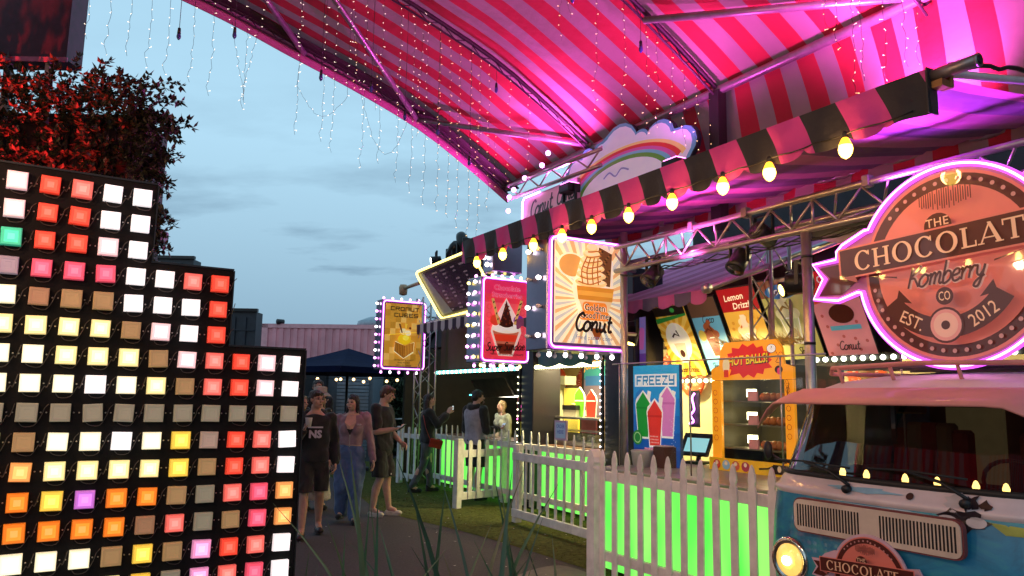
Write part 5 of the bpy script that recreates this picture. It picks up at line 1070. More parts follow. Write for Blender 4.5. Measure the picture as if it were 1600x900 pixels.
def d_cronut(p, w, h):
    p.rrect(.07, .07, w-.07, h-.07, .03, '#c08a2c')
    for i in range(7):
        for j in range(10):
            if (i*3+j*5) % 4 < 2: p.rect(.07+.105*i, .07+.118*j, .07+.105*(i+1), .07+.118*(j+1), ('#cf9c40', '#b07c22', '#dcae58')[(i+j*2) % 3])
    p.pixel('CRONUT', w*.5, h*.845, .0165, '#20140a', 1, .015); p.pixel('CUBES', w*.53, h*.755, .0165, '#20140a', 1, .015)
    p.poly([(w*.3, h*.4), (w*.5, h*.52), (w*.74, h*.4), (w*.72, h*.25), (w*.5, h*.16), (w*.28, h*.26)], '#f2e6b4')
    p.poly([(w*.3, h*.4), (w*.51, h*.35), (w*.5, h*.17), (w*.29, h*.27)], '#8a5214'); p.poly([(w*.73, h*.4), (w*.51, h*.35), (w*.5, h*.17), (w*.71, h*.27)], '#a4651c')
    for k in range(6): p.line([(w*(.31+.035*k), h*(.39-.008*k)), (w*(.31+.035*k), h*(.27-.018*k))], .008, '#c98a30'); p.line([(w*(.54+.034*k), h*(.355+.008*k)), (w*(.54+.034*k), h*(.2+.013*k))], .008, '#d9a040')
    p.poly([(w*.3, h*.41), (w*.5, h*.5), (w*.73, h*.41), (w*.52, h*.345)], '#d6a032'); p.disc(w*.5, h*.44, .13, .1, '#f0c41c'); p.disc(w*.53, h*.46, .06, .05, '#f8e04a'); p.disc(w*.47, h*.55, .07, .06, '#ead7a0', 14); p.disc(w*.58, h*.53, .06, .05, '#f0e4bc', 14)
    p.poly([(w*.36, h*.66), (w*.40, h*.66), (w*.46, h*.53), (w*.43, h*.53)], '#5a2c10'); p.poly([(w*.5, h*.67), (w*.56, h*.66), (w*.52, h*.55)], '#e8b83c'); p.disc(w*.62, h*.6, .025, None, '#7a3a14', 10)
    p.line([(w*.12, h*.49), (w*.92, h*.56)], .012, '#ffd23c'); p.line([(w*.8, h*.84), (w*.92, h*.56)], .008, '#f5c33a')
    for i, s in enumerate(('CROISSANT X DONUT', 'FRIED PASTRY', 'WITH ICE CREAM')): p.text(s, w*.5, h*(.132-.038*i), .028, '#2a1a08', .012, 0, 0, w*(.7 if i == 0 else .55))
def d_sundae(p, w, h):
    p.rrect(.05, .05, w-.05, h-.05, .03, '#e0364c'); p.rect(.05, .25, w-.05, h*.7, '#e85560'); p.rect(.05, h*.8, w-.05, h-.06, '#de2a5c')
    for k in range(7): p.ring(.13, .2+.12*k, .03, .045, '#d0404c', 14); p.ring(w-.13, .26+.12*k, .03, .045, '#d0404c', 14)
    p.text('Chocolate', w*.52, h*.85, .075, '#f3a8cc', .04, 0, 0, w*.68); p.text('Chocolate', w*.52, h*.85, .075, '#d81c50', .012, 0, 0, w*.64)
    p.text('Strawberries', w*.52, h*.765, .07, '#f3a8cc', .04, 0, 0, w*.78); p.text('Strawberries', w*.52, h*.765, .07, '#d81c50', .012, 0, 0, w*.74)
    cx = w*.5; p.poly([(cx-.25, h*.36), (cx-.2, h*.5), (cx-.12, h*.6), (cx, h*.76), (cx+.13, h*.6), (cx+.22, h*.5), (cx+.26, h*.36), (cx+.12, h*.08), (cx-.12, h*.08)], '#f4d6cc')
    p.poly([(cx-.22, h*.37), (cx+.22, h*.37), (cx+.1, h*.1), (cx-.1, h*.1)], '#c86a50'); p.poly([(cx-.2, h*.33), (cx+.2, h*.33), (cx+.16, h*.25), (cx-.16, h*.25)], '#e03a22'); p.poly([(cx-.14, h*.22), (cx+.14, h*.22), (cx+.1, h*.11), (cx-.1, h*.11)], '#6a2014')
    p.disc(cx, h*.4, .24, .07, '#efe0d0'); p.disc(cx-.1, h*.41, .12, .06, '#f6eee4', 14); p.disc(cx+.1, h*.42, .13, .06, '#f6eee4', 14)
    p.poly([(cx-.12, h*.43), (cx, h*.73), (cx+.12, h*.43)], '#3a140c'); p.disc(cx, h*.46, .12, .06, '#3a140c')
    for k in range(16): p.disc(cx+.09*sin(k*2.4)*(1-k/22), h*(.45+.015*k), .014, None, '#7a3018', 7)
    p.disc(cx-.19, h*.49, .085, .08, '#e8402a', 14); p.disc(cx+.2, h*.5, .09, .08, '#7a2a9c', 14)
    for s in (-1, 1):
        p.line([(cx+s*.13, h*.45), (cx+s*.24, h*.74)], .045, '#d8a860')
        for k in range(4): p.line([(cx+s*(.14+.025*k)-.012, h*(.49+.065*k)), (cx+s*(.155+.025*k)+.012, h*(.515+.065*k))], .018, '#2c1208')
    p.script('Super Sundae', w*.47, h*.145, .062, .016, '#1a0a0c', 3); p.text('WITH BELGIAN CHOCOLATE', w*.5, h*.085, .03, '#2c0c10', .01, 0, 0, w*.8)
def d_conut(p, w, h):
    p.rect(.075, .075, w-.075, h-.03, '#f4e8c4'); cx, cy = w*.5, h*.46; W0, W1, H0, H1 = .075, w-.075, .075, h-.03
    for k in range(40):
        a0, a1 = 2*pi*k/40, 2*pi*(k+.55)/40; pts = [(cx, cy)]
        for t in (0, .5, 1):
            a = a0+(a1-a0)*t; dx, dy = cos(a), sin(a); m = min((W1-cx)/dx if dx > 1e-6 else ((W0-cx)/dx if dx < -1e-6 else 9), (H1-cy)/dy if dy > 1e-6 else ((H0-cy)/dy if dy < -1e-6 else 9)); pts.append((cx+dx*m, cy+dy*m))
        p.poly(pts, ('#dfb27c', '#bcc4c4')[k % 2])
    x = cx+.03; O_, u_ = p.O.copy(), p.u.copy(); p.u = u_*1.28; p.O = O_-u_*(x*.28)
    out = [(x-.2, h*.55), (x-.16, h*.66), (x-.12, h*.8), (x-.02, h*.95), (x+.14, h*.95), (x+.2, h*.8), (x+.2, h*.6), (x+.17, h*.47), (x+.1, h*.28), (x+.04, h*.1), (x-.02, h*.1), (x-.12, h*.28), (x-.18, h*.47)]
    p.disc(x-.2, h*.74, .14, .13, '#f4ecd4'); p.disc(x-.2, h*.74, .12, .115, '#c79a55'); p.poly(out, '#f6eed8')
    p.poly([(x+.02, h*.6), (x+.06, h*.93), (x+.19, h*.88), (x+.17, h*.58)], '#6a4322')
    for k in range(26): p.disc(x+.07+.1*((k*37) % 10)/10, h*(.6+.3*((k*61) % 26)/26), .012, None, ('#8c6234', '#3c2210')[k % 2], 6)
    for k, (yy, rr_) in enumerate(((.60, .155), (.665, .145), (.73, .13), (.79, .11), (.85, .085), (.905, .055))): p.disc(x-.03, h*yy, rr_, .05, '#e8cf92', 18); p.disc(x-.03, h*yy+.012, rr_*.86, .03, '#f4e6bc', 18)
    for k in range(7): p.line(spl([(x-.16+.015*k, h*(.6+.045*k)), (x-.05, h*(.58+.048*k)), (x+.06, h*(.62+.045*k))], 4), .014, '#b8792a')
    for k in range(4): p.line(spl([(x-.12+.05*k, h*.58), (x-.13+.05*k, h*.7), (x-.08+.035*k, h*.82)], 4), .012, '#a8691f')
    p.poly([(x-.18, h*.56), (x+.18, h*.56), (x+.165, h*.44), (x-.165, h*.44)], '#c98a2c'); p.poly([(x-.175, h*.52), (x+.175, h*.52), (x+.17, h*.48), (x-.17, h*.48)], '#dba544'); p.poly([(x-.16, h*.44), (x+.16, h*.44), (x+.1, h*.28), (x-.1, h*.28)], '#d9c398'); p.poly([(x-.05, h*.2), (x+.08, h*.2), (x+.03, h*.1), (x, h*.1)], '#8a4418')
    p.O, p.u = O_, u_
    p.rrect(cx-.13, h*.33, cx+.17, h*.425, .04, '#e8892a'); p.rrect(cx-.17, h*.265, cx+.2, h*.345, .035, '#e8892a')
    p.text('Golden', cx+.02, h*.35, .07, '#f6f0dc', .035, 0, 0, .27); p.text('Golden', cx+.02, h*.35, .07, '#241408', .012, 0, 0, .25)
    p.text('GoodTime', cx+.015, h*.283, .066, '#f6f0dc', .035, 0, 0, .37); p.text('GoodTime', cx+.015, h*.283, .066, '#241408', .012, 0, 0, .35)
    p.script('Conut', cx+.0, h*.17, .095, .028, '#140a08', 0, .15); p.text('fried pastry cone', cx+.01, h*.095, .047, '#6f7fa0', .004, 0, 0, .5)
blade('cronut_sign', 'yellow CRONUT CUBES lightbox with pink neon edge, farthest of the blade signs', 'lightbox sign', -13.7, 5.1, 6.0, 2.11, 3.43, .3, d_cronut, [BPK, BPK, BW], 9, 1)
blade('sundae_sign', 'red Super Sundae lightbox with pink neon edge and yellow pink side bulbs', 'lightbox sign', -9.76, 5.12, 5.93, 2.12, 3.36, .42, d_sundae, [BYL, BPK, BPK, BW], 8, 2)
blade('conut_sign', 'large cream Golden GoodTime Conut lightbox with sun rays under the awning', 'lightbox sign', -6.36, 4.07, 5.04, 2.09, 3.24, .4, d_conut, [BW, pm('frosted_bulb', (.6, .55, .6), .2)], 4, 2)
# ---- rainbow cloud
rb = stall('rainbow_sign', 'cloud shaped sign with a painted rainbow on the stall roof', 'sign', -7.3, 5.75, 4.3)
X0 = -1.15; cl = []
for (cx, cy, r, a0, a1) in ((-.98, .12, .2, 230, 110), (-.86, .35, .17, 180, 60), (-.62, .45, .14, 160, 40), (-.38, .47, .13, 150, 40), (-.05, .42, .3, 150, 25), (.3, .4, .13, 120, 20), (.58, .32, .22, 130, 10), (.9, .15, .2, 100, -50)):
    for k in range(7): t_ = radians(a0+(a1-a0)*k/6); cl.append((cx+r*cos(t_), cy+r*sin(t_)))
cl += [(.95, -.12), (-1.05, -.12)]
g = M(); g.prism([(x, z) for x, z in cl], 0, .05); g.build('board', pm('cloud_edge', (.012, .014, .02), .5), rb)
p = Print((0, -.002, 0), (1, 0, 0), (0, 0, 1), 'rb', .16, .5, .0015); rb.scale = (1.2, 1, 1); sc_ = lambda s, dx=0, dy=0: [(x*s+dx, y*s+dy) for x, y in cl]  # slight emission paints in the front light on the cloud
p.poly(sc_(.985, 0, .003), '#5f9cc0'); p.poly(sc_(.93, 0, -.0), '#d4d8f2'); p.c('#e8d080')
def arc(r, w_, c):
    pts = [( -.02+r*1.02*cos(radians(t)), -.12+r*.5*sin(radians(t))) for t in range(182, 18, -6)]; p.line(pts, w_, c)
arc(.98, .07, '#e8cf88'); arc(.91, .075, '#d2363c'); arc(.84, .07, '#c85ab0'); arc(.775, .065, '#6fb4d8'); arc(.715, .06, '#5a9a3c')
p.poly([(-.02+.68*1.02*cos(radians(t)), -.12+.68*.5*sin(radians(t))) for t in range(180, -1, -8)], '#dfe4fb')
p.line(spl([(-.3, .08), (-.2, .13), (-.1, .06), (0, .13), (.12, .08)], 4), .022, '#8a92c8'); p.build('artwork', rb)
for x in (-.7, .5): g = M(); g.box(x, x+.04, .05, .09, -.7, .27); g.build('prop', ALU, rb)
# ---- pink "Conut" roof sign of the middle stall with a truss
cs_ = stall('roof_sign', 'pink Conut script sign with neon corner on the roof truss', 'sign', -9.4, 5.6, 4.0)
g = M(); g.box(0, 1.35, 0, .05, .05, .48); g.build('board', pm('roof_sign_pink', (.5, .28, .4), .5), cs_)
p = Print((0, -.002, 0), (1, 0, 0), (0, 0, 1), 'rs', .12); p.rect(.02, .07, 1.33, .46, '#d8a4bc'); p.script('Conut', .48, .18, .125, .034, '#14080c', 4); p.script('Cube', 1.1, .22, .11, .03, '#14080c', 4) if 0 else p.script('Cone', 1.08, .22, .11, .03, '#14080c', 4); p.poly([(1.0, .07), (1.33, .2), (1.33, .07)], '#d88a5a'); p.build('artwork', cs_)
g = M(); g.tube([(.5, -.04, .47), (.08, -.04, .47), (.03, -.04, .42), (.03, -.04, .05)], .014, 6); g.build('neon_tube', NEONP, cs_)
tw = stall('roof_truss', 'slim horizontal truss with pink bulbs over the pink roof sign', 'truss', -9.6, 5.45, 4.5)
for z in (0, .2): g = M(); g.cyl((0, 0, z), (2.4, -.1, z-.12), .025); g.build('chord', ALU, tw)
for k in range(8): g = M(); g.cyl((.3*k, -.012*k, -.012*k if k % 2 else .2-.012*k), (.3*k+.3, -.012*k, .2-.012*k if k % 2 else -.012*k), .012, n=6); g.build('lacing', ALU, tw)
src = None
for k, (x, z) in enumerate([(.12, .0), (.1, -.2), (.25, .08), (.55, .18), (1.0, .25), (1.15, .38)]):
    if src is None: g = M(); g.ball((0, 0, 0), .036, 10, 7); src = g.build('pink_bulb', BPK, tw); src.location = (x, -.05, z)
    else: share('pink_bulb', src, tw, (x, -.05, z))
pan = stall('mirror_box', 'mirror panel with white bulbs at the end of the roof truss', 'lightbox', -9.75, 5.3, 3.45); g = M(); g.box(-.3, 0, 0, .5, 0, .55, .01); g.build('panel', chrome, pan)
for k in range(4): g = M(); g.ball((-.1-.1*(k % 2), -.04, .1+.12*k), .035, 8, 6); g.build('bulb', BW, pan)
t = stall('roof_speaker', 'black stage speaker hanging left of the tilted menu boards', 'speaker', -7.95, 6.35, 1.72) ; g = M(); g.box(0, .36, 0, .25, -.28, .3, .01); g.build('cabinet', BLK, t); g = M(); g.cyl((.18, -.004, .0), (.18, -.012, .0), .12, n=16); g.build('grille', BLKM, t)
# ================================================================ picket fences
def picket_geo(h, w=.07, th=.014, tip='spear'):
    g = M(); hw = w/2
    if tip == 'spear': pts = [(-hw, 0), (hw, 0), (hw, h-.17), (hw*.72, h-.155), (hw*.72, h-.14), (hw*.98, h-.115), (hw*.85, h-.07), (hw*.4, h-.02), (0, h), (-hw*.4, h-.02), (-hw*.85, h-.07), (-hw*.98, h-.115), (-hw*.72, h-.14), (-hw*.72, h-.155), (-hw, h-.17)]
    else: pts = [(-hw, 0), (hw, 0), (hw, h-.04), (hw*.8, h-.015), (hw*.4, h), (-hw*.4, h), (-hw*.8, h-.015), (-hw, h-.04)]
    g.prism(pts, -th/2, th/2); return g
def fence(label, p0, p1, h, n, tip='spear', rails=(.18, .82), zlow=.05, posts=(), post_h=None, pw=.07, cat='fence', name='picket_fence', rail_side=1, rail_h=.085):
    p0 = Vector(p0); p1 = Vector(p1); dv = p1-p0; L_ = dv.length; rz = atan2(dv.y, dv.x)
    t = thing(name, label, cat, (p0.x, p0.y, 0), rz, 'white picket fences and gates'); src = None
    for k in range(n):
        x = L_*(k+.5)/n
        if src is None: g = picket_geo(h-zlow, pw, tip=tip); src = g.build('picket', WHITE, t); src.location = (x, 0, zlow)
        else: share('picket', src, t, (x, 0, zlow+random.uniform(-.004, .004)), (random.gauss(0, .004), random.gauss(0, .004), 0))
    for r in rails:
        z = r if r < .4 else h*r; g = M(); y = .03*rail_side; g.box(0, L_, min(.0101*rail_side, y+.025*rail_side), max(.0101*rail_side, y+.025*rail_side), z-rail_h/2, z+rail_h/2, .004); g.build('rail', WHITE, t)
    for x in posts:
        g = M(); ph_ = post_h or h-.05; g.box(x-.05, x+.05, -.03, .07, 0, ph_, .006); g.box(x-.056, x+.056, -.036, .076, ph_, ph_+.02, .004); g.build('post', WHITE, t)
    return t
fence('tall spear topped picket fence in front of the nearest green counter', P(-5.82, 4.28), P(-3.55, 4.28), 1.17, 13, rails=(.25, .8), rail_side=1, pw=.07)
t = thing('fence_post', 'white post where the gate meets the tall spear topped pickets', 'post', P(-5.82, 4.26), ROW, 'white picket fences and gates'); g = picket_geo(1.17, .11, .1); g.build('shaft', WHITE, t); g = M(); g.box(-.06, .06, -.055, .055, 0, .03); g.build('base', WHITE, t)
def rect_gate(label, p0, p1, h, n, name='picket_gate', tip='round', proud=.06):
    return fence(label, p0, p1, h, n, tip, (.15, (h-.14)/h), .12, (), None, .055, 'gate', name, -1, .1)
jp = P(-9.09, 5.35); ge = P(-7.21, 5.28)
gt = fence('white picket gate panel standing open left of the tall fence', jp, ge, 1.0, 10, 'spear', (.13, .86), .1, (.02,), .99, .046, 'gate', 'picket_gate', -1, .1)
lg0 = P(-10.52, 5.2); lg1 = P(-10.79, 6.18)
fence('small round topped picket gate nearest the woman with the red bag', lg0, lg1, .98, 6, 'round', (.17, .80), .12, (.02,), .99, .07, 'gate', 'picket_gate', 1, .11)
t = thing('fence_post', 'white post at the far end of the small round topped gate', 'post', P(-10.85, 6.2), ROW, 'white picket fences and gates'); g = M(); g.box(-.055, .055, -.055, .055, 0, .99, .006); g.build('shaft', WHITE, t); g = M(); g.box(-.062, .062, -.062, .062, .99, 1.01, .004); g.build('cap', WHITE, t)
fence('long picket fence in front of the far glowing counter', P(-13.3, 6.06), P(-8.2, 6.06), 1.14, 23, 'spear', (.2, .8), .06, (), None, .045)
fence('short rail fence at the far end beside the truss tower', P(-14.1, 5.72), P(-13.4, 5.8), 1.06, 3, 'round', (.15, .84), .06, (.0,), 1.04, .07, name='picket_fence')
# ================================================================ the round chocolate company sign
cs = stall('round_sign', 'round pink CHOCOLATE sign outlined in pink neon above the van', 'sign', -2.6, 4.5, 2.435)
PK, BR, CR = '#dc7a6a', '#501c14', '#f0c09a'
tail = [(-.62, -.10), (-.77, -.14), (-.96, -.11), (-.88, .02), (-.96, .13), (-.77, .14), (-.765, .19), (-.72, .23), (-.55, .30)]
def circ(r, a0, a1, n): return [(r*cos(radians(a0+(a1-a0)*k/n)), r*sin(radians(a0+(a1-a0)*k/n))) for k in range(n+1)]
R1 = .60; outl = tail+circ(R1, 150, 24, 30)+[(.72, .27), (.76, .2), (.98, .16), (.9, .05), (.98, -.07), (.72, -.1)]+circ(R1, -9, -170, 40)
g = M(); g.prism(outl, 0, .06); g.build('board', pm('sign_edge_pink', (.55, .2, .36), .4), cs)
def logo(p, full=True):
    p.poly(circ(.565, 0, 352, 44), PK); p.ring(0, 0, .475, .545, BR, 60)
    p.poly([(-.75, -.10), (-.93, -.09), (-.84, .02), (-.92, .1), (-.72, .11), (-.6, .0)], BR); p.poly([(.72, -.06), (.92, -.05), (.86, .05), (.92, .13), (.7, .15)], BR)
    for k in range(46):
        a = radians(90+7.8*k); p.disc(.51*cos(a), .51*sin(a), .0135, None, '#c98e86', 8) if not (-.08 < .51*sin(a) < .3) else None
    for k in range(23): hh = .03+.05*abs(sin(k*1.35))*(1-abs(k-11)/14); p.line([(-.16+.0145*k, .385-hh+.02), (-.16+.0145*k, .385+hh+.02)], .006, BR)
    rot = 2.5; c_, s_ = cos(radians(rot)), sin(radians(rot)); Rr = lambda x, y: (x*c_-y*s_, .125+x*s_+y*c_)
    p.disc(-.045, .235, .085, .08, BR, 20)
    p.poly([Rr(-.735, -.10), Rr(.735, -.10), Rr(.735, .105), Rr(-.735, .105)], PK); p.poly([Rr(-.72, -.088), Rr(.72, -.088), Rr(.72, .093), Rr(-.72, .093)], BR); p.poly([Rr(-.72, -.09), Rr(-.62, -.09), Rr(-.6, -.14)], '#a85a52')
    p.text('THE', -.045, .235, .052, CR, .01, 0, rot, .2, 1.1)
    # serif capitals
    def L_(pts): p.poly([Rr(x, y) for x, y in pts], CR)
    def rc(x0, y0, x1, y1): L_([(x0, y0), (x1, y0), (x1, y1), (x0, y1)])
    def arcl(x, y, rx, ry, a0, a1, t0, t1):
        n = 22; vs = [];
        for i in range(n+1):
            a = radians(a0+(a1-a0)*i/n); th = t1+(t0-t1)*abs(cos(a)); vs.append((Rr(x+rx*cos(a), y+ry*sin(a)), Rr(x+(rx-th)*cos(a), y+(ry-th*.8)*sin(a))))
        p.c(CR); p.k += 1; pts = [p.pt(*q) for v_ in vs for q in v_]; p.m.add(pts, [(2*i, 2*i+1, 2*i+3, 2*i+2) for i in range(n)])
    B, T = -.058, .062; x = -.61
    def stem(x, w_=.022): rc(x, B, x+w_, T); rc(x-.011, B, x+w_+.011, B+.008); rc(x-.011, T-.008, x+w_+.011, T)
    for i, ch in enumerate('CHOCOLATE'):
        if ch == 'C': arcl(x+.06, .002, .062, .066, 42, 318, .024, .01); rc(x+.098, .03, x+.106, .062); w2 = .125
        if ch == 'O': arcl(x+.064, .002, .066, .066, 0, 360, .025, .011); w2 = .143
        if ch == 'H': stem(x+.008); stem(x+.085); rc(x+.02, -.004, x+.09, .006); w2 = .13
        if ch == 'L': stem(x+.008); rc(x+.02, B, x+.085, B+.01); rc(x+.078, B, x+.086, B+.035); w2 = .1
        if ch == 'A': L_([(x-.004, B), (x+.006, B), (x+.062, T), (x+.052, T)]); L_([(x+.046, T+.004), (x+.066, T+.004), (x+.118, B), (x+.092, B)]); rc(x+.022, -.026, x+.088, -.018); rc(x-.014, B, x+.022, B+.008); rc(x+.082, B, x+.128, B+.008); w2 = .122
        if ch == 'T': stem(x+.045); rc(x-.002, T-.01, x+.114, T); rc(x-.002, T-.035, x+.006, T); rc(x+.106, T-.035, x+.114, T); w2 = .122
        if ch == 'E': stem(x+.008); rc(x+.02, B, x+.085, B+.01); rc(x+.02, T-.01, x+.082, T); rc(x+.02, -.004, x+.068, .006); rc(x+.078, B, x+.086, B+.03); w2 = .1
        x += w2+.008
    if not full: return
    p.script('Komberry', 0, -.115, .068, .026, '#efc0b0', 3, .3); p.script('Komberry', 0, -.115, .068, .0135, BR, 3, .3)
    p.poly([(-.47, -.02), (-.29, -.045), (-.29, -.055)], BR); p.poly([(.47, .02), (.29, -.02), (.29, -.03)], BR)
    p.disc(.0, -.195, .052, None, BR); p.text('CO', 0, -.22, .055, CR, .008, 0, 2, .07)
    p.poly(circ(.0, 0, 1, 2)) if 0 else None
    n = 20; p.c(BR); p.k += 1; vs = []
    for i in range(n+1):
        a = radians(214+112*i/n); vs += [p.pt(.34*cos(a), .02+.34*sin(a)), p.pt(.46*cos(a), .02+.46*sin(a))]
    p.m.add(vs, [(2*i, 2*i+1, 2*i+3, 2*i+2) for i in range(n)])
    p.poly([(-.3, -.2), (-.28, -.13), (-.2, -.22)], BR); p.poly([(.3, -.2), (.28, -.13), (.2, -.22)], BR)
    p.text('EST.', -.222, -.355, .075, CR, .005, 0, -28, .15); p.text('2012', .232, -.345, .075, CR, .005, 0, 30, .17)
    p.disc(0, -.365, .105, None, BR); p.disc(0, -.365, .092, None, '#e0948c'); p.disc(0, -.365, .072, None, '#e8b4a0'); p.disc(0, -.365, .026, None, BR)
p = Print((0, -.002, 0), (1, 0, 0), (0, 0, 1), 'rsn', .17, .5, .0007, coat=.9); logo(p); p.build('artwork', cs)  # emission paints in the lamp light that falls on the sign face
g = M(); g.tube([Vector((x*1.0, -.022, y*1.0)) for x, y in outl], .0085, 8, closed=True); nb_ = g.build('neon_tube', NEONP, cs); g = M(); g.tube([Vector((x, -.008, y)) for x, y in outl], .021, 8, closed=True); g.build('sleeve', NEONH, nb_)  # wider violet tube is the neon's halo of light made as a shape
g = M(); g.box(-.4, -.36, .06, .4, .3, .34); g.box(.3, .34, .06, .4, .3, .34); g.box(-.42, -.34, .06, .08, -.2, .4); g.build('bracket', ALU, cs)
# ================================================================ the van
van = stall('camper_van', 'blue painted vintage camper van with pink visor parked nose out under the round sign', 'van', -2.64, 3.72)
def vmat():
    m = pm('van_mural_blue', (.015, .11, .19), .38, var=.5, scale=1.6, bump=.03, coat=.4); t = m.node_tree; b = t.nodes['Principled BSDF']
    tcn = t.nodes.new('ShaderNodeTexCoord'); n = t.nodes.new('ShaderNodeTexNoise'); n.inputs['Scale'].default_value = 2.6; n.inputs['Detail'].default_value = 9; n.inputs['Roughness'].default_value = .68; n.inputs['Distortion'].default_value = 1.2
    t.links.new(tcn.outputs['Object'], n.inputs['Vector']); r = t.nodes.new('ShaderNodeValToRGB'); e = r.color_ramp.elements
    e[0].position = .32; e[0].color = (.01, .09, .16, 1); e[1].position = .75; e[1].color = (.16, .42, .5, 1); q = e.new(.5); q.color = (.016, .2, .36, 1); q = e.new(.6); q.color = (.03, .28, .33, 1)
    t.links.new(n.outputs['Fac'], r.inputs[0]); t.links.new(r.outputs[0], b.inputs['Base Color']); return m
VB = vmat(); VW = pm('van_band_cream', (.66, .56, .57), .35, var=.15, scale=3, coat=.4, dirt=.2); VP = pm('van_pink', (.6, .24, .22), .6, var=.12, scale=3, coat=.1, dirt=.3); VR = pm('van_roof_pale', (.62, .5, .54), .4, var=.15, scale=2, dirt=.3)
RUB = pm('black_rubber', (.012, .012, .012), .6); VG = glassm('van_glass', (.28, .29, .31), .89)
BACK = 4.2
def vring(z, yf, hw, r, bow=.05):
    pts = [(-hw, BACK, z), (-hw, 2.6, z), (-hw, 1.1, z), (-hw, yf+r+.14, z)]
    for k in range(7): a = pi+ (pi/2)*k/6; pts.append((-hw+r+r*cos(a), yf+r+bow+r*sin(a)-bow*0, z))
    L0 = -hw+r; n = 10
    for k in range(1, n): x = L0+(-2*L0)*k/n; pts.append((x, yf+bow*(x/L0)**2, z))
    for k in range(7): a = 1.5*pi+(pi/2)*k/6; pts.append((hw-r+r*cos(a), yf+r+bow+r*sin(a), z))
    pts += [(hw, yf+r+.14, z), (hw, 1.1, z), (hw, 2.6, z), (hw, BACK, z)]
    return pts
RINGS = {'low': [(.30, .10, .78, .26), (.38, .03, .83, .28), (.5, .0, .85, .28), (.75, -.02, .86, .29), (.95, -.005, .86, .30), (1.085, .015, .858, .31)],
         'band': [(1.085, .015, .858, .31), (1.10, .004, .862, .31), (1.12, .004, .862, .31), (1.13, .025, .857, .32), (1.165, .045, .853, .33), (1.20, .075, .845, .34)],
         'glass': [(1.20, .075, .845, .34), (1.34, .14, .832, .34), (1.48, .20, .817, .34), (1.62, .255, .80, .34)],
         'head': [(1.62, .255, .80, .34), (1.66, .285, .79, .34), (1.70, .34, .775, .34)],
         'roof': [(1.70, .34, .775, .34), (1.745, .46, .73, .35), (1.785, .7, .63, .36), (1.81, 1.05, .45, .36), (1.82, 1.5, .2, .15)]}
def shell_part(key, name, mat, sel=None, smooth=True, parent=van):
    rg = [vring(*r) for r in RINGS[key]]; n = len(rg[0]); g = M(); vs = [p for r in rg for p in r]; fs = []
    for k in range(len(rg)-1):
        for i in range(n-1):
            if sel is None or sel(i): fs.append((k*n+i, k*n+i+1, (k+1)*n+i+1, (k+1)*n+i))
    used = sorted({i for f in fs for i in f}); mp_ = {u_: k_ for k_, u_ in enumerate(used)}
    g.add([vs[i] for i in used], [tuple(mp_[i] for i in f) for f in fs], smooth); return g.build(name, mat, parent)
NR = len(vring(1, 0, .8, .3))
shell_part('low', 'body', VB); shell_part('band', 'belt_band', VW); shell_part('head', 'header', VP); shell_part('roof', 'roof', VR)
g = M(); g.box(-.82, .82, BACK-.02, BACK, .3, 1.75); g.build('rear_panel', VB, van)
WS = lambda i: 5 <= i <= NR-7
ws = shell_part('glass', 'windshield', VG, WS)
shell_part('glass', 'pillar', VP, lambda i: i == 4); shell_part('glass', 'pillar', VP, lambda i: i == NR-6)
sgl = shell_part('glass', 'side_window', VG, lambda i: i in (2, 3)); shell_part('glass', 'side_window', VG, lambda i: i in (NR-5, NR-4)); shell_part('glass', 'side_panel', VB, lambda i: i in (0, 1)); shell_part('glass', 'side_panel', VB, lambda i: i in (NR-3, NR-2))
rb_, rt_ = vring(*RINGS['glass'][0]), vring(*RINGS['glass'][-1]); e0, e1 = 5, NR-6
mid_l = [vring(*r)[e0] for r in RINGS['glass']]; mid_r = [vring(*r)[e1] for r in RINGS['glass']]
loop = rb_[e0:e1+1]+mid_r[1:-1]+rt_[e0:e1+1][::-1]+mid_l[1:-1][::-1]
g = M(); g.tube([(x, y-.006, z) for x, y, z in loop], .017, 6, closed=True); g.build('seal', RUB, ws)
# visor
g = M(); rows = []
for i in range(25):
    t = -1+i/12; x = .86*t; dr = .16*(max(0, abs(t)-.72)/.28)**1.5
    back = (x*.9, .33+.1*abs(t)**3, 1.702-.0*dr); lip = (x*1.03, -.07+.20*abs(t)**2.6, 1.615-dr)
    rows.append([tuple(back[q]+(lip[q]-back[q])*k/5+(0, 0, .028*sin(pi*k/5))[q] for q in range(3)) for k in range(6)]+[tuple(back[q]+(lip[q]-back[q])*k/5+(0, 0, .028*sin(pi*k/5)-.012)[q] for q in range(3)) for k in range(5, -1, -1)])
g.loft(rows, caps=True, closed=True, smooth=True); vz = g.build('visor', VP, van)
g = M(); g.box(-.012, .012, .2, .215, 1.4, 1.66); g.box(-.1, .1, .32, .36, 1.56, 1.60, .01); g.build('mirror', BLK, van)
# roof rack
g = M(); g.tube([(-.70, .62, 1.80), (-.6, .5, 1.83), (0, .46, 1.845), (.6, .5, 1.83), (.70, .62, 1.80)], .014); rk = g.build('roof_rack', VP, van)
for x in (-.55, -.2, .2, .55):
    g = M(); g.cyl((x, .55, 1.70), (x, .49, 1.835), .012, n=6); g.build('rack_foot', VP, rk)
for k in range(6):
    g = M(); g.box(-.66, .66, .8+.3*k, .86+.3*k, 1.835, 1.855); g.build('rack_slat', pm('rack_wood', (.07, .045, .05), .6), rk)
g = M(); g.cyl((-.70, .62, 1.80), (-.70, 2.4, 1.83), .014); g.cyl((.70, .62, 1.80), (.70, 2.4, 1.83), .014); g.build('rack_rail', VP, rk)
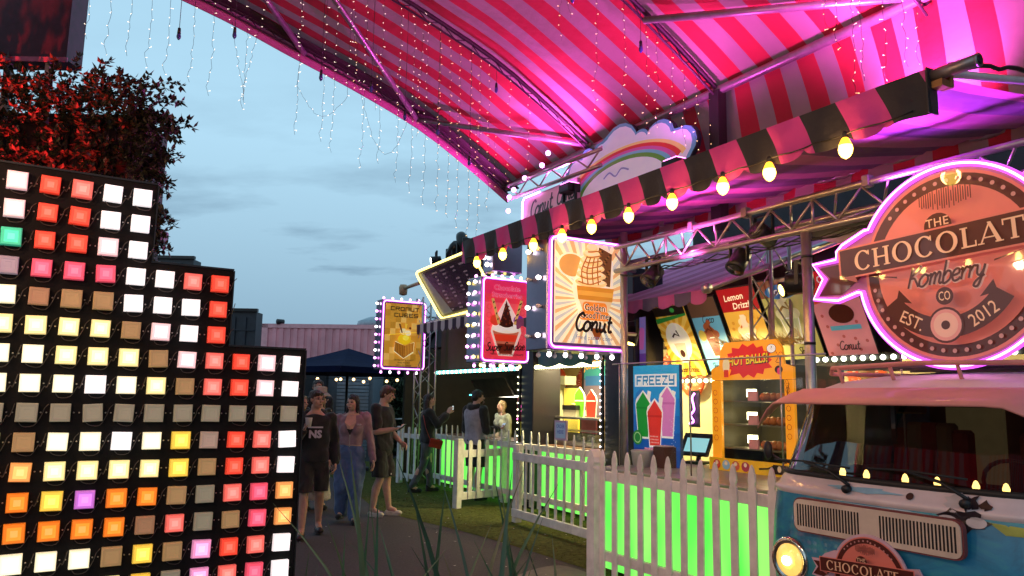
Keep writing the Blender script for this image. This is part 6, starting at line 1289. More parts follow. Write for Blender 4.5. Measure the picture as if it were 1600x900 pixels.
# ventilation grille
def rrect(x0, x1, z0, z1, r, n=5):
    pts = []
    for cx, cz, a in ((x1-r, z1-r, 0), (x0+r, z1-r, 90), (x0+r, z0+r, 180), (x1-r, z0+r, 270)):
        for k in range(n): t = radians(a+90*k/(n-1)); pts.append((cx+r*cos(t), cz+r*sin(t)))
    return pts
g = M(); g.prism(rrect(-.475, .475, .9, 1.072, .04), -.045, -.012); vg = g.build('vent_grille', pm('vent_cream', (.62, .5, .40), .4, coat=.3, dirt=.15), van)
g = M(); g.prism(rrect(-.483, .483, .892, 1.08, .045), -.038, -.008); g.build('vent_seal', pm('vent_red_line', (.16, .03, .03), .5), vg)
g = M()
for s in (-1, 1):
    for k in range(22): x = s*(.055+.0183*k+.009); g.box(x-.0048, x+.0048, -.0462, -.03, .927, 1.046)
g.build('vent_slots', pm('slot_black', (.008, .006, .006), .8), vg, kind='stuff')
# headlights
for s in (-1, 1):
    g = M(); g.lathe([(.125, -.02), (.128, .025), (.115, .04), (.10, .03)], (s*.56, .03 if s < 0 else .03, .715), 24, axis='y'); hl = g.build('headlight', pm('chrome_ring', (.6, .56, .5), .15, metal=1, bump=.02), van)
    g = M(); g.lathe([(.0, .058), (.05, .052), (.085, .038), (.1, .02), (.1, .01)], (s*.56, .03, .715), 20, axis='y'); ln = g.build('lens', pm('headlight_lens', (.75, .6, .18), .08, emit=(1., .62, .12), es=.8, var=.25, scale=16, bump=.3, coat=1), hl)
    g = M(); g.ball((s*.56+.01, -.035, .715), (.034, .006, .028), 10, 6); g.build('bulb', glow('headlight_hot', (1, .8, .3), 12), ln)
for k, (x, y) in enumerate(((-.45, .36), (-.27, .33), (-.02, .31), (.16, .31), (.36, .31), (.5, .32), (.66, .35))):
    g = M(); g.lathe([(.004, .0), (.016, .012), (.018, .034), (.01, .056), (.003, .062)], (x, y, 1.175), 8); g.build('reflection_bulb', glow('reflection_bulb_glow', (1, .6, .14), 9), van)  # made-up bulbs on the dash stand in for bulbs reflected in the windscreen
# wipers
for x0, x1, zz in ((-.52, -.02, 1.215), (.12, .62, 1.225)):
    g = M(); g.tube([(x0+.35, .04, 1.17), (x0+.22, .045, 1.235), (x0+.03, .075, 1.27)], .009, 5); wp = g.build('wiper', RUB, van); g = M(); g.tube([(x0-.22, .11, 1.265), (x0+.03, .072, 1.275), (x1-.16, .062, 1.26)], .007, 4); g.build('blade', RUB, wp); g = M(); g.cyl((x0+.35, .03, 1.155), (x0+.35, .0, 1.15), .022, n=10); g.build('pivot', BLK, wp)
# chocolate logo plate on the nose
lp = M(); sc = .37; outv = [(x*sc+.0, z*sc+.722) for x, z in tail+circ(R1, 150, 24, 24)+[(.72, .27), (.76, .2), (.98, .16), (.9, .05), (.98, -.07), (.72, -.1)]+circ(R1, -9, -170, 30)]
lp.prism(outv, -.058, -.047); plate = lp.build('logo_plate', pm('logo_edge', (.62, .4, .48), .4), van)
p = Print((.0, -.0585, .722), (1, 0, 0), (0, 0, 1), 'vlogo', 0, .3, .0006); _u, _v = p.u, p.v; p.u = p.u*sc; p.v = p.v*sc; logo(p); p.build('logo_print', plate)
# painted bits of the mural on the band and nose
p = Print((0, -.006, 0), (1, 0, 0), (0, 0, 1), 'mural', 0, .45, .0006)
p.poly([(-.5, 1.06), (.12, 1.06), (.02, 1.0+.07), (-.45, 1.075)], '#d8cfd2') if 0 else None
def on(x, z):
    r0 = RINGS['low'][4:]+RINGS['band'][1:]
    for i in range(len(r0)-1):
        if r0[i][0] <= z <= r0[i+1][0]:
            t = (z-r0[i][0])/(r0[i+1][0]-r0[i][0]+1e-9); return r0[i][1]+(r0[i+1][1]-r0[i][1])*t
    return r0[-1][1]
def mblob(pts, c, lift=.004):
    m_ = M(); m_.mat(pm('mural_'+c, c, .45, var=.2, bump=0)); n = len(pts); cx = sum(q[0] for q in pts)/n; cz = sum(q[1] for q in pts)/n
    f = lambda x, z: (x, on(x, z)+.05*(x/.55)**2-lift, z)
    vs = [f(cx, cz)]+[f(cx+(x-cx)*.5, cz+(z-cz)*.5) for x, z in pts]+[f(x, z) for x, z in pts]; fs = []
    for i in range(n): j = (i+1) % n; fs += [(0, 1+i, 1+j), (1+i, 1+n+i, 1+n+j, 1+j)]
    m_.add(vs, fs); return m_
def el(x, z, rx, rz, n=16, w=.0, sd=1): return [(x+rx*cos(2*pi*k/n)*(1+w*sin(k*2.3+sd)), z+rz*sin(2*pi*k/n)*(1+w*cos(k*1.7+sd))) for k in range(n)]
for pts, c, l in [(el(.18, 1.152, .02, .017), '#3a1c18', .006), (el(.44, 1.07, .105, .05, 18, .25, 2), '#2a1f24', .006), (el(.37, 1.06, .05, .027), '#b8b0b4', .008), (el(.5, 1.066, .045, .026), '#c2babd', .008), (el(.4, 1.15, .05, .04, 14, .3), '#b9b2b4', .007), (el(.47, 1.15, .03, .035, 14, .4, 3), '#241a20', .008), (el(.53, 1.145, .025, .02, 12, .4), '#3a241c', .008),
                  ([(.55, 1.075), (.8, 1.06), (.8, 1.03), (.62, 1.025)], '#8f9a3c', .006), (el(-.1, 1.155, .2, .014, 18, .3), '#7fa8bc', .005), (el(.0, 1.075, .3, .008, 18, .2), '#9ab4c0', .005)]:
    mblob(pts, c, l).build('mural_patch', None, van)
g = M(); g.prism([(-.84, .40), (.84, .40), (.86, .44), (.86, .5), (-.86, .5), (-.86, .44)], -.12, -.03); g.build('bumper', VW, van)
for s in (-1, 1):
    for y in (.75, 3.2):
        g = M(); g.X = Matrix.Translation((s*.72, y, .32)) @ Matrix.Rotation(pi/2, 4, 'Y'); g.lathe([(.2, -.09), (.3, -.085), (.32, -.04), (.32, .04), (.3, .085), (.2, .09)], n=22); wh = g.build('wheel', RUB, van); g = M(); g.X = Matrix.Translation((s*.815, y, .32)) @ Matrix.Rotation(pi/2, 4, 'Y'); g.cyl((0, 0, -.01), (0, 0, .01), .19, n=18); g.build('rim', ALU, wh)
g = M(); g.tube([(-.86, .45, 1.22), (-.95, .4, 1.24), (-1.0, .38, 1.27)], .01, 5); g.ball((-1.02, .37, 1.30), (.035, .02, .06), 10, 7); g.build('wing_mirror', BLK, van)
# cabin: dash, seats with red and cream stripes, bulkhead
g = M(); g.box(-.74, .74, .28, .62, 1.0, 1.17, .02); dsh = g.build('dashboard', pm('dash_black', (.02, .018, .018), .5), van)
g = M(); g.X = Matrix.Translation((.38, .72, 1.16)) @ Matrix.Rotation(-1.0, 4, 'X'); g.tube([(.2*cos(2*pi*k/20), .2*sin(2*pi*k/20), 0) for k in range(20)], .012, 6, closed=True); g.cyl((-.19, 0, 0), (.19, 0, 0), .01, n=6); g.build('steering_wheel', BLK, van)
for s in (-1, 1):
    for k in range(5):
        x = s*.4-.24+.1*k; g = M(); g.box(x, x+.098, 1.12, 1.24, .75, 1.5 if 0 < k < 4 else 1.46, .02); g.build('seat_stripe', pm('seat_red', (.25, .025, .02), .7) if k % 2 == 0 else pm('seat_cream', (.28, .2, .14), .7), van)
g = M(); g.box(-.72, .72, 1.7, 1.74, .5, 1.7); g.build('bulkhead', pm('bulkhead_brown', (.09, .05, .035), .7), van)
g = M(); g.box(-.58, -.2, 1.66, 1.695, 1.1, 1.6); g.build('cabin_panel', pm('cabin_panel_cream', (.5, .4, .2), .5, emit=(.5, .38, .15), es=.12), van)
for k in range(6):
    g = M(); g.box(-.02+.12*k, .05+.12*k, 1.67, 1.695, .95, 1.45); g.build('curtain_strip', pm('seat_red', (.42, .04, .03), .7), van)
# ================================================================ people
_dg = None
QUEUE = []
def remesh(m, name, mat, parent, vox, smooth=4, noise_amp=0., noise_sc=7., seed=0, floor=None):
    """queue a voxel-merged surface; all are evaluated together at the end"""
    me = bpy.data.meshes.new(name); me.from_pydata(m.v, [], m.f); bm = bmesh.new(); bm.from_mesh(me); bmesh.ops.recalc_face_normals(bm, faces=bm.faces); bm.to_mesh(me); bm.free()
    o = bpy.data.objects.new(name, me); COL.objects.link(o); o.parent = parent
    md = o.modifiers.new('r', 'REMESH'); md.mode = 'VOXEL'; md.voxel_size = vox; md.use_smooth_shade = True
    if smooth: s = o.modifiers.new('s', 'SMOOTH'); s.iterations = smooth; s.factor = .5
    QUEUE.append((o, mat, noise_amp, noise_sc, seed, floor)); return o
def finish_remesh():
    import numpy as np
    dg = bpy.context.evaluated_depsgraph_get(); new = [(q, bpy.data.meshes.new_from_object(q[0].evaluated_get(dg))) for q in QUEUE]
    for (o, mat, amp, sc, seed, floor), nm in new:
        old = o.data; o.modifiers.clear(); nm.name = o.name; o.data = nm; bpy.data.meshes.remove(old)
        n = len(nm.vertices); co = np.empty(n*3, 'f'); nm.vertices.foreach_get('co', co); co = co.reshape(-1, 3)
        if amp:
            no = np.empty(n*3, 'f'); nm.vertices.foreach_get('normal', no); no = no.reshape(-1, 3); r = np.random.RandomState(int(seed)+1); d = np.zeros(n, 'f')
            for k in range(7):                            # folds: a few crossed sine waves, mostly running down the cloth
                w = r.normal(0, 1, 3)*np.array([1.2, 1.2, .55])*sc*(1+.35*k); d += np.sin(co @ w.astype('f') + r.rand()*6.28 + 1.3*np.sin(co @ (w[::-1]*.6).astype('f')))/(1+.3*k)
            co = co + no*(amp*.42*d)[:, None]
        if floor is not None: co[:, 2] = np.maximum(co[:, 2], floor)
        nm.vertices.foreach_set('co', np.ascontiguousarray(co, 'f').ravel()); nm.materials.clear(); nm.materials.append(mat); nm.polygons.foreach_set('use_smooth', [True]*len(nm.polygons)); nm.update()
def cap(m, p0, p1, r0, r1, n=12):
    p0, p1 = Vector(p0), Vector(p1); m.cyl(p0, p1, r0, r1, n); m.ball(p0, r0, n, 8); m.ball(p1, r1, n, 8)
def chain(m, pts, rs):
    for i in range(len(pts)-1): cap(m, pts[i], pts[i+1], rs[i], rs[i+1])
def ell(z, w, d, y=0, n=18, x=0): return [(x+w*cos(2*pi*i/n), y+d*sin(2*pi*i/n), z) for i in range(n)]
def hand(m, wr, d, nrm, side, curl=.5):
    """palm, four unequal curled fingers and a thumb; d = along the hand, nrm = palm side"""
    d = Vector(d).normalized(); nrm = Vector(nrm); nrm = (nrm-d*nrm.dot(d)).normalized(); s = d.cross(nrm)*side; wr = Vector(wr)
    for k in range(4):
        off = s*(-.027+.018*k); kn = wr+d*.088+off*1.05; cap(m, wr+d*.018+off*.7, kn, .016, .0125, 8)
        L_ = (.040, .046, .043, .034)[k]; c0 = curl*(.7+.1*k); dd = (d*cos(c0)+nrm*sin(c0)); q1 = kn+dd*L_; c1 = c0+curl*1.1; q2 = q1+(d*cos(c1)+nrm*sin(c1))*L_*.75; cap(m, kn, q1, .0105, .0095, 8); cap(m, q1, q2, .0095, .0078, 8)
    tb_ = wr+d*.03-s*.03; t1 = tb_+(d*.6-s*.7+nrm*.35).normalized()*.042; t2 = t1+(d*.85-s*.15+nrm*.45).normalized()*.034; cap(m, tb_, t1, .0145, .0115, 8); cap(m, t1, t2, .0115, .009, 8)
SKIN = pm('skin_warm', (.50, .26, .19), .5, var=.1, scale=12, bump=.05); SKIN2 = pm('skin_light', (.58, .33, .25), .5, var=.1, scale=12, bump=.05)
def cloth(name, c, rough=.85, bump=.3): return pm(name, c, rough, var=.18, scale=14, bump=bump, sheen=.2)
def figure(label, loc, face, H, fem=False, skin=SKIN, head_yaw=0., head_pitch=0., J=None, top=None, bottom=None, shoes=None, hair=None, lean=0., curl=.6, group=None, build_w=1., vox=.0075):
    """face = heading direction (x, y); local axes: +y forward, +x the figure's right"""
    yaw = atan2(face[1], face[0])-pi/2; t = thing('person', label, 'person', (loc[0], loc[1], loc[2] if len(loc) > 2 else .004), yaw)
    k = H; J = J or {}
    sh = .104*k*(.9 if fem else 1)*build_w; hp = .05*k
    def jt(n, d): return Vector(J.get(n, d))
    LJ = {}
    for sd, s in (('r', 1), ('l', -1)):
        LJ['hip'+sd] = jt('hip'+sd, (s*hp, 0, .52*k)); LJ['kn'+sd] = jt('kn'+sd, (s*.055*k, .02, .285*k)); LJ['an'+sd] = jt('an'+sd, (s*.06*k, -.01, .05*k))
        LJ['sh'+sd] = jt('sh'+sd, (s*sh, -.01, .815*k)); LJ['el'+sd] = jt('el'+sd, (s*(sh+.05), -.03, .63*k)); LJ['wr'+sd] = jt('wr'+sd, (s*(sh+.055), .05, .49*k))
    wz = .076 if fem else .088
    prof = [(.455, .07, .055), (.50, .094 if fem else .088, .066), (.545, .097 if fem else .09, .066), (.60, wz*.96, .056), (.66, wz, .058), (.715, .09*(.94 if fem else 1.04), .068 if not fem else .064), (.765, .1*(.92 if fem else 1.06), .066), (.805, .1*(.9 if fem else 1.04), .055), (.835, .062, .044), (.86, .036, .036)]
    def torso(m, z0, z1, add, sc=1., bust=True):
        rg = [ell(z*k, (w*build_w*k+add)*sc, d*k+add) for z, w, d in prof if z0 <= z <= z1]; m.loft(rg)
        if fem and bust and z1 > .73:
            for s in (-1, 1): m.ball((s*.045*k, .042*k, .725*k), (.042*k+add, .038*k+add, .045*k+add), 12, 8)
    # --- body
    b = M(); torso(b, 0, 1, 0)
    cap(b, (0, -.005, .84*k), (0, .008, .885*k), .036*k, .034*k)
    for sd, s in (('r', 1), ('l', -1)):
        chain(b, [LJ['sh'+sd], LJ['sh'+sd].lerp(LJ['el'+sd], .4), LJ['el'+sd]], [.034*k, .030*k, .0235*k]); el_, wr_ = LJ['el'+sd], LJ['wr'+sd]
        chain(b, [el_, el_.lerp(wr_, .3), wr_], [.0235*k, .0245*k, .0165*k])
        hd = J.get('hd'+sd, tuple(wr_-el_)); hn = J.get('hn'+sd, (-s, .2, 0)); hand(b, wr_, hd, hn, s if J.get('hs'+sd) is None else J['hs'+sd], J.get('curl'+sd, curl))
        h_, kn_, an_ = LJ['hip'+sd], LJ['kn'+sd], LJ['an'+sd]
        chain(b, [h_, h_.lerp(kn_, .45), kn_], [.052*k, .046*k, .032*k]); chain(b, [kn_, kn_.lerp(an_, .32)+Vector((0, -.012*k, 0)), an_], [.030*k, .0335*k, .02*k])
        cap(b, an_, an_+Vector(J.get('ft'+sd, (s*.02, .13, -.045)))*.6, .022*k, .02*k)
    HM = Matrix.Translation((0, .012*k, .88*k)) @ Matrix.Rotation(head_yaw, 4, 'Z') @ Matrix.Rotation(head_pitch, 4, 'X') @ Matrix.Translation((0, .012, .055*k)) @ Matrix.Scale(k/1.72, 4)
    b.X = HM
    b.ball((0, -.012, .03), (.073, .092, .083), 16, 12); b.ball((0, .02, -.035), (.058, .066, .07), 14, 10); b.ball((0, .045, -.078), (.03, .03, .022), 10, 8); b.ball((0, .06, .022), (.055, .026, .016), 12, 8)
    b.cyl((0, .083, .012), (0, .108, -.018), .008, .014, 8); b.ball((0, .104, -.02), (.0155, .014, .011), 8, 6); b.ball((0, .082, -.05), (.024, .012, .011), 8, 6)
    for s in (-1, 1): b.ball((s*.073, -.008, .0), (.011, .02, .03), 8, 6); b.ball((s*.042, .058, -.02), (.022, .022, .022), 8, 6)
    b.X = None; remesh(b, 'body', skin, t, vox, 3)
    eyem = pm('eye_dark', (.02, .014, .012), .15); lipm = pm('lips', (.36, .09, .08), .45)
    for s in (-1, 1):
        g = M(); g.X = HM; g.ball((s*.029, .083, .012), (.0125, .007, .0075), 8, 6); g.build('eye', eyem, t)
        g = M(); g.X = HM; g.ball((s*.031, .09, .032), (.019, .006, .0042), 8, 5); g.build('eyebrow', hair['mat'] if hair else eyem, t)
    g = M(); g.X = HM; g.ball((0, .09, -.05), (.021, .008, .0055), 8, 5); g.build('mouth', lipm, t)
    # --- hair
    if hair:
        g = M(); g.X = HM; v = hair.get('vol', 1.)
        g.ball((0, -.02, .052), (.08*v, .094*v, .074*v), 14, 10); g.ball((0, -.055, .01), (.076*v, .06*v, .085*v), 14, 10)
        for s in (-1, 1): g.ball((s*.064, -.01, .03), (.02*v, .045, .04), 8, 6)
        if hair.get('fringe'):
            for s in (-.045, -.015, .02, .05): g.ball((s, .068-abs(s)*.3, .078), (.02, .022, .018), 8, 6)
        if hair.get('bun'): g.ball((0, -.12, .02), .045, 10, 8)
        if hair.get('long'):
            for s in (-.06, -.03, 0, .03, .06): chain(g, [(s, -.06, .0), (s*1.1, -.09, -.16), (s*1.15+.01, -.11, -.34), (s*.9, -.11, -hair['long'])], [.045, .05, .045, .02])
        if hair.get('sides'):
            for s in (-1, 1): chain(g, [(s*.07, -.02, 0), (s*.078, -.01, -.1), (s*.08, .01, -hair['sides'])], [.028, .03, .018])
        g.X = None; remesh(g, 'hair', hair['mat'], t, .009, 1, .008, 42., 3)
    # --- top
    if top:
        m = M(); add = top.get('add', .02); torso(m, top.get('z0', .49), .84, add); fl_ = top.get('flare', 0)
        z0 = top.get('z0', .49)
        if top.get('hood'):
            for q in range(9): a = pi*q/8; m.ball((.085*cos(a)*build_w, -.035-.05*sin(a), .845*k+.012*sin(a)), (.035, .035, .035), 8, 6)
        for sd, s in (('r', 1), ('l', -1)):
            s_, e_, w_ = LJ['sh'+sd], LJ['el'+sd], LJ['wr'+sd]
            if top['sleeve'] == 'short': chain(m, [s_, s_.lerp(e_, .75)], [.043*k, .043*k])
            elif not top.get('sleeve_mat'): chain(m, [s_, e_, e_.lerp(w_, .75), e_.lerp(w_, .97)], [.044*k, .039*k, .036*k, .027*k])
        o = remesh(m, top.get('name', 'top'), top['mat'], t, .012, 2, .015, 11., len(label))
        if top.get('sleeve_mat'):
            for sd in ('r', 'l'):
                m = M(); s_, e_, w_ = LJ['sh'+sd], LJ['el'+sd], LJ['wr'+sd]; chain(m, [s_, e_, e_.lerp(w_, .75), e_.lerp(w_, .97)], [.047*k, .041*k, .036*k, .027*k]); remesh(m, 'sleeve', top['sleeve_mat'], t, .012, 2, .012, 12.)
    # --- bottom
    if bottom:
        m = M(); torso(m, .455, bottom.get('z1', .585), .014, bust=False); ww = bottom.get('w', 1.)
        for sd, s in (('r', 1), ('l', -1)):
            h_, kn_, an_ = LJ['hip'+sd], LJ['kn'+sd], LJ['an'+sd]
            if bottom['kind'] == 'shorts': chain(m, [h_, h_.lerp(kn_, .5), h_.lerp(kn_, bottom.get('len', .93))], [.057*k, .057*k*ww, .054*k*ww])
            elif bottom['kind'] == 'long': chain(m, [h_, h_.lerp(kn_, .45), kn_, kn_.lerp(an_, .5), an_+Vector((0, 0, .01))], [.056*k, .052*k*max(1, ww*.95), .040*k*ww, .038*k*ww, .036*k*ww])
        if bottom['kind'] == 'skirt': m.loft([ell(.52*k, .1*k, .075*k), ell(.3*k, .12*k, .1*k), ell(.08*k, .15*k, .13*k)])
        remesh(m, bottom.get('name', 'trousers'), bottom['mat'], t, .012, 2, .015, 10., 5, floor=(LJ['knr'].z+.015*k if bottom['kind'] == 'shorts' else .035))
    if shoes:
        for sd, s in (('r', 1), ('l', -1)):
            an_ = LJ['an'+sd]; ft = Vector(J.get('ft'+sd, (s*.02, .13, -.045))); ft = Vector((ft.x, ft.y, 0)); f = ft.normalized(); m = M(); z = max(.03, an_.z-.05*k+.03)
            base = Vector((an_.x, an_.y, z))-f*.02; tip = base+f*.165
            m.ball(base, (.042, .042, .04), 10, 8); m.ball(base+f*.07+Vector((0, 0, .0)), (.043, .06, .034), 10, 8); m.ball(tip, (.044, .044, .028), 10, 8); cap(m, base, tip, .036, .036)
            if shoes.get('high'): cap(m, base, base+Vector((0, 0, .06)), .042, .042)
            o = remesh(m, shoes.get('name', 'shoe'), shoes['mat'], t, .009, 2, floor=z-.029)
            g = M(); q = [(base+f*(.075+.115*cos(2*pi*i/16))+f.cross(Vector((0, 0, 1)))*(.046*sin(2*pi*i/16))) for i in range(16)]; g.loft([[(x.x, x.y, z-.033) for x in q], [(x.x, x.y, z-.012) for x in q]]); g.build('sole', shoes.get('sole', shoes['mat']), o)
    t['_H'] = H; del t['_H']; return t, HM
BLKC = cloth('black_cotton', (.014, .012, .014)); DENIM = cloth('blue_denim', (.07, .12, .26)); GREYJ = cloth('grey_denim', (.08, .085, .10)); MAUVE = cloth('mauve_fleece', (.30, .18, .22))
HBR = pm('hair_brown', (.05, .025, .018), .45, var=.4, scale=40, bump=.6); HDK = pm('hair_dark', (.02, .011, .01), .4, var=.4, scale=40, bump=.6); HBL = pm('hair_blonde', (.35, .24, .12), .45, var=.3, scale=40, bump=.6); HRD = pm('hair_auburn', (.10, .04, .03), .45, var=.4, scale=40, bump=.6)
# boy in the black printed hoodie
t, HM = figure('boy in black hoodie with white NS print holding a white cup, looking aside', (-2.3, 9.3), (.28, -.96), 1.66, head_yaw=.5, head_pitch=.0, hair={'mat': HBR, 'fringe': 1, 'vol': .99},
    J={'elr': (.235, .06, 1.06), 'wrr': (.13, .25, 1.2), 'hdr': (-.2, .2, .9), 'hnr': (-.8, .2, 0), 'ell': (-.245, -.06, 1.05), 'wrl': (-.25, .02, .83), 'knr': (.09, .14, .48), 'anr': (.1, .24, .085), 'knl': (-.09, .0, .47), 'anl': (-.1, -.14, .1)},
    top={'mat': BLKC, 'sleeve': 'long', 'name': 'hoodie', 'hood': 1, 'add': .026, 'z0': .48}, bottom={'kind': 'shorts', 'mat': BLKC, 'name': 'shorts', 'w': 1.15, 'len': 1.0}, shoes={'mat': pm('dark_slides', (.03, .012, .014), .5), 'name': 'slide'}, build_w=1.02)
p = Print((-.095, .158, 1.19), (1, 0, 0), (0, .10, 1), 'ns', 0, .8, .0006); p.O = Vector((.085, .166, 1.14)); p.u = Vector((-1, 0, 0)); p.w = Vector((0, 1, 0)); p.text('NS', .085, -.02, .085, '#d8c8d8', .05); p.rect(.0, .09, .17, .108, '#d8c8d8'); p.build('print', t)
g = thing('paper_cup', 'white paper cup held by the boy in the hoodie', 'cup', (-2.3, 9.3, 0), atan2(-.96, .28)-pi/2); c_ = M(); c_.X = Matrix.Translation((.085, .30, 1.30)); c_.lathe([(.028, -.05), (.04, .05), (.041, .055), (.036, .055), (.026, -.045)], n=14); c_.build('cup_wall', pm('paper_white', (.7, .6, .6), .7), g); c_ = M(); c_.X = Matrix.Translation((.085, .30, 1.30)); c_.cyl((0, 0, .045), (0, 0, .048), .036, n=14); c_.build('froth', pm('froth', (.75, .7, .62), .8), g)
# woman in jeans
t, HM = figure('woman in mauve cropped hoodie and wide blue jeans walking towards the camera', (-2.06, 10.3), (.05, -1.), 1.62, fem=True, skin=SKIN2, head_yaw=-.3, head_pitch=-.05, hair={'mat': HDK, 'bun': 1, 'vol': .99, 'sides': .12},
    J={'elr': (.225, -.06, 1.03), 'wrr': (.25, .05, .8), 'ell': (-.235, -.05, 1.03), 'wrl': (-.29, .03, .79), 'knr': (.09, .08, .46), 'anr': (.1, -.1, .12), 'knl': (-.09, .1, .47), 'anl': (-.085, .1, .08)},
    top={'mat': MAUVE, 'sleeve': 'long', 'name': 'hoodie', 'hood': 1, 'add': .022, 'z0': .59}, bottom={'kind': 'long', 'mat': DENIM, 'name': 'jeans', 'w': 1.5, 'z1': .605}, shoes={'mat': BLKC, 'name': 'boot'}, build_w=1.1)
g = M(); yf = .138
g.add([(0, yf+.032, 1.12), (-.075, yf+.024, 1.27), (-.055, yf-.04, 1.362), (0, yf-.035, 1.345), (.055, yf-.04, 1.362), (.075, yf+.024, 1.27), (0, yf+.04, 1.22)], [(0, 1, 6), (1, 2, 3, 6), (3, 4, 5, 6), (5, 0, 6)]); g.build('neckline', SKIN2, t)
g = M(); g.add([(0, yf+.036, 1.105), (-.04, yf+.034, 1.185), (.04, yf+.034, 1.185), (0, yf+.046, 1.15)], [(0, 1, 3), (1, 2, 3), (2, 0, 3)]); g.build('camisole', BLKC, t)
g = M(); g.box(-.004, .004, yf+.028, yf+.036, .96, 1.1); g.ball((0, yf+.04, 1.1), (.008, .006, .014), 8, 6); g.build('zip', ALU, t)
g = M(); g.box(-.13, -.08, yf-.02, yf+.014, 1.235, 1.25); g.build('chest_print', pm('print_white', (.6, .5, .55), .7), t)
# man with phone, in profile
t, HM = figure('man in black tee, black shorts and white clogs looking down at his phone', (-1.76, 10.9), (.96, -.26), 1.76, head_yaw=.05, head_pitch=-.28, hair={'mat': HRD, 'fringe': 1, 'vol': 1.02}, skin=SKIN2,
    J={'elr': (.25, .02, 1.13), 'wrr': (.19, .25, 1.17), 'hdr': (-.25, 1, .15), 'hnr': (-.3, 0, 1), 'ell': (-.22, .04, 1.12), 'wrl': (-.14, .22, .98), 'hdl': (.1, .9, -.5), 'hnl': (.5, 0, -.2), 'knr': (.1, .04, .5), 'anr': (.1, -.06, .09), 'knl': (-.09, .06, .5), 'anl': (-.1, .1, .09)},
    top={'mat': BLKC, 'sleeve': 'short', 'name': 'tee_shirt', 'add': .032, 'z0': .45}, bottom={'kind': 'shorts', 'mat': BLKC, 'name': 'shorts', 'w': 1.2, 'len': 1.02}, shoes={'mat': pm('cream_clog', (.6, .52, .47), .5), 'name': 'clog'}, build_w=1.08)
g = M(); g.box(.135, .15, .1, .11, .53, .56); g.ball((.0, .155, .56), (.02, .006, .014)); g.build('shorts_logo', pm('print_white', (.6, .5, .55), .7), t)
tp = thing('phone', 'dark phone in the hand of the man in white clogs', 'phone', (-1.76, 10.9, 0), atan2(-.26, .96)-pi/2); g = M(); g.X = Matrix.Translation((.165, .36, 1.20)) @ Matrix.Rotation(-.9, 4, 'X'); g.box(-.036, .036, -.004, .004, -.07, .07, .003); g.build('case', BLK, tp); g = M(); g.X = Matrix.Translation((.165, .36, 1.20)) @ Matrix.Rotation(-.9, 4, 'X'); g.box(-.032, .032, -.0055, -.0042, -.065, .065); g.build('display', glow('phone_glow', (.6, .75, 1), .5), tp)
# woman with long hair and red bag
t, HM = figure('woman with very long dark hair, black jacket and grey jeans filming with her phone', (-1.42, 13.7), (.95, .2), 1.66, fem=True, skin=SKIN2, head_yaw=.1, head_pitch=.2, hair={'mat': HDK, 'long': .62, 'vol': 1.03},
    J={'elr': (.19, .16, 1.14), 'wrr': (.1, .33, 1.33), 'hdr': (-.1, .4, .9), 'hnr': (-.6, .6, 0), 'ell': (-.18, .17, 1.15), 'wrl': (-.06, .34, 1.34), 'hdl': (.1, .4, .9), 'hnl': (.6, .6, 0), 'knr': (.07, -.06, .47), 'anr': (.08, -.26, .09), 'knl': (-.07, .06, .47), 'anl': (-.07, .06, .09)},
    top={'mat': BLKC, 'sleeve': 'long', 'name': 'jacket', 'add': .028, 'z0': .46}, bottom={'kind': 'long', 'mat': GREYJ, 'name': 'jeans', 'w': .95}, shoes={'mat': BLKC, 'name': 'boot', 'high': 1})
HB = (-1.42, 13.7, 0); HR = atan2(.2, .95)-pi/2
tb = thing('shoulder_bag', 'small red shoulder bag on a thin strap at the long haired woman\'s hip', 'bag', HB, HR)
g = M(); g.X = Matrix.Translation((.2, .12, .83)) @ Matrix.Rotation(.25, 4, 'Y') @ Matrix.Rotation(-.2, 4, 'X'); g.box(-.035, .035, -.11, .11, -.075, .075, .015); g.build('pouch', pm('red_leather', (.42, .03, .025), .4, bump=.1), tb); g = M(); g.X = Matrix.Translation((.2, .12, .83)) @ Matrix.Rotation(.25, 4, 'Y') @ Matrix.Rotation(-.2, 4, 'X'); g.box(.036, .042, -.11, .11, .0, .076, .002); g.build('flap', pm('red_leather_flap', (.36, .025, .02), .4, bump=.1), tb)
g = M(); g.tube([(.2, .02, .9), (.19, -.06, 1.1), (.12, -.10, 1.3), (0, -.06, 1.4)], .006, 5); g.build('strap', pm('red_strap', (.4, .05, .04), .5), tb)
tp = thing('phone', 'phone held up in front of the long haired woman\'s face', 'phone', HB, HR); g = M(); g.X = Matrix.Translation((.02, .43, 1.44)); g.box(-.075, .075, -.004, .004, -.037, .037, .003); g.build('case', BLK, tp); g = M(); g.X = Matrix.Translation((.02, .4255, 1.44)); g.box(-.07, .07, -.0015, 0, -.033, .033); g.build('display', glow('phone_glow2', (.7, .8, .8), .8), tp)
# man in the two tone hoodie
t, HM = figure('man in grey hoodie with black sleeves and hood seen from behind, waiting at the counter', (-.55, 12.75), (.75, .66), 1.74, head_yaw=-.35, head_pitch=-.05, hair={'mat': HDK, 'vol': 1.0}, skin=SKIN2,
    J={'elr': (.25, .02, 1.1), 'wrr': (.24, .27, 1.12), 'hdr': (-.1, 1, .1), 'hnr': (0, 0, 1), 'ell': (-.26, .0, 1.1), 'wrl': (-.22, .22, 1.05)},
    top={'mat': cloth('heather_grey', (.33, .30, .36)), 'sleeve': 'long', 'sleeve_mat': BLKC, 'name': 'hoodie', 'add': .034, 'z0': .49}, bottom={'kind': 'shorts', 'mat': BLKC, 'name': 'shorts', 'w': 1.15}, shoes={'mat': BLKC}, build_w=1.12)
m = M()
for q in range(11): a = pi*q/10; m.ball((.1*cos(a), -.03-.075*sin(a), 1.48-.02*sin(a)), (.045, .045, .055), 8, 6)
remesh(m, 'hood', BLKC, t, .012, 2, .008, 10.)
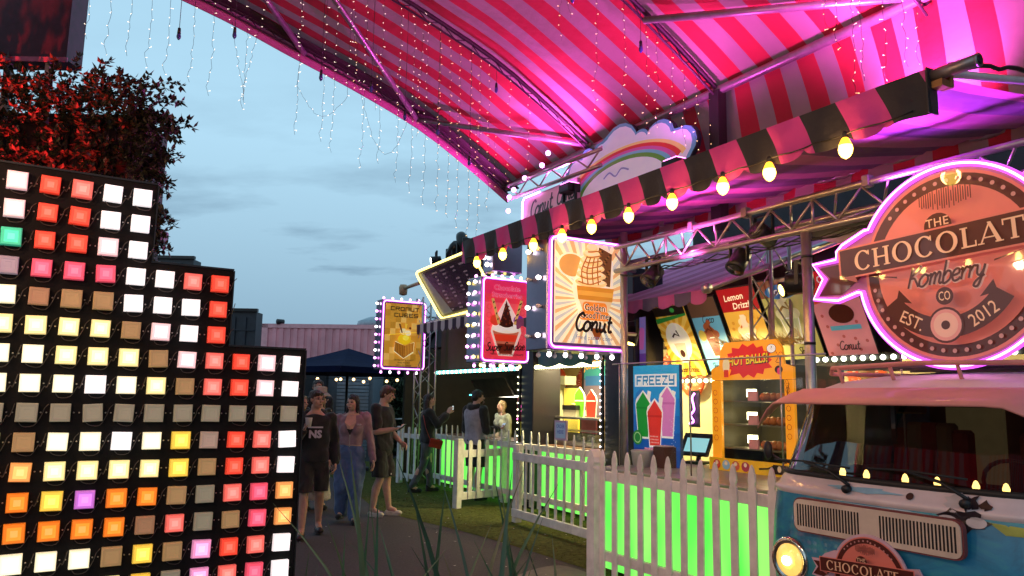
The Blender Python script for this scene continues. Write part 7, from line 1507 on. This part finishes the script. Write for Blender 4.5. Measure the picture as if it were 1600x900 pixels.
for z in (1.28, 1.22, 1.0):
    g = M(); g.box(.245, .262, -.03, .03, z, z+.03); g.build('sleeve_stripe', pm('print_white', (.6, .5, .55), .7), t)
g = M(); g.ball((0, .0, 0), .001, 6, 4); g.X = HM; g.ball((0, .055, -.075), (.05, .05, .04), 10, 8); g.build('beard', HDK, t)
tp = thing('phone', 'phone in the hand of the man in the two tone hoodie', 'phone', (-.55, 12.75, 0), atan2(.66, .75)-pi/2); g = M(); g.X = Matrix.Translation((.225, .39, 1.16)) @ Matrix.Rotation(-.6, 4, 'X'); g.box(-.036, .036, -.004, .004, -.07, .07, .003); g.build('case', BLK, tp); g = M(); g.X = Matrix.Translation((.225, .39, 1.16)) @ Matrix.Rotation(-.6, 4, 'X'); g.box(-.032, .032, -.0055, -.0042, -.065, .065); g.build('display', glow('phone_glow', (.6, .75, 1), .5), tp)
# woman in the sun hat, mostly hidden behind the boy
t, HM = figure('person in a pale bucket hat and long cream patterned dress behind the boy', (-2.78, 11.4), (.5, -.85), 1.68, fem=True, skin=SKIN2, head_yaw=.4, hair={'mat': HBL, 'sides': .14},
    top={'mat': BLKC, 'sleeve': 'short', 'name': 'top', 'z0': .5}, bottom={'kind': 'skirt', 'mat': pm('cream_pattern', (.42, .34, .30), .8, var=.6, scale=10), 'name': 'dress'}, shoes={'mat': BLKC}, vox=.009)
ht = thing('bucket_hat', 'pale bucket hat on the head behind the boy', 'hat', (-2.78, 11.4, 0), atan2(-.85, .5)-pi/2); hm = pm('straw_hat', (.42, .32, .26), .8)
g = M(); g.X = HM; g.lathe([(.16, .035), (.12, .07), (.1, .085), (.095, .16), (.06, .175), (.0, .178)], n=18); g.build('crown', hm, ht); g = M(); g.X = HM; g.lathe([(.165, .03), (.165, .036), (.1, .09), (.1, .084)], n=18); g.build('brim', hm, ht)
figure('dark haired man in shadow at the back, his head above the bucket hat', (-3.25, 13.2), (.2, -.98), 1.86, skin=SKIN, hair={'mat': HBR, 'vol': 1.05}, top={'mat': BLKC, 'sleeve': 'long', 'name': 'jacket'}, bottom={'kind': 'long', 'mat': BLKC, 'name': 'trousers'}, shoes={'mat': BLKC}, vox=.009)
figure('person with fair hair in black beside the edge of the light wall', (-3.0, 11.2), (.9, -.4), 1.60, fem=True, skin=SKIN2, hair={'mat': HBL, 'sides': .1}, top={'mat': BLKC, 'sleeve': 'long', 'name': 'jacket'}, bottom={'kind': 'long', 'mat': DENIM, 'name': 'jeans'}, shoes={'mat': BLKC}, vox=.009)
figure('blonde server in pale top behind the far counter', (-.14, 15.0), (-.8, -.6), 1.56, fem=True, skin=SKIN2, hair={'mat': HBL, 'sides': .16}, top={'mat': cloth('sage_shirt', (.42, .45, .36)), 'sleeve': 'long', 'name': 'shirt'}, bottom={'kind': 'long', 'mat': BLKC, 'name': 'trousers'}, shoes={'mat': BLKC}, vox=.009)
figure('dark haired server in black bending over behind the truss tower', (.56, 13.5), (-.3, -.95), 1.55, fem=True, skin=SKIN, hair={'mat': HDK, 'long': .3}, head_pitch=-.3, top={'mat': BLKC, 'sleeve': 'short', 'name': 'tee_shirt'}, bottom={'kind': 'long', 'mat': BLKC, 'name': 'trousers'}, shoes={'mat': BLKC}, vox=.009)
finish_remesh()
